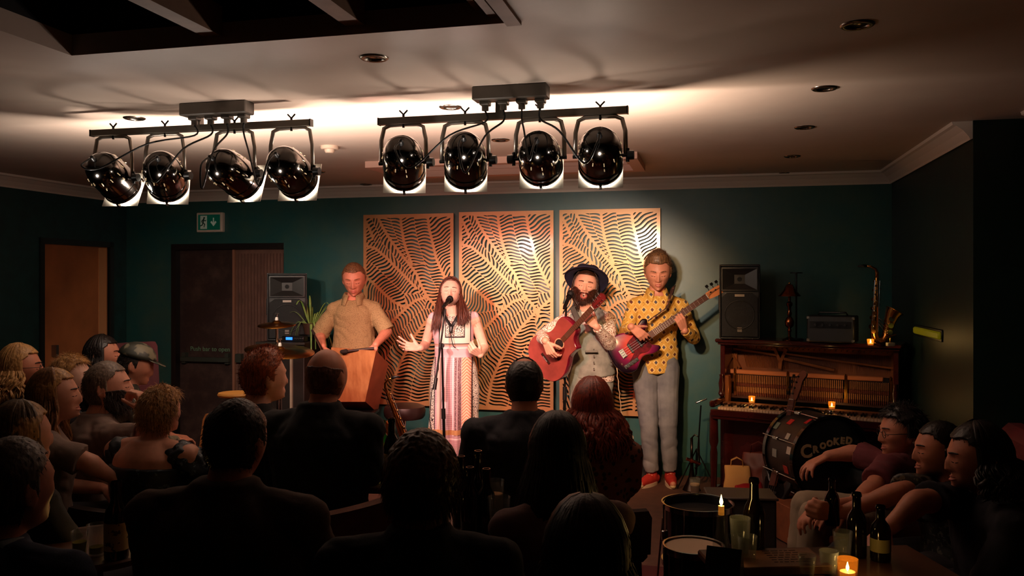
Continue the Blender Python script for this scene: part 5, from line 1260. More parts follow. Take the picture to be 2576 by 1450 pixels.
# ================================================================ piano and what stands on it
PA = R(-31); pf = at(1812, 0, 6.46); pf.z = 0
piano = thing('upright_piano', 'dark red wooden upright piano with its front removed, strings and hammers showing', 'piano', pf, PA)
PL, PH, PDp = 1.26, 1.165, .30; PW = P('piano_wood', (74, 20, 18), .22, coat=.6, var=.4, vscale=5)
kz = .66                                                    # key top height
M().box((PL / 2, PDp / 2 - .03, PH - .015), (PL + .05, PDp + .06, .03), bev=.008).box((PL / 2, PDp / 2 - .02, PH - .038), (PL + .02, PDp + .03, .016), bev=.003).build('lid', PW, piano, 'auto')
for x in (.0175, PL - .0175):
    M().box((x, PDp / 2, PH / 2 - .02), (.035, PDp, PH - .04), bev=.004).build('side_panel', PW, piano, 'auto')
    M().box((x, -.13, kz + .03), (.045, .28, .05), bev=.012).lathe([(.02, .0), (.03, .02), (.022, .05), (.028, .30), (.022, .34), (.034, .38), (.03, .58), (.03, .60)], (x, -.22, .02), 16).box((x, -.2, .03), (.06, .2, .06), bev=.01).build('cheek_and_leg', PW, piano, 'auto')
    M().lathe([(.012, 0), (.024, .02), (.016, .05), (.022, .10), (.012, .15), (.018, .17)], (x, -.03, kz + .06), 14).build('candle_turning', PW, piano, 'auto')
M().box((PL / 2, PDp - .012, .6), (PL - .07, .02, 1.05)).build('back_board', P('piano_dark', (22, 10, 8), .7), piano)
M().box((PL / 2, .0, .30), (PL - .07, .02, .52), bev=.003).build('lower_panel', PW, piano, 'auto')
M().box((PL / 2, -.13, kz - .055), (PL - .04, .28, .05), bev=.006).box((PL / 2, -.275, kz - .03), (PL - .02, .02, .05), bev=.006).build('key_bed', PW, piano, 'auto')
M().box((PL / 2, .07, .03), (PL - .07, .14, .06)).build('plinth', PW, piano)
# iron frame with its openings, tuning pins and strings
GOLD = P('gold_frame', (176, 104, 56), .35, .55, var=.25, vscale=9)
m = M(); yb = PDp - .06
m.box((PL / 2, yb, PH - .075), (PL - .08, .02, .05)); m.box((.05, yb, .88), (.03, .02, .42)); m.box((PL - .06, yb, .88), (.03, .02, .42))
def bar(m, x0, z0, x1, z1, w=.022, y=yb, d=.03):
    a = Vector((x0, y, z0)); b = Vector((x1, y, z1)); dd_ = (b - a).normalized(); n = Vector((dd_.z, 0, -dd_.x)) * w / 2
    m.add([a - n, a + n, b + n, b - n, a - n + Vector((0, -d, 0)), a + n + Vector((0, -d, 0)), b + n + Vector((0, -d, 0)), b - n + Vector((0, -d, 0))], [(0, 1, 2, 3), (4, 5, 6, 7), (0, 1, 5, 4), (1, 2, 6, 5), (2, 3, 7, 6), (3, 0, 4, 7)])
bar(m, .36, 1.085, .405, .985); bar(m, .45, 1.085, .405, .985); bar(m, .405, .99, .40, .93, .026); bar(m, .04, 1.07, .38, 1.035, .016); bar(m, .03, 1.03, .09, .92, .016); bar(m, .43, 1.05, 1.26, .97, .014); bar(m, .43, 1.01, .8, .94, .02)
m.build('iron_frame', GOLD, piano)
M().box((PL / 2, PDp - .035, 1.0), (PL - .08, .012, .2)).build('soundboard', P('soundboard_wood', (150, 84, 44), .5, var=.2), piano)
m = M(); rnd = random.Random(3)
for k in range(34): x = .05 + k * .0098; m.cyl((x + .055, yb + .008, 1.078), (x - .02 + .105, yb + .008, .93), .0016, seg=4)
for k in range(56): x = .45 + k * .0145; m.cyl((x, yb + .008, 1.078), (x - .01, yb + .008, .93), .0009, seg=4)
m.build('strings', P('copper_wire', (196, 120, 66), .35, .8), piano)
m = M()
for k in range(90): m.cyl((.06 + k * .0131, yb + .01, 1.085 + .012 * (k % 3)), (.06 + k * .0131, yb - .03, 1.085 + .012 * (k % 3)), .0035, seg=6)
m.build('tuning_pins', P('pin_steel', (120, 100, 84), .3, 1.0), piano)
# hammer rail, hammers, dampers, lower action rails
M().box((PL / 2 - .03, .10, .905), (PL - .16, .025, .035), bev=.006).build('hammer_rest_rail', P('rail_wood', (200, 122, 80), .4), piano, 'auto')
acm = P('action_wood', (176, 112, 62), .55); m = M(); m2 = M()
for k in range(85):
    x = .085 + k * .01335
    if k in (30, 31, 60): continue
    m.box((x, .11, .85), (.0055, .016, .06)); m.box((x, .10, .765), (.006, .02, .05))
for k in range(85):
    x = .085 + k * .01335
    m2.box((x, .115, .805), (.009, .03, .026)); m2.box((x, .09, .735), (.005, .012, .03))
m.build('hammer_shanks', acm, piano); m2.box((.65, .125, .805), (1.13, .012, .008)).box((.65, .1, .735), (1.13, .01, .008)).build('damper_felts', P('felt_red', (110, 52, 36), .9), piano)
M().box((PL / 2, .125, .825), (PL - .14, .012, .012)).box((PL / 2, .12, .785), (PL - .14, .02, .014)).box((PL / 2, .12, .715), (PL - .12, .04, .03)).build('action_rails', P('rail_dark', (70, 34, 22), .5), piano)
for x in (.09, .49, .9, 1.2): M().box((x, .10, .82), (.02, .03, .2)).cyl((x, .08, .90), (x, .08, .93), .006, seg=8).build('action_bracket', BRASS, piano)
M().box((.05, .03, kz + .11), (.03, .06, .22), bev=.004).build('action_cheek', GOLD, piano, 'auto')
# keys
kw = (PL - .12) / 52; WK = P('ivory_keys', (226, 190, 160), .3); BK = P('ebony_keys', (14, 10, 10), .25)
wkm = M().box((0, 0, 0), (kw * .92, .15, .022), bev=.0015).build('white_key', WK, piano); wkm.location = (.06 + kw * .5, -.185, kz)
for k in range(1, 52): o = wkm.copy(); C.objects.link(o); o.location = (.06 + kw * (k + .5), -.185, kz)
bkm = M().box((0, 0, 0), (kw * .55, .09, .018), bev=.002).build('black_key', BK, piano); first = True; n = 0
for k in range(51):
    if (k % 7) in (1, 4): continue
    if n == 0: o = bkm
    else: o = bkm.copy(); C.objects.link(o)
    o.location = (.06 + kw * (k + 1), -.155, kz + .019); n += 1
M().box((PL / 2, -.09, kz + .012), (PL - .1, .03, .03), bev=.004).box((PL / 2, -.05, kz + .02), (PL - .1, .06, .012)).build('key_slip', P('slip_brown', (120, 72, 46), .5), piano, 'auto')
def pp(x, y, z): return wmat(piano) @ Vector((x, y, z))
def on_piano(px, D, dy=0): v = at(px, 0, D); v.z = PH; return v
# tea lights on the key slip
FLAME = P('flame', (255, 200, 90), .5, emit=(255, 200, 100), estr=45); WAX = P('wax', (240, 210, 150), .5, emit=(255, 150, 40), estr=.25)
def candle_glass(name, label, loc, h=.055, r=.026, power=.5, group=None):
    t = thing(name, label, 'candle', loc, 0, group)
    g = M().lathe([(r * .8, .0), (r * .86, .002), (r, h), (r - .002, h), (r * .8, .006), (.001, .006)], seg=24, close=False).build('candle_glass', P('amber_glass', (220, 140, 50), .08, alpha=.16, emit=(255, 150, 30), estr=.05), t, True)
    M().lathe([(.001, .004), (r * .7, .004), (r * .72, h * .38), (.001, h * .38)], seg=20).build('wax', WAX, t, 'auto')
    M().lathe([(.0005, 0), (.0042, .006), (.0045, .011), (.002, .02), (.0005, .026)], (0, 0, h * .4), 12).build('flame', FLAME, t, True)
    L = bpy.data.lights.new('candle_light', 'POINT'); L.energy = power; L.color = (1, .58, .18); L.shadow_soft_size = .012; o = bpy.data.objects.new('candle_light', L); C.objects.link(o); o.parent = t; o.location = (0, 0, h * 1.25)
    return t
candle_glass('tea_light', 'glowing tea light in a glass at the left of the open piano keys', pp(.26, -.065, kz + .027), power=.35, group='tea lights on the piano')
candle_glass('tea_light', 'glowing tea light in a glass at the right of the open piano keys', pp(.83, -.065, kz + .027), power=.3, group='tea lights on the piano')
for x_, lab in ((.26, 'left'), (.83, 'right')): pass
# loudspeakers
SPK = P('speaker_shell', (22, 22, 23), .42, bump=.0012, bscale=300); GRL = P('speaker_grille', (12, 12, 13), .55, .3, bump=.003, bscale=420)
def speaker(label, loc, rz, w_=.36, h_=.60, d_=.34, group=None):
    t = thing('loudspeaker', label, 'loudspeaker', loc, rz, group)
    out = [(-w_ / 2, 0), (w_ / 2, 0), (w_ / 2 - .015, d_ * .45), (w_ * .3, d_), (-w_ * .3, d_), (-w_ / 2 + .015, d_ * .45)]
    m = M(); m.prism(out, .01, h_); m.build('cabinet', SPK, t)
    ho = [(-.46, .86), (-.34, .99), (.34, .99), (.46, .86), (.46, .62), (.30, .60), (-.30, .60), (-.46, .62)]
    m = M()   # horn recess: flared frame and throat
    A = [(-w_ * .42, h_ * .94), (w_ * .42, h_ * .94), (w_ * .42, h_ * .66), (-w_ * .42, h_ * .66)]; B = [(-w_ * .13, h_ * .86), (w_ * .13, h_ * .86), (w_ * .13, h_ * .74), (-w_ * .13, h_ * .74)]
    vs = [(a, -.03, b) for a, b in A] + [(a, -.004, b) for a, b in B] + [(a * 1.06, -.03, h_ * .8 + (b - h_ * .8) * 1.1) for a, b in A] + [(a * 1.06, .0, h_ * .8 + (b - h_ * .8) * 1.1) for a, b in A]
    m.add(vs, [(0, 1, 5, 4), (1, 2, 6, 5), (2, 3, 7, 6), (3, 0, 4, 7), (4, 5, 6, 7), (0, 1, 9, 8), (1, 2, 10, 9), (2, 3, 11, 10), (3, 0, 8, 11), (8, 9, 13, 12), (9, 10, 14, 13), (10, 11, 15, 14), (11, 8, 12, 15)])
    m.build('horn', P('horn_black', (34, 33, 32), .3), t)
    M().cyl((0, .0, h_ * .8), (0, -.006, h_ * .8), .018, seg=16).build('tweeter', GRL, t)
    g = [(-w_ * .44, h_ * .04), (w_ * .44, h_ * .04), (w_ * .44, h_ * .56), (w_ * .3, h_ * .62), (-w_ * .3, h_ * .62), (-w_ * .44, h_ * .56)]
    m = M(); m.prism(g, -.028, .0, axis='y'); gr = m.build('woofer_grille', GRL, t)
    m = M(); m.tube([(w_ * .36 * math.cos(a), -.03, h_ * .33 + w_ * .36 * math.sin(a)) for a in [2 * math.pi * k / 32 for k in range(32)]], .004, 6, closed=True); m.build('woofer_ring', BLACK, t, True)
    M().box((0, -.0305, h_ * .585), (.07, .003, .018)).build('brand_plate', P('plate_grey', (150, 140, 130), .4, .4), t)
    M().box((0, -.0305, h_ * .13), (.034, .003, .034)).build('logo_badge', P('badge_grey', (110, 104, 98), .4, .4), t)
    m = M(); m.box((-w_ * .475, -.016, h_ / 2), (w_ * .035, .034, h_ * .97), bev=.004).box((w_ * .475, -.016, h_ / 2), (w_ * .035, .034, h_ * .97), bev=.004).box((0, -.016, h_ * .985), (w_ * .95, .034, h_ * .025), bev=.004).box((0, -.016, h_ * .018), (w_ * .95, .034, h_ * .025), bev=.004); m.build('front_frame', SPK, t, 'auto')
    for sx in (-1, 1): M().box((sx * (w_ / 2 + .002), d_ * .2, h_ * .5), (.012, .04, .14), bev=.004).build('carry_handle', BLACK, t, 'auto')
    return t
sp0 = at(1862, 0, 6.33); sp0.z = PH; speaker('black loudspeaker standing on the left end of the piano lid', sp0 + Vector((0, .015, 0)), R(-16), w_=.30, h_=.57, d_=.22)
# oil lamp style table lamp
lp = on_piano(1986, 6.20); lamp = thing('table_lamp', 'brass table lamp with a flared metal shade on the piano beside the loudspeaker', 'lamp', lp)
BR2 = P('aged_brass', (150, 88, 50), .22, 1.0, var=.3, vscale=20)
M().lathe([(.001, 0), (.05, 0), (.052, .008), (.03, .018), (.012, .03), (.01, .06), (.016, .075), (.01, .09), (.03, .11), (.034, .14), (.024, .165), (.012, .18), (.018, .2), (.012, .22), (.012, .25), (.022, .262), (.022, .28), (.01, .29), (.01, .33), (.001, .33)], seg=24).build('lamp_stem', BR2, lamp, 'auto')
M().lathe([(.082, .33), (.080, .335), (.045, .375), (.024, .415), (.012, .42), (.012, .416), (.023, .41), (.043, .37), (.078, .33)], seg=32, close=False).build('lamp_shade', BR2, lamp, True)
M().ell((0, 0, .425), (.009, .009, .009)).build('finial', BRASS, lamp, True)
ps_ = on_piano(2003, 6.28); pst = thing('short_stand', 'thin dark metal stand behind the brass table lamp on the piano', 'stand', ps_)
M().cyl((0, 0, .01), (0, 0, .50), .007).build('pole', BLACKM, pst); M().lathe([(.001, 0), (.055, 0), (.05, .012), (.001, .014)], seg=20).build('base', BLACKM, pst); M().lathe([(.001, .5), (.045, .5), (.045, .508), (.001, .508)], seg=20).build('top_plate', BLACKM, pst)
# black case
bc = on_piano(2095, 6.02); cs = thing('amplifier_head', 'small black box with chrome corners on the middle of the piano lid', 'amplifier', bc, PA)
M().box((0, 0, .10), (.32, .2, .19), bev=.008).build('case', P('amp_black', (13, 13, 13), .5), cs, 'auto'); M().tube([(-.1, 0, .195), (-.09, 0, .215), (.09, 0, .215), (.1, 0, .195)], .007, 8).build('handle', BLACK, cs, True)
for sx in (-1, 1):
    for zz in (.02, .18): M().box((sx * .152, -.094, zz), (.022, .018, .022), bev=.004).build('corner', STEEL, cs, 'auto')
M().box((0, -.102, .13), (.28, .004, .05)).build('control_strip', BLACKM, cs)
for k in range(5): M().cyl((-.1 + k * .05, -.103, .13), (-.1 + k * .05, -.118, .13), .008, seg=10).build('knob', BLACK, cs)
def sax(label, mtx, group=None):
    """upright alto saxophone, local z up along the body, bell towards +x, 0.62 tall"""
    SX = P('sax_brass', (206, 138, 66), .2, 1.0, var=.25, vscale=30); t = thing('alto_saxophone', label, 'saxophone', mtx.translation, 0, group); X_ = lambda m: placed(m, mtx)
    pts = [(0, 0, .50), (0, 0, .40), (0, 0, .25), (0, 0, .12), (.004, 0, .07), (.02, 0, .035), (.045, 0, .022), (.072, 0, .035), (.09, 0, .07), (.098, 0, .12), (.108, 0, .18), (.122, 0, .23), (.138, 0, .262)]
    rs = [.0125, .016, .022, .027, .029, .031, .032, .033, .034, .036, .042, .052, .064]
    X_(M().tube(pts, rs, 20, caps=False)).build('body_tube', SX, t, True, world=True)
    nk = [(0, 0, .50), (0, 0, .535), (-.012, 0, .565), (-.045, 0, .582), (-.085, 0, .585)]
    n_ = X_(M().tube(nk, [.013, .012, .010, .0085, .0075], 12)).build('neck', SX, t, True, world=True)
    X_(M().tube([(-.078, 0, .585), (-.10, 0, .585), (-.14, 0, .579)], [.0115, .0115, .006], 12)).build('mouthpiece', BLACK, t, True, world=True)
    rnd = random.Random(9); m = M(); 
    for k in range(12):
        z = .10 + k * .034; r = .020 - k * .0009; a = (-1) ** k * .5 + 2.2; rr = .030 - .0011 * k
        c = Vector((math.cos(a + 1.6) * rr, math.sin(a + 1.6) * rr - .004, z)); n = Vector((c.x, c.y, 0)).normalized(); m.cyl(c, c + n * .006, r * .8, seg=14)
    X_(m).build('key_cups', SX, t, 'auto', world=True)
    m = M()
    for dx, dy in ((.02, -.028), (-.022, -.024), (.028, .01)): m.cyl((dx, dy, .10), (dx * .8, dy * .8, .48), .0028, seg=6)
    for k in range(9): z = .14 + k * .038; m.ell((-.012 + .004 * (k % 3), -.032 + .0012 * k, z), (.008, .005, .006)); m.tube([(.02, -.028, z), (.03, -.02, z + .012), (.028, .0, z + .016)], .002, 5)
    for k in range(3): m.tube([(.07 + .01 * k, -.036, .09 + .03 * k), (.05, -.04, .12 + .03 * k), (.02, -.028, .16 + .02 * k)], .0025, 5); m.cyl((.10 + .004 * k, -.034, .10 + .05 * k), (.10 + .004 * k, -.046, .10 + .05 * k), .020, seg=14)
    X_(m).build('key_rods', CHROME, t, 'auto', world=True)
    X_(M().tube([(.138 + .064 * math.cos(a) * .9, .064 * math.sin(a), .262 - .064 * math.cos(a) * .45) for a in [2 * math.pi * k / 28 for k in range(28)]], .0035, 6, closed=True)).build('bell_rim', SX, t, True, world=True)
    return t
sxp = on_piano(2197, 5.80); mtS = Matrix.Translation(sxp) @ Matrix.Rotation(R(3), 4, 'Y') @ Matrix.Scale(.93, 4) @ Matrix.Rotation(R(-8), 4, 'Z')
sax('brass alto saxophone standing upright on the right end of the piano lid', mtS)
candle_glass('tea_light', 'glowing tea light at the foot of the saxophone on the piano lid', on_piano(2190, 5.70), .045, .024, .45, group='tea lights on the piano')
sm_ = on_piano(2240, 5.66); mm_ = thing('small_figurine', 'tiny pale figurine beside the saxophone on the piano lid', 'figurine', sm_)
M().box((0, 0, .012), (.05, .035, .024), bev=.003).build('base_block', P('pale_block', (150, 140, 120), .5), mm_, 'auto'); M().cap((0, 0, .024), .006, (0, 0, .055), .005, 8).cap((-.03, 0, .055), .004, (.035, 0, .078), .005, 8).build('top_arm', BRASS, mm_, True)
# ================================================================ left: cabinet with mixer, loudspeaker, cymbals, plant
CZ = 1.10; cb0 = at(707, 0, 6.95); cab = thing('equipment_cabinet', 'tall dark cabinet with a pale framed front beside the exit doors', 'cabinet', (cb0.x, cb0.y, 0), -TH)
M().box((0, .19, CZ / 2), (.42, .38, CZ), bev=.006).build('carcass', P('cab_dark', (34, 27, 24), .5), cab, 'auto')
M().box((0, -.008, CZ - .01), (.45, .03, .02), bev=.003).build('top_edge', P('cab_edge', (50, 46, 42), .4), cab, 'auto')
m = M(); m.box((-.02, -.006, CZ - .075), (.30, .012, .10)); m.build('front_panel', P('pale_front', (150, 136, 124), .5, var=.15), cab)
for q in ((-.175, -.01, CZ - .075, .012, .11), (.135, -.01, CZ - .075, .012, .11)): M().box(q[:3], (q[3], .016, q[4])).build('front_trim', P('trim_pale', (196, 176, 150), .4), cab)
M().box((.10, -.01, .5), (.018, .02, .95)).build('pale_post', P('post_pale', (170, 150, 130), .5), cab)
s0 = at(716, 0, 7.1); s0.z = CZ; speaker('black loudspeaker on the tall cabinet by the teal wall, left of the drumming man', s0 + Vector((.01, .04, 0)), R(14), w_=.33, h_=.575, d_=.30)
mx = wmat(cab) @ Vector((.10, .05, CZ)); mixer = thing('mixing_desk', 'small black mixing desk with a glowing blue display on the cabinet', 'mixer', mx, -TH)
M().box((0, 0, .025), (.2, .08, .05), bev=.005).build('case', BLACK, mixer, 'auto'); M().box((-.03, -.044, .03), (.055, .008, .022)).build('blue_display', P('blue_led', (40, 110, 255), .4, emit=(40, 120, 255), estr=2.2), mixer)
for k in range(4): M().cyl((.02 + k * .022, -.04, .03), (.02 + k * .022, -.052, .03), .006, seg=8).build('knob', STEEL, mixer)
CYM = P('cymbal_bronze', (176, 116, 48), .26, 1.0, var=.3, vscale=12, bump=.0006, bscale=200)
def cymbal(label, c, r, stand_xy, tilt=0, roll=0, group='cymbals of the drum kit'):
    t = thing('cymbal_stand', label, 'cymbal', (stand_xy[0], stand_xy[1], 0), 0, group)
    m_ = Matrix.Translation(c) @ Matrix.Rotation(R(tilt), 4, 'X') @ Matrix.Rotation(R(roll), 4, 'Y')
    M().lathe([(.006, .018), (.018, .016), (.03, .006), (.035, 0), (r * .6, -.008), (r, -.018), (r, -.0195), (r * .6, -.0095), (.035, -.0015), (.006, .014)], seg=48, mtx=m_, close=False).build('cymbal', CYM, t, True, world=True)
    f = Vector((stand_xy[0], stand_xy[1], 0))
    M().cyl(f + Vector((0, 0, .1)), c + Vector((0, 0, -.02)), .0095, seg=12).cyl(c + Vector((0, 0, -.03)), c + Vector((0, 0, .065)), .004, seg=8).build('stand_pole', CHROME, t, 'auto', world=True)
    M().cap(c + Vector((0, 0, .018)), .013, c + Vector((0, 0, .03)), .011, 12).build('felt_and_nut', WHITE, t, True, world=True); M().box(c + Vector((0, 0, .062)), (.03, .006, .012), bev=.002).build('wing_nut', CHROME, t, 'auto', world=True)
    for a in (90, 210, 330):
        d = Vector((math.cos(R(a)), math.sin(R(a)), 0)); M().cyl(f + Vector((0, 0, .35)), f + d * .22 + Vector((0, 0, .014)), .008, seg=8).build('leg', CHROME, t, world=True)
    return t
c1 = at(697, 877, 5.75); c2 = at(696, 812, 6.0)
cymbal('large bronze ride cymbal tilted above the ginger man in the audience', c1 + Vector((.02, 0, 0)), .235, (c1.x + .02, c1.y + .03), tilt=7, roll=6)
cymbal('smaller bronze cymbal in front of the loudspeaker on the cabinet', c2, .135, (c2.x + .0, c2.y + .05), tilt=8, roll=0)
# spider plant
pl = wmat(cab) @ Vector((.30, .1, 0)); plz = 1.0; plant = thing('spider_plant', 'green spider plant with hanging leaves behind the elbow of the drumming man', 'plant', (at(783, 0, 7.12).x, 7.12, 0))
M().lathe([(.001, 0), (.13, 0), (.13, .012), (.02, .02), (.016, 1.13), (.10, 1.14), (.10, 1.155), (.001, 1.155)], seg=20).build('plant_stand', BLACKM, plant, 'auto')
M().lathe([(.001, 1.156), (.055, 1.156), (.075, 1.25), (.069, 1.25), (.06, 1.235), (.001, 1.235)], seg=24).build('pot', P('dark_pot', (60, 40, 30), .5), plant, 'auto')
m = M(); rnd = random.Random(4)
for k in range(46):
    a = rnd.uniform(0, 6.283); up = rnd.uniform(.02, .22) if k < 22 else rnd.uniform(.0, .06); out_ = rnd.uniform(.08, .2); dn = rnd.uniform(-.03, .1) if k < 22 else rnd.uniform(.15, .36); w_ = rnd.uniform(.007, .011)
    pts = [Vector((.03 * math.cos(a), .03 * math.sin(a), 1.24)) + Vector((math.cos(a), math.sin(a), 0)) * (out_ * (t ** .8)) + Vector((0, 0, up * math.sin(min(t * 1.8, 1.57)) * 1.2 - dn * t ** 3)) for t in np.linspace(0, 1, 9)]
    m.tube(pts, [w_ * (.5 + .7 * math.sin(3.0 * min(t + .08, 1))) for t in np.linspace(0, 1, 9)], 4, flat=.14, caps=False)
lm_ = Mat('leaf_green'); lm_.color(lm_.mix(lm_.step(lm_.noise(14), .3, .7), (92, 140, 62), (150, 170, 90))); m.build('leaves', lm_.m, plant, True)
# ================================================================ stage floor things
sx2 = at(1000, 1130, 6.35); base_s = at(1013, 1092, 6.3); top_s = at(973, 985, 6.3)
ax = (top_s - base_s).normalized(); M4 = fit(base_s - ax * .0, Vector((.9, -.3, .3)), ax)
zz = ax; xx = Vector((.95, -.3, 0)); xx = (xx - zz * xx.dot(zz)).normalized(); yy = zz.cross(xx)
M4 = Matrix(((xx.x, yy.x, zz.x, base_s.x), (xx.y, yy.y, zz.y, base_s.y), (xx.z, yy.z, zz.z, base_s.z), (0, 0, 0, 1)))
M4 = Matrix.Translation(base_s - ax * .16) @ M4.to_3x3().to_4x4() @ Matrix.Rotation(math.pi, 4, 'Z') @ Matrix.Scale(1.0, 4)
sax('brass alto saxophone leaning on its stand between the wooden box drum and the singer', M4)
sst_ = thing('saxophone_stand', 'small black folding stand under the leaning saxophone', 'instrument stand', (base_s.x, base_s.y + .08, 0))
b0_ = Vector((base_s.x, base_s.y + .08, 0))
for a in (60, 180, 300): M().cyl(b0_ + Vector((0, 0, .25)), b0_ + Vector((.2 * math.cos(R(a)), .2 * math.sin(R(a)), .008)), .007, seg=8).build('leg', BLACK, sst_, world=True)
M().cyl(b0_ + Vector((0, 0, .2)), b0_ + Vector((-.02, -.02, .42)), .008).tube([b0_ + Vector((-.05, -.1, .36)), b0_ + Vector((-.03, -.03, .34)), b0_ + Vector((.05, -.05, .34)), b0_ + Vector((.06, -.11, .37))], .007, 8).build('cradle', BLACK, sst_, True, world=True)
stl = at(1018, 0, 6.75); stool = thing('drum_stool', 'round dark padded stool behind the leaning saxophone', 'stool', (stl.x, stl.y, 0))
M().lathe([(.001, .50), (.15, .50), (.165, .52), (.17, .56), (.16, .595), (.12, .61), (.001, .612)], seg=32).build('seat', P('stool_vinyl', (44, 24, 20), .4, var=.3), stool, 'auto')
M().cyl((0, 0, .12), (0, 0, .5), .016).build('post', CHROME, stool)
for a in (30, 150, 270): M().cyl((0, 0, .28), (.22 * math.cos(R(a)), .22 * math.sin(R(a)), .012), .01, seg=8).build('leg', CHROME, stool)
# amplifier box by the bass player's feet
am = at(1606, 0, 6.84); amp = thing('practice_amplifier', 'small amplifier with a pale top panel of knobs behind the bass player', 'amplifier', (am.x, am.y, 0), -TH)
M().box((0, 0, .11), (.20, .16, .22), bev=.006).build('cabinet', P('amp_cloth', (30, 22, 18), .6), amp, 'auto'); M().box((0, -.01, .235), (.17, .12, .03), bev=.004).build('control_panel', P('panel_cream', (236, 204, 158), .4), amp, 'auto')
for k in range(5): M().cyl((-.065 + k * .03, -.03, .25), (-.065 + k * .03, -.03, .272), .006, seg=8).build('knob', BLACK, amp)
M().ell((.01, -.084, .12), (.02, .01, .028)).build('chrome_badge', CHROME, amp, True); M().cyl((-.0, -.081, .1), (-.0, -.084, .1), .06, seg=24).build('speaker_cone', GRL, amp)
wc = thing('looped_cable', 'thin pale cable loop rising from the small amplifier', 'cable', (am.x - .05, am.y - .03, .25))
M().tube([(-.02, 0, 0), (-.005, 0, .04), (.005, .01, .08), (-.01, .01, .115), (-.03, 0, .125)], .003, 6).build('wire', P('wire_pale', (190, 160, 130), .5), wc, True)
pb_ = at(1612, 0, 6.62); pbx = thing('effects_pedal', 'low dark pedal on the floor before the small amplifier', 'pedal', (pb_.x, pb_.y, 0)); M().box((0, 0, .02), (.2, .1, .035), bev=.005).build('case', BLACK, pbx, 'auto'); M().cyl((.05, 0, .037), (.05, 0, .05), .01).build('foot_switch', CHROME, pbx)
# clarinet-like instrument on a folding stand, dark bag, pint
cs0 = at(1752, 0, 6.5); cst = thing('clip_stand', 'thin dark folding stand with a clip, between the bass player and the piano', 'stand', (cs0.x, cs0.y, 0))
M().cyl((0, 0, .1), (.035, 0, .64), .006, seg=8).build('pole', BLACKM, cst); M().cap((.0, 0, .66), .008, (.075, -.01, .69), .006, 8).build('clip', CHROME, cst, True)
for a in (80, 200, 320): M().cyl((0, 0, .3), (.17 * math.cos(R(a)), .17 * math.sin(R(a)), .008), .005, seg=8).build('leg', BLACKM, cst)
hn = at(1740, 1140, 6.42); tr = thing('trumpet', 'dark trumpet with a copper-coloured ring standing between the bass player and the piano', 'trumpet', (hn.x, hn.y, 0))
M().lathe([(.07, .0), (.068, .004), (.045, .05), (.025, .1), (.014, .17), (.011, .26), (.011, .40), (.001, .40)], seg=24).build('bell', P('dark_brass', (44, 34, 28), .25, .9), tr, True)
M().cyl((-.045, -.02, .245), (.06, -.02, .205), .013, seg=14).cyl((-.01, -.02, .232), (.0, -.02, .228), .02, seg=14).build('copper_slide', P('copper_shine', (224, 128, 96), .2, 1.0), tr, 'auto'); M().tube([(.0, 0, .40), (.02, -.02, .43), (.05, -.02, .41), (.055, -.02, .2), (.02, -.02, .17)], .006, 8).build('tubing', P('dark_brass2', (60, 48, 40), .25, .9), tr, True)
def pint(label, loc, h=.15, r=.042, fill=.55, beer=(120, 56, 20), group='drinking glasses', foam=False):
    t = thing('drinking_glass', label, 'glass', loc, 0, group)
    M().lathe([(.001, 0), (r * .72, 0), (r * .74, .004), (r, h), (r - .002, h), (r * .70, .010), (.001, .010)], seg=28, close=False).build('glass', GLASS, t, True)
    if fill: M().lathe([(.001, .0105), (r * .69, .0105), (r * (.70 + .28 * fill) - .002, h * fill), (.001, h * fill)], seg=24).build('drink', P('drink', beer, .1, alpha=.7), t, 'auto')
    if foam: M().lathe([(.001, h * fill), (r * (.70 + .28 * fill) - .002, h * fill), (r * (.72 + .28 * fill) - .002, h * fill + .012), (.001, h * fill + .012)], seg=24).build('foam', P('foam', (240, 200, 150), .8), t, 'auto')
    return t
pt = at(1748, 0, 6.25); pint('half-full pint glass standing on the floor near the trumpet', (pt.x, pt.y, 0), .13, .042, .6, foam=True)
# bags under the piano
def bag(name, label, cat, loc, rz, w_, h_, d_, mat, lean=0, handles=True):
    t = thing(name, label, cat, loc, rz); m = M()
    m.loft([(Vector((0, 0, .005)), Vector((w_ * .48, 0, 0)), Vector((0, d_ * .5, 0))), (Vector((0, lean * .2, h_ * .3)), Vector((w_ * .5, 0, 0)), Vector((0, d_ * .55, 0))), (Vector((0, lean * .6, h_ * .7)), Vector((w_ * .47, 0, 0)), Vector((0, d_ * .35, 0))), (Vector((0, lean, h_)), Vector((w_ * .46, 0, 0)), Vector((0, d_ * .1, 0)))], 28, .6)
    m.build('bag_body', mat, t, voxel=.008, sm=2, disp=lambda c: .012 * nz((c.x * 12, c.y * 12, c.z * 10)))
    if handles:
        for s in (-1, 1): M().tube([(-w_ * .22, lean + s * .008, h_ * .96), (-w_ * .2, lean + s * .012, h_ * 1.16), (0, lean + s * .014, h_ * 1.25), (w_ * .2, lean + s * .012, h_ * 1.16), (w_ * .22, lean + s * .008, h_ * .96)], .01, 8, flat=.25).build('handle', mat, t, True)
    return t
CANV = P('cream_canvas', (232, 176, 104), .85, bump=.001, bscale=200)
g1 = at(1843, 0, 6.28); bag('tote_bag', 'cream canvas tote bag slumped on the floor at the left foot of the piano', 'bag', (g1.x, g1.y - .13, 0), R(-10), .20, .24, .12, CANV, .04)
g2 = at(1885, 0, 6.0); bag('red_bag', 'crumpled red cloth bag on the floor beside the cream tote bag', 'bag', (g2.x, g2.y, 0), R(20), .24, .15, .16, P('red_cloth', (190, 34, 36), .8), .02, False)
g3 = at(1912, 0, 6.05); bag('brown_bag', 'brown leather bag upright under the piano keyboard', 'bag', (g3.x + .03, g3.y + .15, 0), R(-25), .26, .33, .14, P('brown_leather', (120, 50, 34), .5, var=.3), .02)
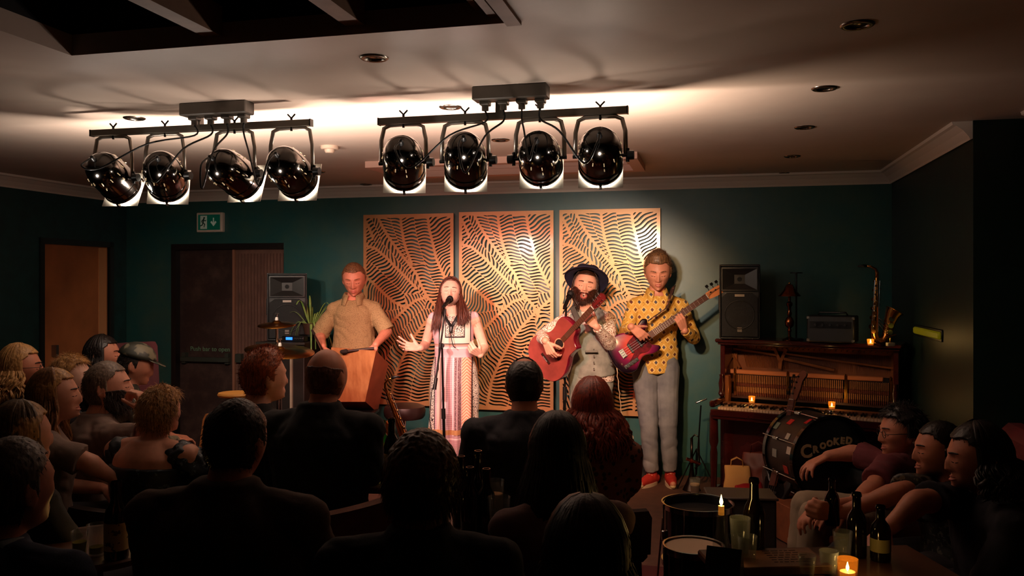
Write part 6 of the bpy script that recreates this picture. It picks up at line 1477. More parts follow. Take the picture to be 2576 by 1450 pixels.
# bass drum, floor tom, snare, leaning guitar
BDM = P('drum_black_gloss', (12, 11, 12), .12, coat=.6)
BZ = .24; bd0 = at(2092, 0, 5.12); RB = .27; yawb = R(12); bdr = thing('bass_drum', 'large black bass drum on its side with CROOKED lettering, before the piano', 'drum', (bd0.x, bd0.y, BZ), yawb)
m = M(); rt_ = Matrix.Translation((0, 0, RB + .0)) @ Matrix.Rotation(R(90), 4, 'X')
M().lathe([(RB - .012, -.02), (RB - .012, -.33), (RB - .02, -.33), (RB - .02, -.02)], seg=64, mtx=rt_, close=False).build('shell', P('drum_shell_grey', (60, 48, 42), .35, var=.4, vscale=8), bdr, 'auto')
for z in (0, -.33): M().lathe([(RB - .012, z - .018), (RB + .004, z - .018), (RB + .004, z + .014), (RB - .012, z + .014)], seg=64, mtx=rt_, close=False).build('hoop', BDM, bdr, 'auto')
M().lathe([(.001, .004), (RB - .012, .004), (RB - .01, .0), (RB - .012, -.004), (.001, -.004)], seg=64, mtx=rt_, close=False).build('front_head', P('head_black', (10, 10, 11), .3), bdr, True)
for k in range(8):
    a = 2 * math.pi * (k + .5) / 8; c = Vector((math.cos(a) * (RB + .012), 0, RB + math.sin(a) * (RB + .012))); lg = M().cyl(c + Vector((0, -.025, 0)), c + Vector((0, .36, 0)), .004, seg=8).build('tension_rod', CHROME, bdr)
    M().box(c + Vector((0, .2, 0)), (.022, .06, .022), bev=.004).build('lug', CHROME, lg, 'auto')
for (a, y, cc, sz) in ((118, .05, (210, 40, 38), .05), (128, .20, (220, 52, 44), .045), (150, .12, (200, 190, 170), .04), (168, .06, (226, 210, 190), .045), (178, .22, (150, 150, 140), .05), (196, .10, (190, 60, 50), .05), (140, .30, (120, 130, 110), .05)):
    a = R(a); c = Vector((math.cos(a) * (RB - .010), y, RB + math.sin(a) * (RB - .010))); n = Vector((math.cos(a), 0, math.sin(a))); x_ = Vector((0, 1, 0)); M().box((0, 0, 0), (sz, sz, .003), fit(c, x_, n)).build('sticker', P('sticker', cc, .5), bdr)
wd = 'CROOKED'
for i, ch in enumerate(wd):
    th_ = R(118 - i * 13.0); rr = RB * .62; sz = (.11, .058, .05, .05, .056, .054, .058)[i]; xx_ = -.175 + (0, .062, .112, .158, .202, .246, .29)[i]; zz_ = RB + .035 + (.0, .012, .032, .045, .055, .058, .056)[i] + .02
    text_mesh(ch, sz, .0012, 'letter', P('drum_letter', (214, 180, 136), .6), bdr, Matrix.Translation((xx_, -.0065, zz_)) @ Matrix.Rotation(R(90), 4, 'X') @ Matrix.Rotation(R(8 - i * 3), 4, 'Z'), bold=.0035)
CR = P('crate_wood', (150, 84, 50), .6, var=.3, vscale=9)
cr_ = thing('wooden_crate', 'reddish-brown wooden crate under the black bass drum', 'crate', (bd0.x - .02, bd0.y + .13, 0), yawb)
M().box((0, 0, BZ - .011), (.62, .40, .02), bev=.002).box((0, 0, .02), (.60, .38, .02)).build('top_board', CR, cr_, 'auto')
for s in (-1, 1):
    for zz in (.05, .115, .18): M().box((0, s * .19, zz), (.60, .012, .05), bev=.002).build('slat', CR, cr_, 'auto')
    M().box((s * .30, 0, BZ / 2), (.02, .38, BZ - .03), bev=.002).build('end_board', CR, cr_, 'auto')
def drum(label, loc, r, h, headmat, shell, legs=True, z0=.12, name='floor_tom', headz=-.002, empty=False):
    t = thing(name, label, 'drum', loc); z1 = z0 + h
    M().lathe([(r - .006, z0), (r, z0), (r, z1), (r - .006, z1)] + ([(r - .008, z0 + .02)] if empty else []), seg=56, close=False).build('shell', shell, t, 'auto')
    for z in (z0 + .012, z1 - .006): M().lathe([(r + .001, z - .014), (r + .008, z - .014), (r + .008, z + .012), (r + .001, z + .012), (r + .001, z - .014)], seg=56, close=False).build('hoop', CHROME if not empty else BDM, t, 'auto')
    M().lathe([(.001, z1 + headz), (r - .002, z1 + headz)], seg=48, close=False).build('drum_top_disc', headmat, t, True)
    for k in range(8): a = 2 * math.pi * k / 8 + .2; c = (math.cos(a) * (r + .010), math.sin(a) * (r + .010)); M().cyl((c[0], c[1], z0 + .01), (c[0], c[1], z1 + .004), .0035, seg=6).box((c[0], c[1], (z0 + z1) / 2), (.018, .018, .05), bev=.004).build('tension_rod', CHROME, t, 'auto')
    if legs:
        for k in range(3): a = 2 * math.pi * k / 3 + .5; M().cyl((math.cos(a) * (r + .012), math.sin(a) * (r + .012), z0 + .2), (math.cos(a) * (r + .05), math.sin(a) * (r + .05), .008), .006, seg=8).build('leg', CHROME, t)
    return t
d0 = at(1755, 0, 4.15); drum('black floor tom with an open dark top on the floor left of the candle bottle', (d0.x, d0.y, 0), .17, .30, P('tom_shaded_inside', (14, 12, 12), .5), BDM, z0=.2, headz=-.04)  # open drum without a head: sunken dark disc paints the shade inside
d1_ = at(1745, 0, 3.35); drum('white-headed black drum on the floor in front of the floor tom', (d1_.x, d1_.y, 0), .115, .37, P('drum_white_head', (206, 178, 150), .6), BDM, z0=.17)
gb0, gb1 = at(1938, 1262, 5.30), at(2017, 925, 5.46); xd = (gb1 - gb0).normalized()
mlg = fit(gb0, xd, Vector((-.35, -1, .2))) @ Matrix.Scale(.80, 4)
bass_guitar('dark bass guitar leaning upright in front of the piano, its neck crossing the keys', fit(gb0 + xd * .02, xd, Vector((-.9, -.5, .2))) @ Matrix.Scale(.86, 4), P('guitar_dark', (24, 14, 12), .3), guard=(14, 9, 8), headc=(110, 60, 40))

fc = at(1862, 0, 4.75); fcs = thing('instrument_case', 'dark flat-topped case behind the floor tom, in front of the red bag', 'case', (fc.x, fc.y, 0), R(-6))
M().box((0, 0, .20), (.36, .22, .38), bev=.01).build('case_body', P('case_dark', (44, 34, 28), .6, var=.3), fcs, 'auto'); M().box((0, 0, .394), (.38, .24, .014), bev=.004).build('case_lid', P('case_lid', (70, 56, 46), .5), fcs, 'auto')
M().box((0, -.118, .3), (.1, .014, .02), bev=.004).build('handle', BLACK, fcs, 'auto')
ht = at(593, 988, 4.75); hts = thing('high_table', 'small round yellow-topped high table behind the shoulder of the ginger man', 'table', (ht.x, ht.y, 0))
M().lathe([(.001, ht.z - .02), (.095, ht.z - .02), (.1, ht.z - .01), (.095, ht.z), (.001, ht.z)], seg=32).build('tabletop', P('yellow_top', (214, 150, 70), .5), hts, 'auto'); M().cyl((0, 0, .01), (0, 0, ht.z - .02), .018).build('post', BLACKM, hts); M().lathe([(.001, 0), (.13, 0), (.13, .012), (.001, .02)], seg=24).build('base_plate', BLACKM, hts, 'auto')
# ================================================================ tables, chairs, drinks
TW = P('table_wood', (92, 58, 38), .35, var=.35, vscale=6, coat=.2)
def table(label, x, y, r, z=.74, sq=None, rz=0, group='pub tables'):
    t = thing('pub_table', label, 'table', (x, y, 0), rz, group)
    if sq: M().box((0, 0, z - .0125), (sq[0], sq[1], .025), bev=.005).build('tabletop', TW, t, 'auto')
    else: M().lathe([(.001, z - .025), (r - .006, z - .025), (r, z - .018), (r, z - .006), (r - .006, z), (.001, z)], seg=48).build('tabletop', TW, t, 'auto')
    M().lathe([(.03, .03), (.03, z - .03), (.09, z - .026)], seg=18, close=False).build('pedestal', BLACKM, t, 'auto'); M().lathe([(.001, 0), (.2, 0), (.2, .012), (.04, .03), (.001, .03)], seg=32).build('base_plate', BLACKM, t, 'auto')
    return t
T1 = at(1215, 0, 2.88); T2 = at(965, 0, 3.75); T3 = at(250, 0, 2.72); T4 = Vector((.96, 2.50, 0))
table('square wooden pub table holding the cluster of dark bottles, centre of the audience', T1.x + .02, T1.y, .3, sq=(.5, .5))
table('round wooden pub table between the bald man in black and the stage', T2.x + .02, T2.y, .27)
table('small round wooden pub table with the labelled bottle at lower left', T3.x - .03, T3.y + .02, .24)
table('long wooden pub table with candles and menu board at lower right', T4.x, T4.y, .3, sq=(.70, .42), rz=R(4))
def bottle(label, loc, h=.24, r=.031, mat=DKGLASS, lab=None, group='bottles on the tables', labh=(.05, .12), cap=False):
    t = thing('bottle', label, 'bottle', loc, 0, group)
    M().lathe([(.001, 0), (r * .95, 0), (r, .006), (r, h * .55), (r * .85, h * .64), (r * .46, h * .74), (r * .42, h * .93), (r * .5, h * .935), (r * .5, h * .97), (r * .44, h), (r * .36, h), (r * .36, h * .9)], seg=28, close=False).build('glass_body', mat, t, 'auto')
    if lab: M().lathe([(r + .0006, labh[0]), (r + .0006, labh[1])], seg=28, close=False).build('paper_label', lab, t, True)
    return t
LBL = Mat('cream_label'); LBL.color(LBL.mix(LBL.math('GREATER_THAN', LBL.noise(38, 2), .60), (206, 184, 116), (90, 66, 38))); LBL = LBL.m
GRN = P('green_glass', (20, 96, 40), .06, trans=.6)
tb = lambda px, D: (at(px, 0, D).x, D, .74)
bottle('tall dark bottle, leftmost of the cluster on the square table', tb(1160, 2.95), .245)
bottle('dark bottle second from the left in the cluster on the square table', tb(1182, 2.82), .235)
bottle('dark bottle in the middle of the cluster, a little behind the others', tb(1203, 3.02), .25)
bottle('dark bottle at the right of the cluster next to the beer glass', tb(1224, 2.84), .225)
pint('beer glass with a pale drink standing right behind the dark bottles on the square table', tb(1243, 2.95), .16, .036, .7, (140, 110, 50))
pint('empty straight pint glass on the front right of the square table', tb(1256, 2.76), .15, .037, .3, (150, 120, 80))
bottle('dark bottle standing closest to the bald man in black on the round table', tb(934, 3.66), .25)
bottle('dark bottle with a yellow-green label beside the red-lit hand', tb(985, 3.62), .27, .034, lab=LBL, labh=(.04, .12))
bottle('green glass bottle behind the labelled bottle on the round table', tb(962, 3.86), .22, .032, GRN)
pint('small glass by the red-lit hand on the round table', tb(951, 3.56), .11, .03, .5, (120, 110, 40))
cnd = thing('candle', 'lit candle hidden among the bottles on the round table', 'candle', tb(972, 3.72)); M().cyl((0, 0, 0), (0, 0, .05), .02).build('wax', WAX, cnd); M().lathe([(.0005, 0), (.004, .006), (.0045, .011), (.0005, .026)], (0, 0, .052), 12).build('flame', FLAME, cnd, True)
L = bpy.data.lights.new('candle_light', 'POINT'); L.energy = .35; L.color = (1, .62, .2); L.shadow_soft_size = .012; o = bpy.data.objects.new('candle_light', L); C.objects.link(o); o.parent = cnd; o.location = (0, 0, .085)
bottle('big dark bottle with a cream and yellow label at lower left', tb(293, 2.60), .24, .036, lab=LBL, labh=(.03, .115))
pint('small glass left of the labelled bottle on the lower left table', tb(243, 2.62), .10, .03, .3, (150, 140, 40)); pint('short glass with a yellow gleam, leftmost on the lower left table', tb(200, 2.60), .085, .026, .6, (190, 190, 60))
candle_glass('tea_light', 'tea light burning on the lower left table behind the labelled bottle', tb(298, 2.82), .05, .025, .12)
# lower right table
t4 = lambda px, py: at(px, py, (CAMH - .74) * F / (py - CY))
bx = t4(1950, 1425); bo = thing('menu_board', 'flat wooden menu board with dark writing lying on the lower right table', 'menu board', bx, R(4)); WB = P('board_wood', (128, 84, 54), .5, var=.3, vscale=10)
M().box((0, 0, .014), (.28, .17, .027), bev=.003).build('board', WB, bo, 'auto')
INK = P('board_ink', (44, 26, 18), .7)
m = M(); rnd = random.Random(2)
for r_ in range(6):
    x = -.02
    while x < .09: w_ = rnd.uniform(.008, .022); m.box((x + w_ / 2, .055 - r_ * .02, .0282), (w_, .004, .0008)); x += w_ + .006
m.build('printed_lines', INK, bo)
def cn(name, label, px, py, **k): return candle_glass(name, label, t4(px, py), **k)
cn('tea_light', 'bright yellow glowing candle glass at the very bottom right of the table', 2132, 1458, h=.06, r=.03, power=.16)
cbz = t4(1788, 1400); cbt = thing('candle_bottle', 'candle burning in the neck of a bottle beside the floor tom', 'candle', (at(1790, 0, 2.58).x + .03, 2.58, .74))
M().lathe([(.001, 0), (.024, 0), (.026, .004), (.026, .05), (.014, .10), (.011, .15), (.001, .15)], seg=24).build('bottle_holder', GLASS, cbt, 'auto'); M().cyl((0, 0, .14), (0, 0, .168), .009).build('wax', WAX, cbt); M().lathe([(.0005, 0), (.005, .008), (.0055, .014), (.002, .026), (.0005, .034)], (0, 0, .168), 12).build('flame', FLAME, cbt, True)
L = bpy.data.lights.new('candle_light', 'POINT'); L.energy = .22; L.color = (1, .62, .2); L.shadow_soft_size = .012; o = bpy.data.objects.new('candle_light', L); C.objects.link(o); o.parent = cbt; o.location = (0, 0, .21)
def tg(px, D): return (at(px, 0, D).x, D, .74)
table4r = None
bottle('black bottle standing behind the glasses on the lower right table', tg(1897, 2.62), .245, .033)
pint('tall thin glass left of the black bottle on the lower right table', tg(1862, 2.55), .14, .032, .12, (90, 40, 20)); pint('stemless glass in front of the black bottle on the lower right table', tg(1880, 2.50), .10, .030, .2, (90, 60, 30))
pint('glass standing beside the dark bottle group at the right end of the table', tg(2120, 2.58), .09, .03, .2, (60, 40, 30)); bottle('squat dark bottle with a pale label at the right end of the table', tg(2215, 2.58), .17, .03, lab=P('label_pale', (150, 140, 90), .5), labh=(.03, .07)); bottle('dark bottle at the right end of the table before the folded hands', tg(2155, 2.62), .2, .03)
pint('clear glass at the bottom edge of the picture left of the glowing candle', t4(2085, 1446), .07, .028, 0); pint('clear glass at the bottom edge of the picture near the menu board corner', t4(2030, 1449), .06, .026, 0)
wg = t4(1805, 1404); wd_ = thing('menu_holder', 'black wedge-shaped menu holder standing at the left end of the lower right table', 'menu holder', (at(1822, 0, 2.42).x, 2.42, .74), R(-25)); M().prism([(-.05, 0), (.05, 0), (.012, .085), (0, .09)], -.05, .05, axis='x').build('holder', BLACK, wd_)
# chairs
def chair(label, loc, rz, fab, name='padded_chair', h=.92, group='padded chairs of the audience', w_=.40):
    t = thing(name, label, 'chair', loc, rz, group)     # front of the chair faces local +y
    M().box((0, 0, .44), (w_, .42, .06), bev=.02).build('seat', fab, t, 'auto')
    m = M(); n = 8; pts = []
    for i in range(n + 1):
        a = -1 + 2 * i / n; pts.append((a * w_ * .5, -.20 - .02 * (1 - a * a)))
    q = [(x, y) for x, y in pts] + [(x, y - .045) for x, y in reversed(pts)]
    vs = [(x, y - .05 * 0, .46) for x, y in q] + [(x * .96, y - .06, h - .03) for x, y in q] + [(x * .88, y - .065, h) for x, y in q]; k = len(q)
    m.add(vs, [tuple(range(k))[::-1], tuple(2 * k + i for i in range(k))] + [(a * k + i, a * k + (i + 1) % k, (a + 1) * k + (i + 1) % k, (a + 1) * k + i) for a in (0, 1) for i in range(k)])
    m.build('backrest', fab, t, 'auto')
    for sx in (-1, 1):
        for sy in (-1, 1): M().cyl((sx * w_ * .44, sy * .18, .0), (sx * w_ * .40, sy * .17, .42), .014, .018, 10).build('leg', WOODD, t)
    return t
FABB = P('brown_chair_fabric', (112, 64, 44), .9, var=.2, vscale=12, bump=.001, bscale=200); FABK = P('dark_chair_fabric', (40, 26, 22), .9); FABR = P('maroon_chair_fabric', (70, 22, 26), .9, var=.2)
# ================================================================ the audience
def V(*a): return Vector(a)
def seated(label, px, py, D, yaw=0, hyaw=None, hp=0, hr=0, style='crop', hcol=None, sk=None, top=None, bottom=None, voxel=.011, build=1.0, sleeves='long', hsc=1.0, J2=None, hands=None, lean=.0, shw=.185, faceb=None, fem=0.0,
           belly=0.0, chairlab=None, fab=None, shrug=0, seat=.50, neckl=.20, chh=.66, **k):
    H = at(px, py, D); f, r = yawv(yaw); up = Vector((0, 0, 1)); hyaw = yaw if hyaw is None else hyaw
    hf, _ = yawv(hyaw); g = lambda a, b, z: Vector((H.x, H.y, 0)) + f * b + r * a + Vector((0, 0, z))
    nzv = H.z - (neckl - .068) * hsc; N = Vector((H.x, H.y, nzv)) - hf * .03 - f * (.02 + lean * .1)
    P_ = g(0, -.06 - lean * .35, seat); Nv = N - P_; S = P_.lerp(N, .885)
    J = dict(H=H, N=N, P=P_, sL=S - r * shw + up * shrug, sR=S + r * shw + up * shrug, hL=P_ - r * .09, hR=P_ + r * .09, kL=P_ - r * .11 + f * .42 + up * (-.02), kR=P_ + r * .11 + f * .42 + up * (-.02))
    for s, q in (('L', -1), ('R', 1)):
        K = J['k' + s]; J['a' + s] = Vector((K.x, K.y, .09)) + f * .0; J['t' + s] = Vector((K.x, K.y, .035)) + f * .14
        W = P_ + r * (q * .10) + f * .28 + up * .13; E, W = ik(J['s' + s], W, .29, .25, r * q * .8 - f * .6 - up * .3); J['e' + s] = E; J['w' + s] = W
    if J2: J.update(J2(J, f, r, up, H))
    p, mtx, G, rt, fw, body = figure(label, Vector((P_.x, P_.y, 0)), J, (hyaw, hp, hr), style, hcol or HDK, sk or S1, top=top, bottom=bottom or P('dark_jeans', (26, 26, 34), .9), shoes=P('dark_shoes', (20, 18, 18), .6), hands=hands, voxel=voxel, build=build, sleeves=sleeves, hsc=hsc, fem=fem, belly=belly, facial=faceb, neckr=.059 if not fem else .054, **k)
    cl = chairlab or 'dark padded chair under the ' + label.split(' with')[0].split(' in ')[0]
    if fab != 'none': chair(cl, Vector((P_.x, P_.y, 0)) + f * .03, yaw, fab or FABK, h=chh)
    return p, mtx, G, J, f, r
def fabric(name, c, var=.2, sc=12): return P('cloth_' + name, c, .9, var=var, vscale=sc, bump=.001, bscale=180)
BLK = fabric('black', (16, 15, 17), .2); GREY = fabric('grey', (128, 108, 98), .15)
L0 = lambda y: R(y)
# centre block, seen from behind
seated('bald-headed man in a black jacket seated behind the round table', 822, 948, 3.55, R(-12), R(-18), 0, 0, 'bald', hairm('shaved', (112, 70, 52), (90, 54, 40)), S3, BLK, build=1.18, hsc=1.02, shw=.21, belly=.1, shrug=-.0, neckl=.19,
       J2=lambda J, f, r, up, H: dict(zip(('eR', 'wR'), (at(928, 1190, 3.45), at(948, 1163, 3.62)))), hands={'R': dict(F=(.75, .5, .1), N=(-.4, .6, .1), curl=.55)}, voxel=.009,
       chairlab='dark padded chair of the bald-headed man in black behind the round table')
seated('ginger short-haired man in black turned right, in front of the cymbals', 664, 948, 3.85, R(-18), R(-48), R(0), 0, 'fade', HGI, S1, BLK, build=1.08, shw=.2, hsc=1.05, neckl=.2, voxel=.009, chairlab='dark padded chair of the ginger man in front of the cymbals')
seated('dark-haired man in a grey-brown shirt seen as a big silhouette at centre left', 594, 1110, 2.32, R(-6), R(-10), R(-6), 0, 'crop', HB, S3, fabric('taupe', (84, 66, 54)), build=1.16, shw=.215, hsc=.98, neckl=.185, voxel=.009, chairlab='brown padded chair under the big silhouetted man at centre left', fab=FABB)
seated('person with short fine fair hair in a dark quilted jacket at bottom centre', 1060, 1208, 2.08, R(2), R(0), 0, 0, 'bob', HSAND, S1, fabric('dark_quilt', (30, 28, 28)), build=1.08, shw=.19, hsc=.96, neckl=.19, voxel=.009, chairlab='dark padded chair of the fair-haired person at bottom centre')
seated('man with close-cropped thinning hair in a dark checked shirt, centre of the audience', 1319, 966, 3.75, R(2), R(0), R(-4), 0, 'thin', HDK, S3, fabric('navy_check', (40, 38, 46), .35, 40), build=1.14, shw=.215, hsc=1.0, neckl=.20, voxel=.009, chairlab='dark padded chair of the man with close-cropped hair, centre of the audience')
ps15 = seated('woman with long straight dark hair leaning on the table, pale sleeves', 1402, 1138, 2.55, R(14), R(10), R(-4), 0, 'long', HDK, S1, fabric('mauve', (120, 88, 84)), build=.95, shw=.165, hsc=.98, neckl=.2, lean=.1, fem=1,
       J2=lambda J, f, r, up, H: dict(eL=at(1318, 1325, 2.50), wL=at(1372, 1180, 2.72), eR=at(1500, 1330, 2.55), wR=at(1440, 1200, 2.75)), chairlab='dark padded chair of the woman with long straight dark hair')
long_hair(ps15[0], ps15[1], hairm('very_dark', (30, 18, 14)), random.Random(21), length=.34, n=170, front=False, spread=.05)
LEO = Mat('leopard_top'); v1 = LEO.voronoi(34); LEO.color(LEO.mix(LEO.math('LESS_THAN', v1, .36), (116, 62, 42), (34, 18, 16))); LEO.b.inputs['Roughness'].default_value = .8
ps16 = seated('woman with wavy auburn hair in a leopard-print top', 1490, 1022, 3.75, R(4), R(0), 0, 0, 'long', HRED, S1, LEO.m, build=.96, shw=.16, hsc=1.05, neckl=.2, fem=1, J2=lambda J, f, r, up, H: dict(eR=at(1588, 1215, 3.72), wR=at(1540, 1275, 3.95), eL=at(1425, 1225, 3.75), wL=at(1460, 1275, 3.95)), chairlab='dark padded chair of the auburn-haired woman')
long_hair(ps16[0], ps16[1], HRED, random.Random(22), length=.2, n=200, front=False, spread=.075, wave=.014)
ps17 = seated('person with smooth dark hair in a dark coat at the bottom right of centre', 1475, 1398, 1.72, R(4), R(2), 0, 0, 'long', HDK, S3, BLK, build=1.2, shw=.21, hsc=1.0, neckl=.2, chairlab='dark padded chair of the dark-haired person at bottom right of centre')
long_hair(ps17[0], ps17[1], hairm('umber', (46, 28, 20)), random.Random(23), length=.14, n=150, front=False, spread=.03)
# left block, in profile towards the stage
def long_lit(ps, hm_, seed, **k): return long_hair(ps[0], ps[1], hm_, random.Random(seed), **k)
def strapless(ps, J, f, r, mat, hi=.80, bare=None):
    m = M(); P0, N0 = J['P'], J['N']; up = (N0 - P0).normalized(); fw = up.cross(r); fw = fw if fw.dot(f) > 0 else -fw
    m.loft([(P0.lerp(N0, t), r * a, fw * b) for t, a, b in ((-.14, .21, .155), (.1, .205, .155), (.35, .185, .14), (.6, .195, .145), (hi, .205, .135))], 28)
    m.build('dress', mat, ps, world=True, voxel=.008, sm=1, disp=lambda c: .005 * nz((c.x * 14, c.y * 14, c.z * 10)))
def fluff(ps, J, f, r, mat):
    for s, q in (('L', -1), ('R', 1)):
        S = J['s' + s]; m = M(); m.cap(S - r * q * .03 - Vector((0, 0, .03)), .075, S.lerp(J['e' + s], .3), .07, 18); m.build('frill_sleeve', mat, ps, world=True, voxel=.009, sm=1, disp=lambda c: .012 * nz((c.x * 30, c.y * 30, c.z * 30)))
FLO = Mat('dark_floral'); FLO.color(FLO.mix(FLO.math('GREATER_THAN', FLO.noise(36, 4, .7), .60), (20, 26, 34), (88, 104, 110))); FLO = FLO.m
def gface(p, G, mtx, rnd): lids(p, G, mtx, HB, LIP)
def beardf(hmat, L=.03):
    def fn(p, G, mtx, rnd):
        lids(p, G, mtx, hmat, LIP); P_, N_ = G; x, y, z = P_[..., 0], P_[..., 1], P_[..., 2]
        mask = (y > -.01) & (z < -.03 + .02 * sst(np.abs(x), .03, .065)) & ~((z > -.078) & (np.abs(x) < .026) & (z > -.078)) | ((y > .03) & (np.abs(x) < .03) & (z < -.048) & (z > -.058))
        bo = patch(P_, N_, mask, .006 + .010 * sst(-z, .08, .12), mtx, 'beard', hmat, p, True, .003, 90)
        m = M(); roots = [Vector(a) + Vector(b).normalized() * .006 for a, b in zip(P_[mask], N_[mask])]; strands(roots, N_[mask], 500, L, mtx, .0012, m, rnd, droop=.8); m.build('beard_strands', hmat, bo, True, world=True, recalc=False)
    return fn
def specs(ps, rim=(20, 16, 16)):
    p, mtx = ps[0], ps[1]; m = M()
    for s in (-1, 1):
        m.tube([mtx @ Vector((s * .033 + .021 * math.cos(a), .098, -.002 + .016 * math.sin(a))) for a in [2 * math.pi * k / 18 for k in range(18)]], .0016, 6, closed=True)
        m.tube([mtx @ Vector((s * .054, .097, .002)), mtx @ Vector((s * .076, .07, .003)), mtx @ Vector((s * .082, -.01, .004)), mtx @ Vector((s * .080, -.022, -.008))], .0016, 6)
    m.tube([mtx @ Vector((-.012, .098, .002)), mtx @ Vector((0, .103, .005)), mtx @ Vector((.012, .098, .002))], .0016, 6)
    m.build('glasses', P('spectacle_rim', rim, .3), p, True, world=True)
pq = seated('woman with short wavy blonde hair and bare shoulders in a dark floral dress', 405, 1036, 3.75, R(-18), R(-30), 0, 0, 'wavy', HBL, S1, None, build=1.08, shw=.19, hsc=.90, neckl=.19, sleeves='none', voxel=.009, fem=1, chairlab='dark padded chair of the short-haired blonde woman with bare shoulders')
strapless(pq[0], pq[3], pq[4], pq[5], FLO, .72); fluff(pq[0], pq[3], pq[4], pq[5], FLO)
pq = seated('bearded grey-haired man in a grey-brown T-shirt with his hand at his chin', 270, 974, 4.15, R(-45), R(-72), R(4), 0, 'crop', HGR, S1, GREY, build=1.12, shw=.2, hsc=1.08, neckl=.2, sleeves='short', voxel=.0065, faceb=beardf(hairm('dk_beard', (52, 36, 28), (24, 16, 12)), .045),
    J2=lambda J, f, r, up, H: dict(eR=at(362, 1105, 3.98), wR=at(368, 1042, 3.95), eL=at(262, 1085, 4.2), wL=at(285, 1118, 4.1)), hands={'R': dict(F=(-.3, .1, .9), N=(-.9, .2, -.3), curl=.8, thumb=.5), 'L': dict(F=(.9, -.1, -.1), N=(0, .1, -1), curl=.4)}, chairlab='dark padded chair of the bearded man with his hand at his chin')
pq = seated('woman with long wavy blonde hair in a pale grey T-shirt, face turned to the stage', 136, 996, 3.7, R(-50), R(-72), R(4), 0, 'long', HBL, S1, GREY, build=1.05, shw=.19, hsc=1.0, neckl=.2, sleeves='short', voxel=.008, fem=1, faceb=gface, chairlab='dark padded chair of the long-haired blonde woman in grey',
    J2=lambda J, f, r, up, H: dict(eR=at(222, 1165, 3.55), wR=at(278, 1200, 3.6)))
long_lit(pq, hairm('gold_brown', (150, 104, 58), (96, 62, 34)), 31, length=.34, n=190, front=False, spread=.05, wave=.012)
pq = seated('fair-haired person in profile between the blonde woman and the bearded man', 180, 952, 4.35, R(-50), R(-78), R(8), 0, 'messy', HBL, S2, fabric('dim_blue', (52, 50, 56)), build=1.0, shw=.18, hsc=.98, neckl=.2, voxel=.008, faceb=gface, chairlab='dark padded chair of the fair-haired person in profile')
pq = seated('woman with curly shoulder-length blonde hair and dark glasses at the far left', 50, 925, 4.4, R(-50), R(-68), 0, 0, 'long', HBL, S3, fabric('black_vest', (20, 18, 20)), build=1.05, shw=.19, hsc=1.02, neckl=.2, sleeves='none', voxel=.008, fem=1, faceb=gface, chairlab='dark padded chair of the blonde woman with glasses at the far left'); specs(pq)
long_lit(pq, HBL, 32, length=.17, n=190, front=False, spread=.06, wave=.018)
pq = seated('dark-haired woman turned to the right in front of the brown door', 258, 893, 5.3, R(-60), R(-78), 0, 0, 'long', HDK, S3, fabric('dark_top', (26, 22, 24)), build=.95, shw=.17, hsc=1.02, neckl=.2, voxel=.008, fem=1, faceb=gface, chairlab='dark padded chair of the dark-haired woman by the brown door')
long_lit(pq, HDK, 33, length=.2, n=120, front=False, spread=.03)
CAMO = Mat('camouflage'); n1 = CAMO.noise(14, 2); CAMO.color(CAMO.mix(CAMO.step(n1, .48, .52), (40, 42, 34), (110, 104, 84))); CAMO = CAMO.m
pq = seated('person in a blotchy patterned jacket and cap beside the dark red chair', 342, 918, 5.05, R(-55), R(-70), R(-18), 0, 'crop', HDK, S3, CAMO, build=1.0, shw=.18, hsc=1.0, neckl=.2, voxel=.009, chairlab='dark padded chair of the person in the blotchy patterned jacket')
capm = pq[1]; cp_ = thing('baseball_cap', 'blotchy patterned cap on the person beside the dark red chair', 'cap', capm @ Vector((0, 0, .08)))
M().loft([(capm @ Vector((0, -.008, .045 + .092 * math.sin(a))), (capm.to_3x3() @ Vector((.092 * math.cos(a) + .001, 0, 0))), (capm.to_3x3() @ Vector((0, .110 * math.cos(a) + .001, 0)))) for a in [i * math.pi / 14 for i in range(8)]], 24).build('crown', CAMO, cp_, True, world=True)
M().loft([(capm @ Vector((0, .09, .045)), capm.to_3x3() @ Vector((.07, 0, 0)), capm.to_3x3() @ Vector((0, .075, -.012))), (capm @ Vector((0, .09, .049)), capm.to_3x3() @ Vector((.07, 0, 0)), capm.to_3x3() @ Vector((0, .075, -.012)))], 24).build('peak', CAMO, cp_, True, world=True)
wc0 = at(492, 0, 4.5); chair('pale wooden chair back visible beyond the bare shoulder of the short-haired blonde woman', (wc0.x, wc0.y, 0), R(160), P('pale_chair_wood', (206, 134, 74), .45), 'wooden_chair', .84, None, .36)
c0 = at(385, 0, 5.6); chair('dark red high-backed chair against the wall beside the exit doors', (c0.x, c0.y, 0), R(-130), FABR, 'wing_chair', 1.18, None, .34)
pq = seated('person with long fair hair seen from behind in the dark at the left edge', 52, 1098, 2.9, R(-25), R(-35), 0, 0, 'long', HBL, S1, fabric('dark_cardigan', (30, 28, 30)), build=1.0, shw=.18, hsc=1.0, neckl=.2, fem=1, chairlab='dark padded chair of the person with long fair hair at the left edge')
long_lit(pq, hairm('dim_blonde', (120, 92, 52), (70, 50, 28)), 34, length=.2, n=160, front=False, spread=.05, wave=.01)
pq = seated('man with short grey hair in a dark blue shirt, in the lower left corner', 28, 1226, 2.15, R(-14), R(-22), 0, 0, 'crop', HGR, S3, fabric('denim_blue', (46, 54, 74)), build=1.15, shw=.21, hsc=1.08, neckl=.19, voxel=.009, chairlab='dark padded chair of the white-haired man in the lower left corner')
collar(pq[0], pq[3]['N'] + Vector((0, 0, -.01)), .078, fabric('pale_collar', (120, 126, 128)), .8, yaw=R(-14)).parent = pq[0]
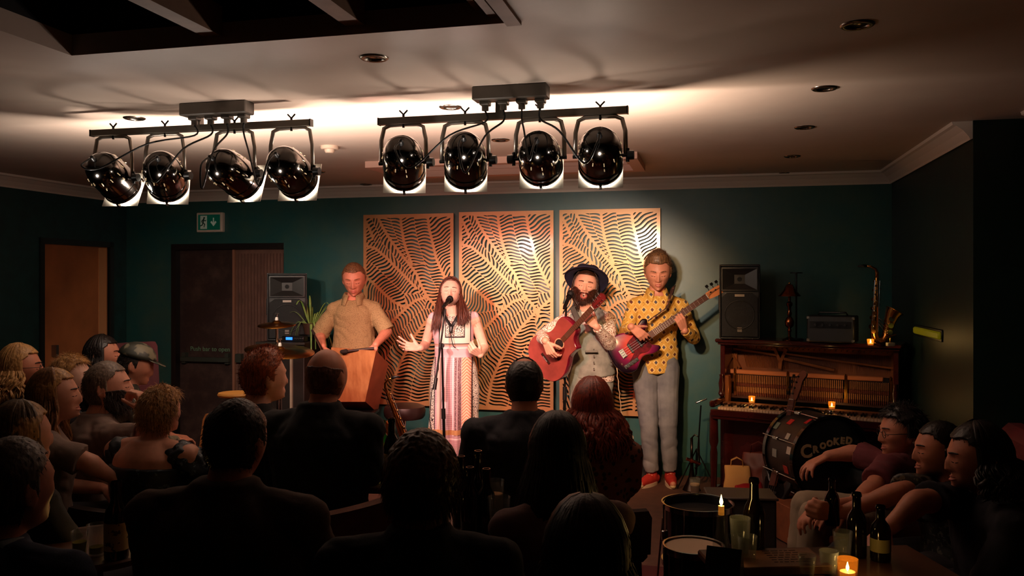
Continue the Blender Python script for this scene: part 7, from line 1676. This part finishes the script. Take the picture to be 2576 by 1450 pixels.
cc0 = at(745, 0, 2.72); chair('empty brown fabric chair between the big silhouetted man and the fair-haired person', (cc0.x, cc0.y, 0), R(48), FABB, 'padded_chair', .92, 'padded chairs of the audience', .36)
# right block on the long seat against the right wall
RW = lambda v, z, off=0: room(UR + .27 - off, v, z)
SOFA = P('maroon_seat', (110, 34, 38), .75, var=.25, vscale=6)
so_ = room(UR + .27 - .02, 2.15, 0); sofa = thing('banquette', 'long low maroon upholstered seat against the right-hand wall', 'sofa', so_, -TH)
for k in range(4):
    M().box((-.36, -.42 - .78 * k, .34), (.68, .76, .2), bev=.04).build('seat_cushion', SOFA, sofa, 'auto'); M().box((-.09, -.42 - .78 * k, .62), (.16, .76, .5), bev=.05).build('back_cushion', SOFA, sofa, 'auto')
M().box((-.36, -1.59, .12), (.68, 3.12, .22), bev=.01).build('base', P('sofa_base', (50, 18, 18), .7), sofa, 'auto')
M().box((-.36, .0, .32), (.70, .12, .62), bev=.04).build('arm', SOFA, sofa, 'auto')
pqa = seated('dark-haired man with glasses in a maroon T-shirt, one arm stretched out', 2272, 1086, 4.0, R(80), R(86), R(-4), 0, 'messy', HDK, S3, fabric('maroon_tee', (104, 44, 50), .15), fabric('khaki', (150, 130, 108), .1), voxel=.0065, build=1.05, shw=.19, hsc=1.05, neckl=.2, sleeves='short', faceb=gface, fab='none', seat=.42,
    J2=lambda J, f, r, up, H: dict(sL=at(2228, 1160, 4.1), sR=at(2232, 1165, 3.85), P=at(2300, 1300, 4.0), hL=at(2290, 1310, 4.08), hR=at(2290, 1320, 3.9), eR=at(2200, 1225, 3.72), wR=at(2132, 1278, 3.62), eL=at(2150, 1140, 4.25), wL=at(2082, 1148, 4.25),
        kL=at(2030, 1272, 4.05), kR=at(2052, 1300, 3.75), aL=Vector((at(2010, 0, 4.0).x, 4.05, .09)), aR=Vector((at(2030, 0, 3.75).x, 3.78, .09)), tL=Vector((at(2010, 0, 4.0).x - .14, 4.05, .035)), tR=Vector((at(2030, 0, 3.75).x - .14, 3.76, .035))),
    hands={'L': dict(F=(-.9, -.2, -.35), N=(-.3, -.1, -.9), curl=.35, spread=.3), 'R': dict(F=(-.85, -.2, -.1), N=(.1, .4, -.9), curl=.4)}); specs(pqa)
PAT = Mat('patterned_sleeve'); PAT.color(PAT.mix(PAT.math('GREATER_THAN', PAT.noise(40, 3, .7), .58), (26, 28, 28), (92, 90, 80))); PAT = PAT.m
pqb = seated('person in a dark patterned short-sleeved shirt holding a small bottle', 2366, 1132, 3.45, R(78), R(82), R(-2), 0, 'crop', HDK, S3, PAT, fabric('dark_jeans2', (40, 36, 40)), voxel=.0065, build=1.02, shw=.19, hsc=1.0, neckl=.2, sleeves='short', faceb=gface, fab='none', seat=.42,
    J2=lambda J, f, r, up, H: dict(eR=at(2260, 1240, 3.2), wR=at(2122, 1290, 3.22), eL=at(2230, 1260, 3.6), wL=at(2092, 1275, 3.4)), hands={'R': dict(F=(-.8, -.1, .1), N=(-.2, .9, .1), curl=.75, thumb=.6), 'L': dict(F=(-.9, -.2, -.2), N=(.1, -.2, -.9), curl=.4)})
bh = at(2093, 1262, 3.22); bh.z -= .09
bottle('small dark bottle held upright in the hands of the person in the patterned shirt', bh, .18, .028)
pqc = seated('person with a mass of dark hair in a dark top, nearest on the maroon seat', 2462, 1150, 3.05, R(75), R(78), R(-6), 0, 'long', HDK, S3, fabric('dark_navy', (24, 22, 30)), voxel=.008, build=1.08, shw=.2, hsc=1.05, neckl=.2, sleeves='short', faceb=gface, fab='none', seat=.42,
    J2=lambda J, f, r, up, H: dict(eR=at(2310, 1262, 2.95), wR=at(2235, 1330, 2.9)))
long_lit(pqc, HDK, 36, length=.12, n=170, front=False, spread=.06, wave=.015)
# added glowing strip, no real lamp: stands in for a soft greenish wall glow
wl_ = room(UR, 1.30, 0); wglow = thing('wall_glow_strip', 'added glowing strip for the soft yellow-green glow on the right-hand wall beyond the saxophone', 'wall glow', room(UR, 1.15, 1.27), -TH)
M().box((-.012, 0, 0), (.024, .66, .045), bev=.008).build('glow_strip', P('green_glow', (110, 104, 10), .5, emit=(120, 108, 6), estr=.28), wglow, 'auto'); M().box((-.004, 0, 0), (.008, .70, .075), bev=.003).build('backing', BLACK, wglow, 'auto')
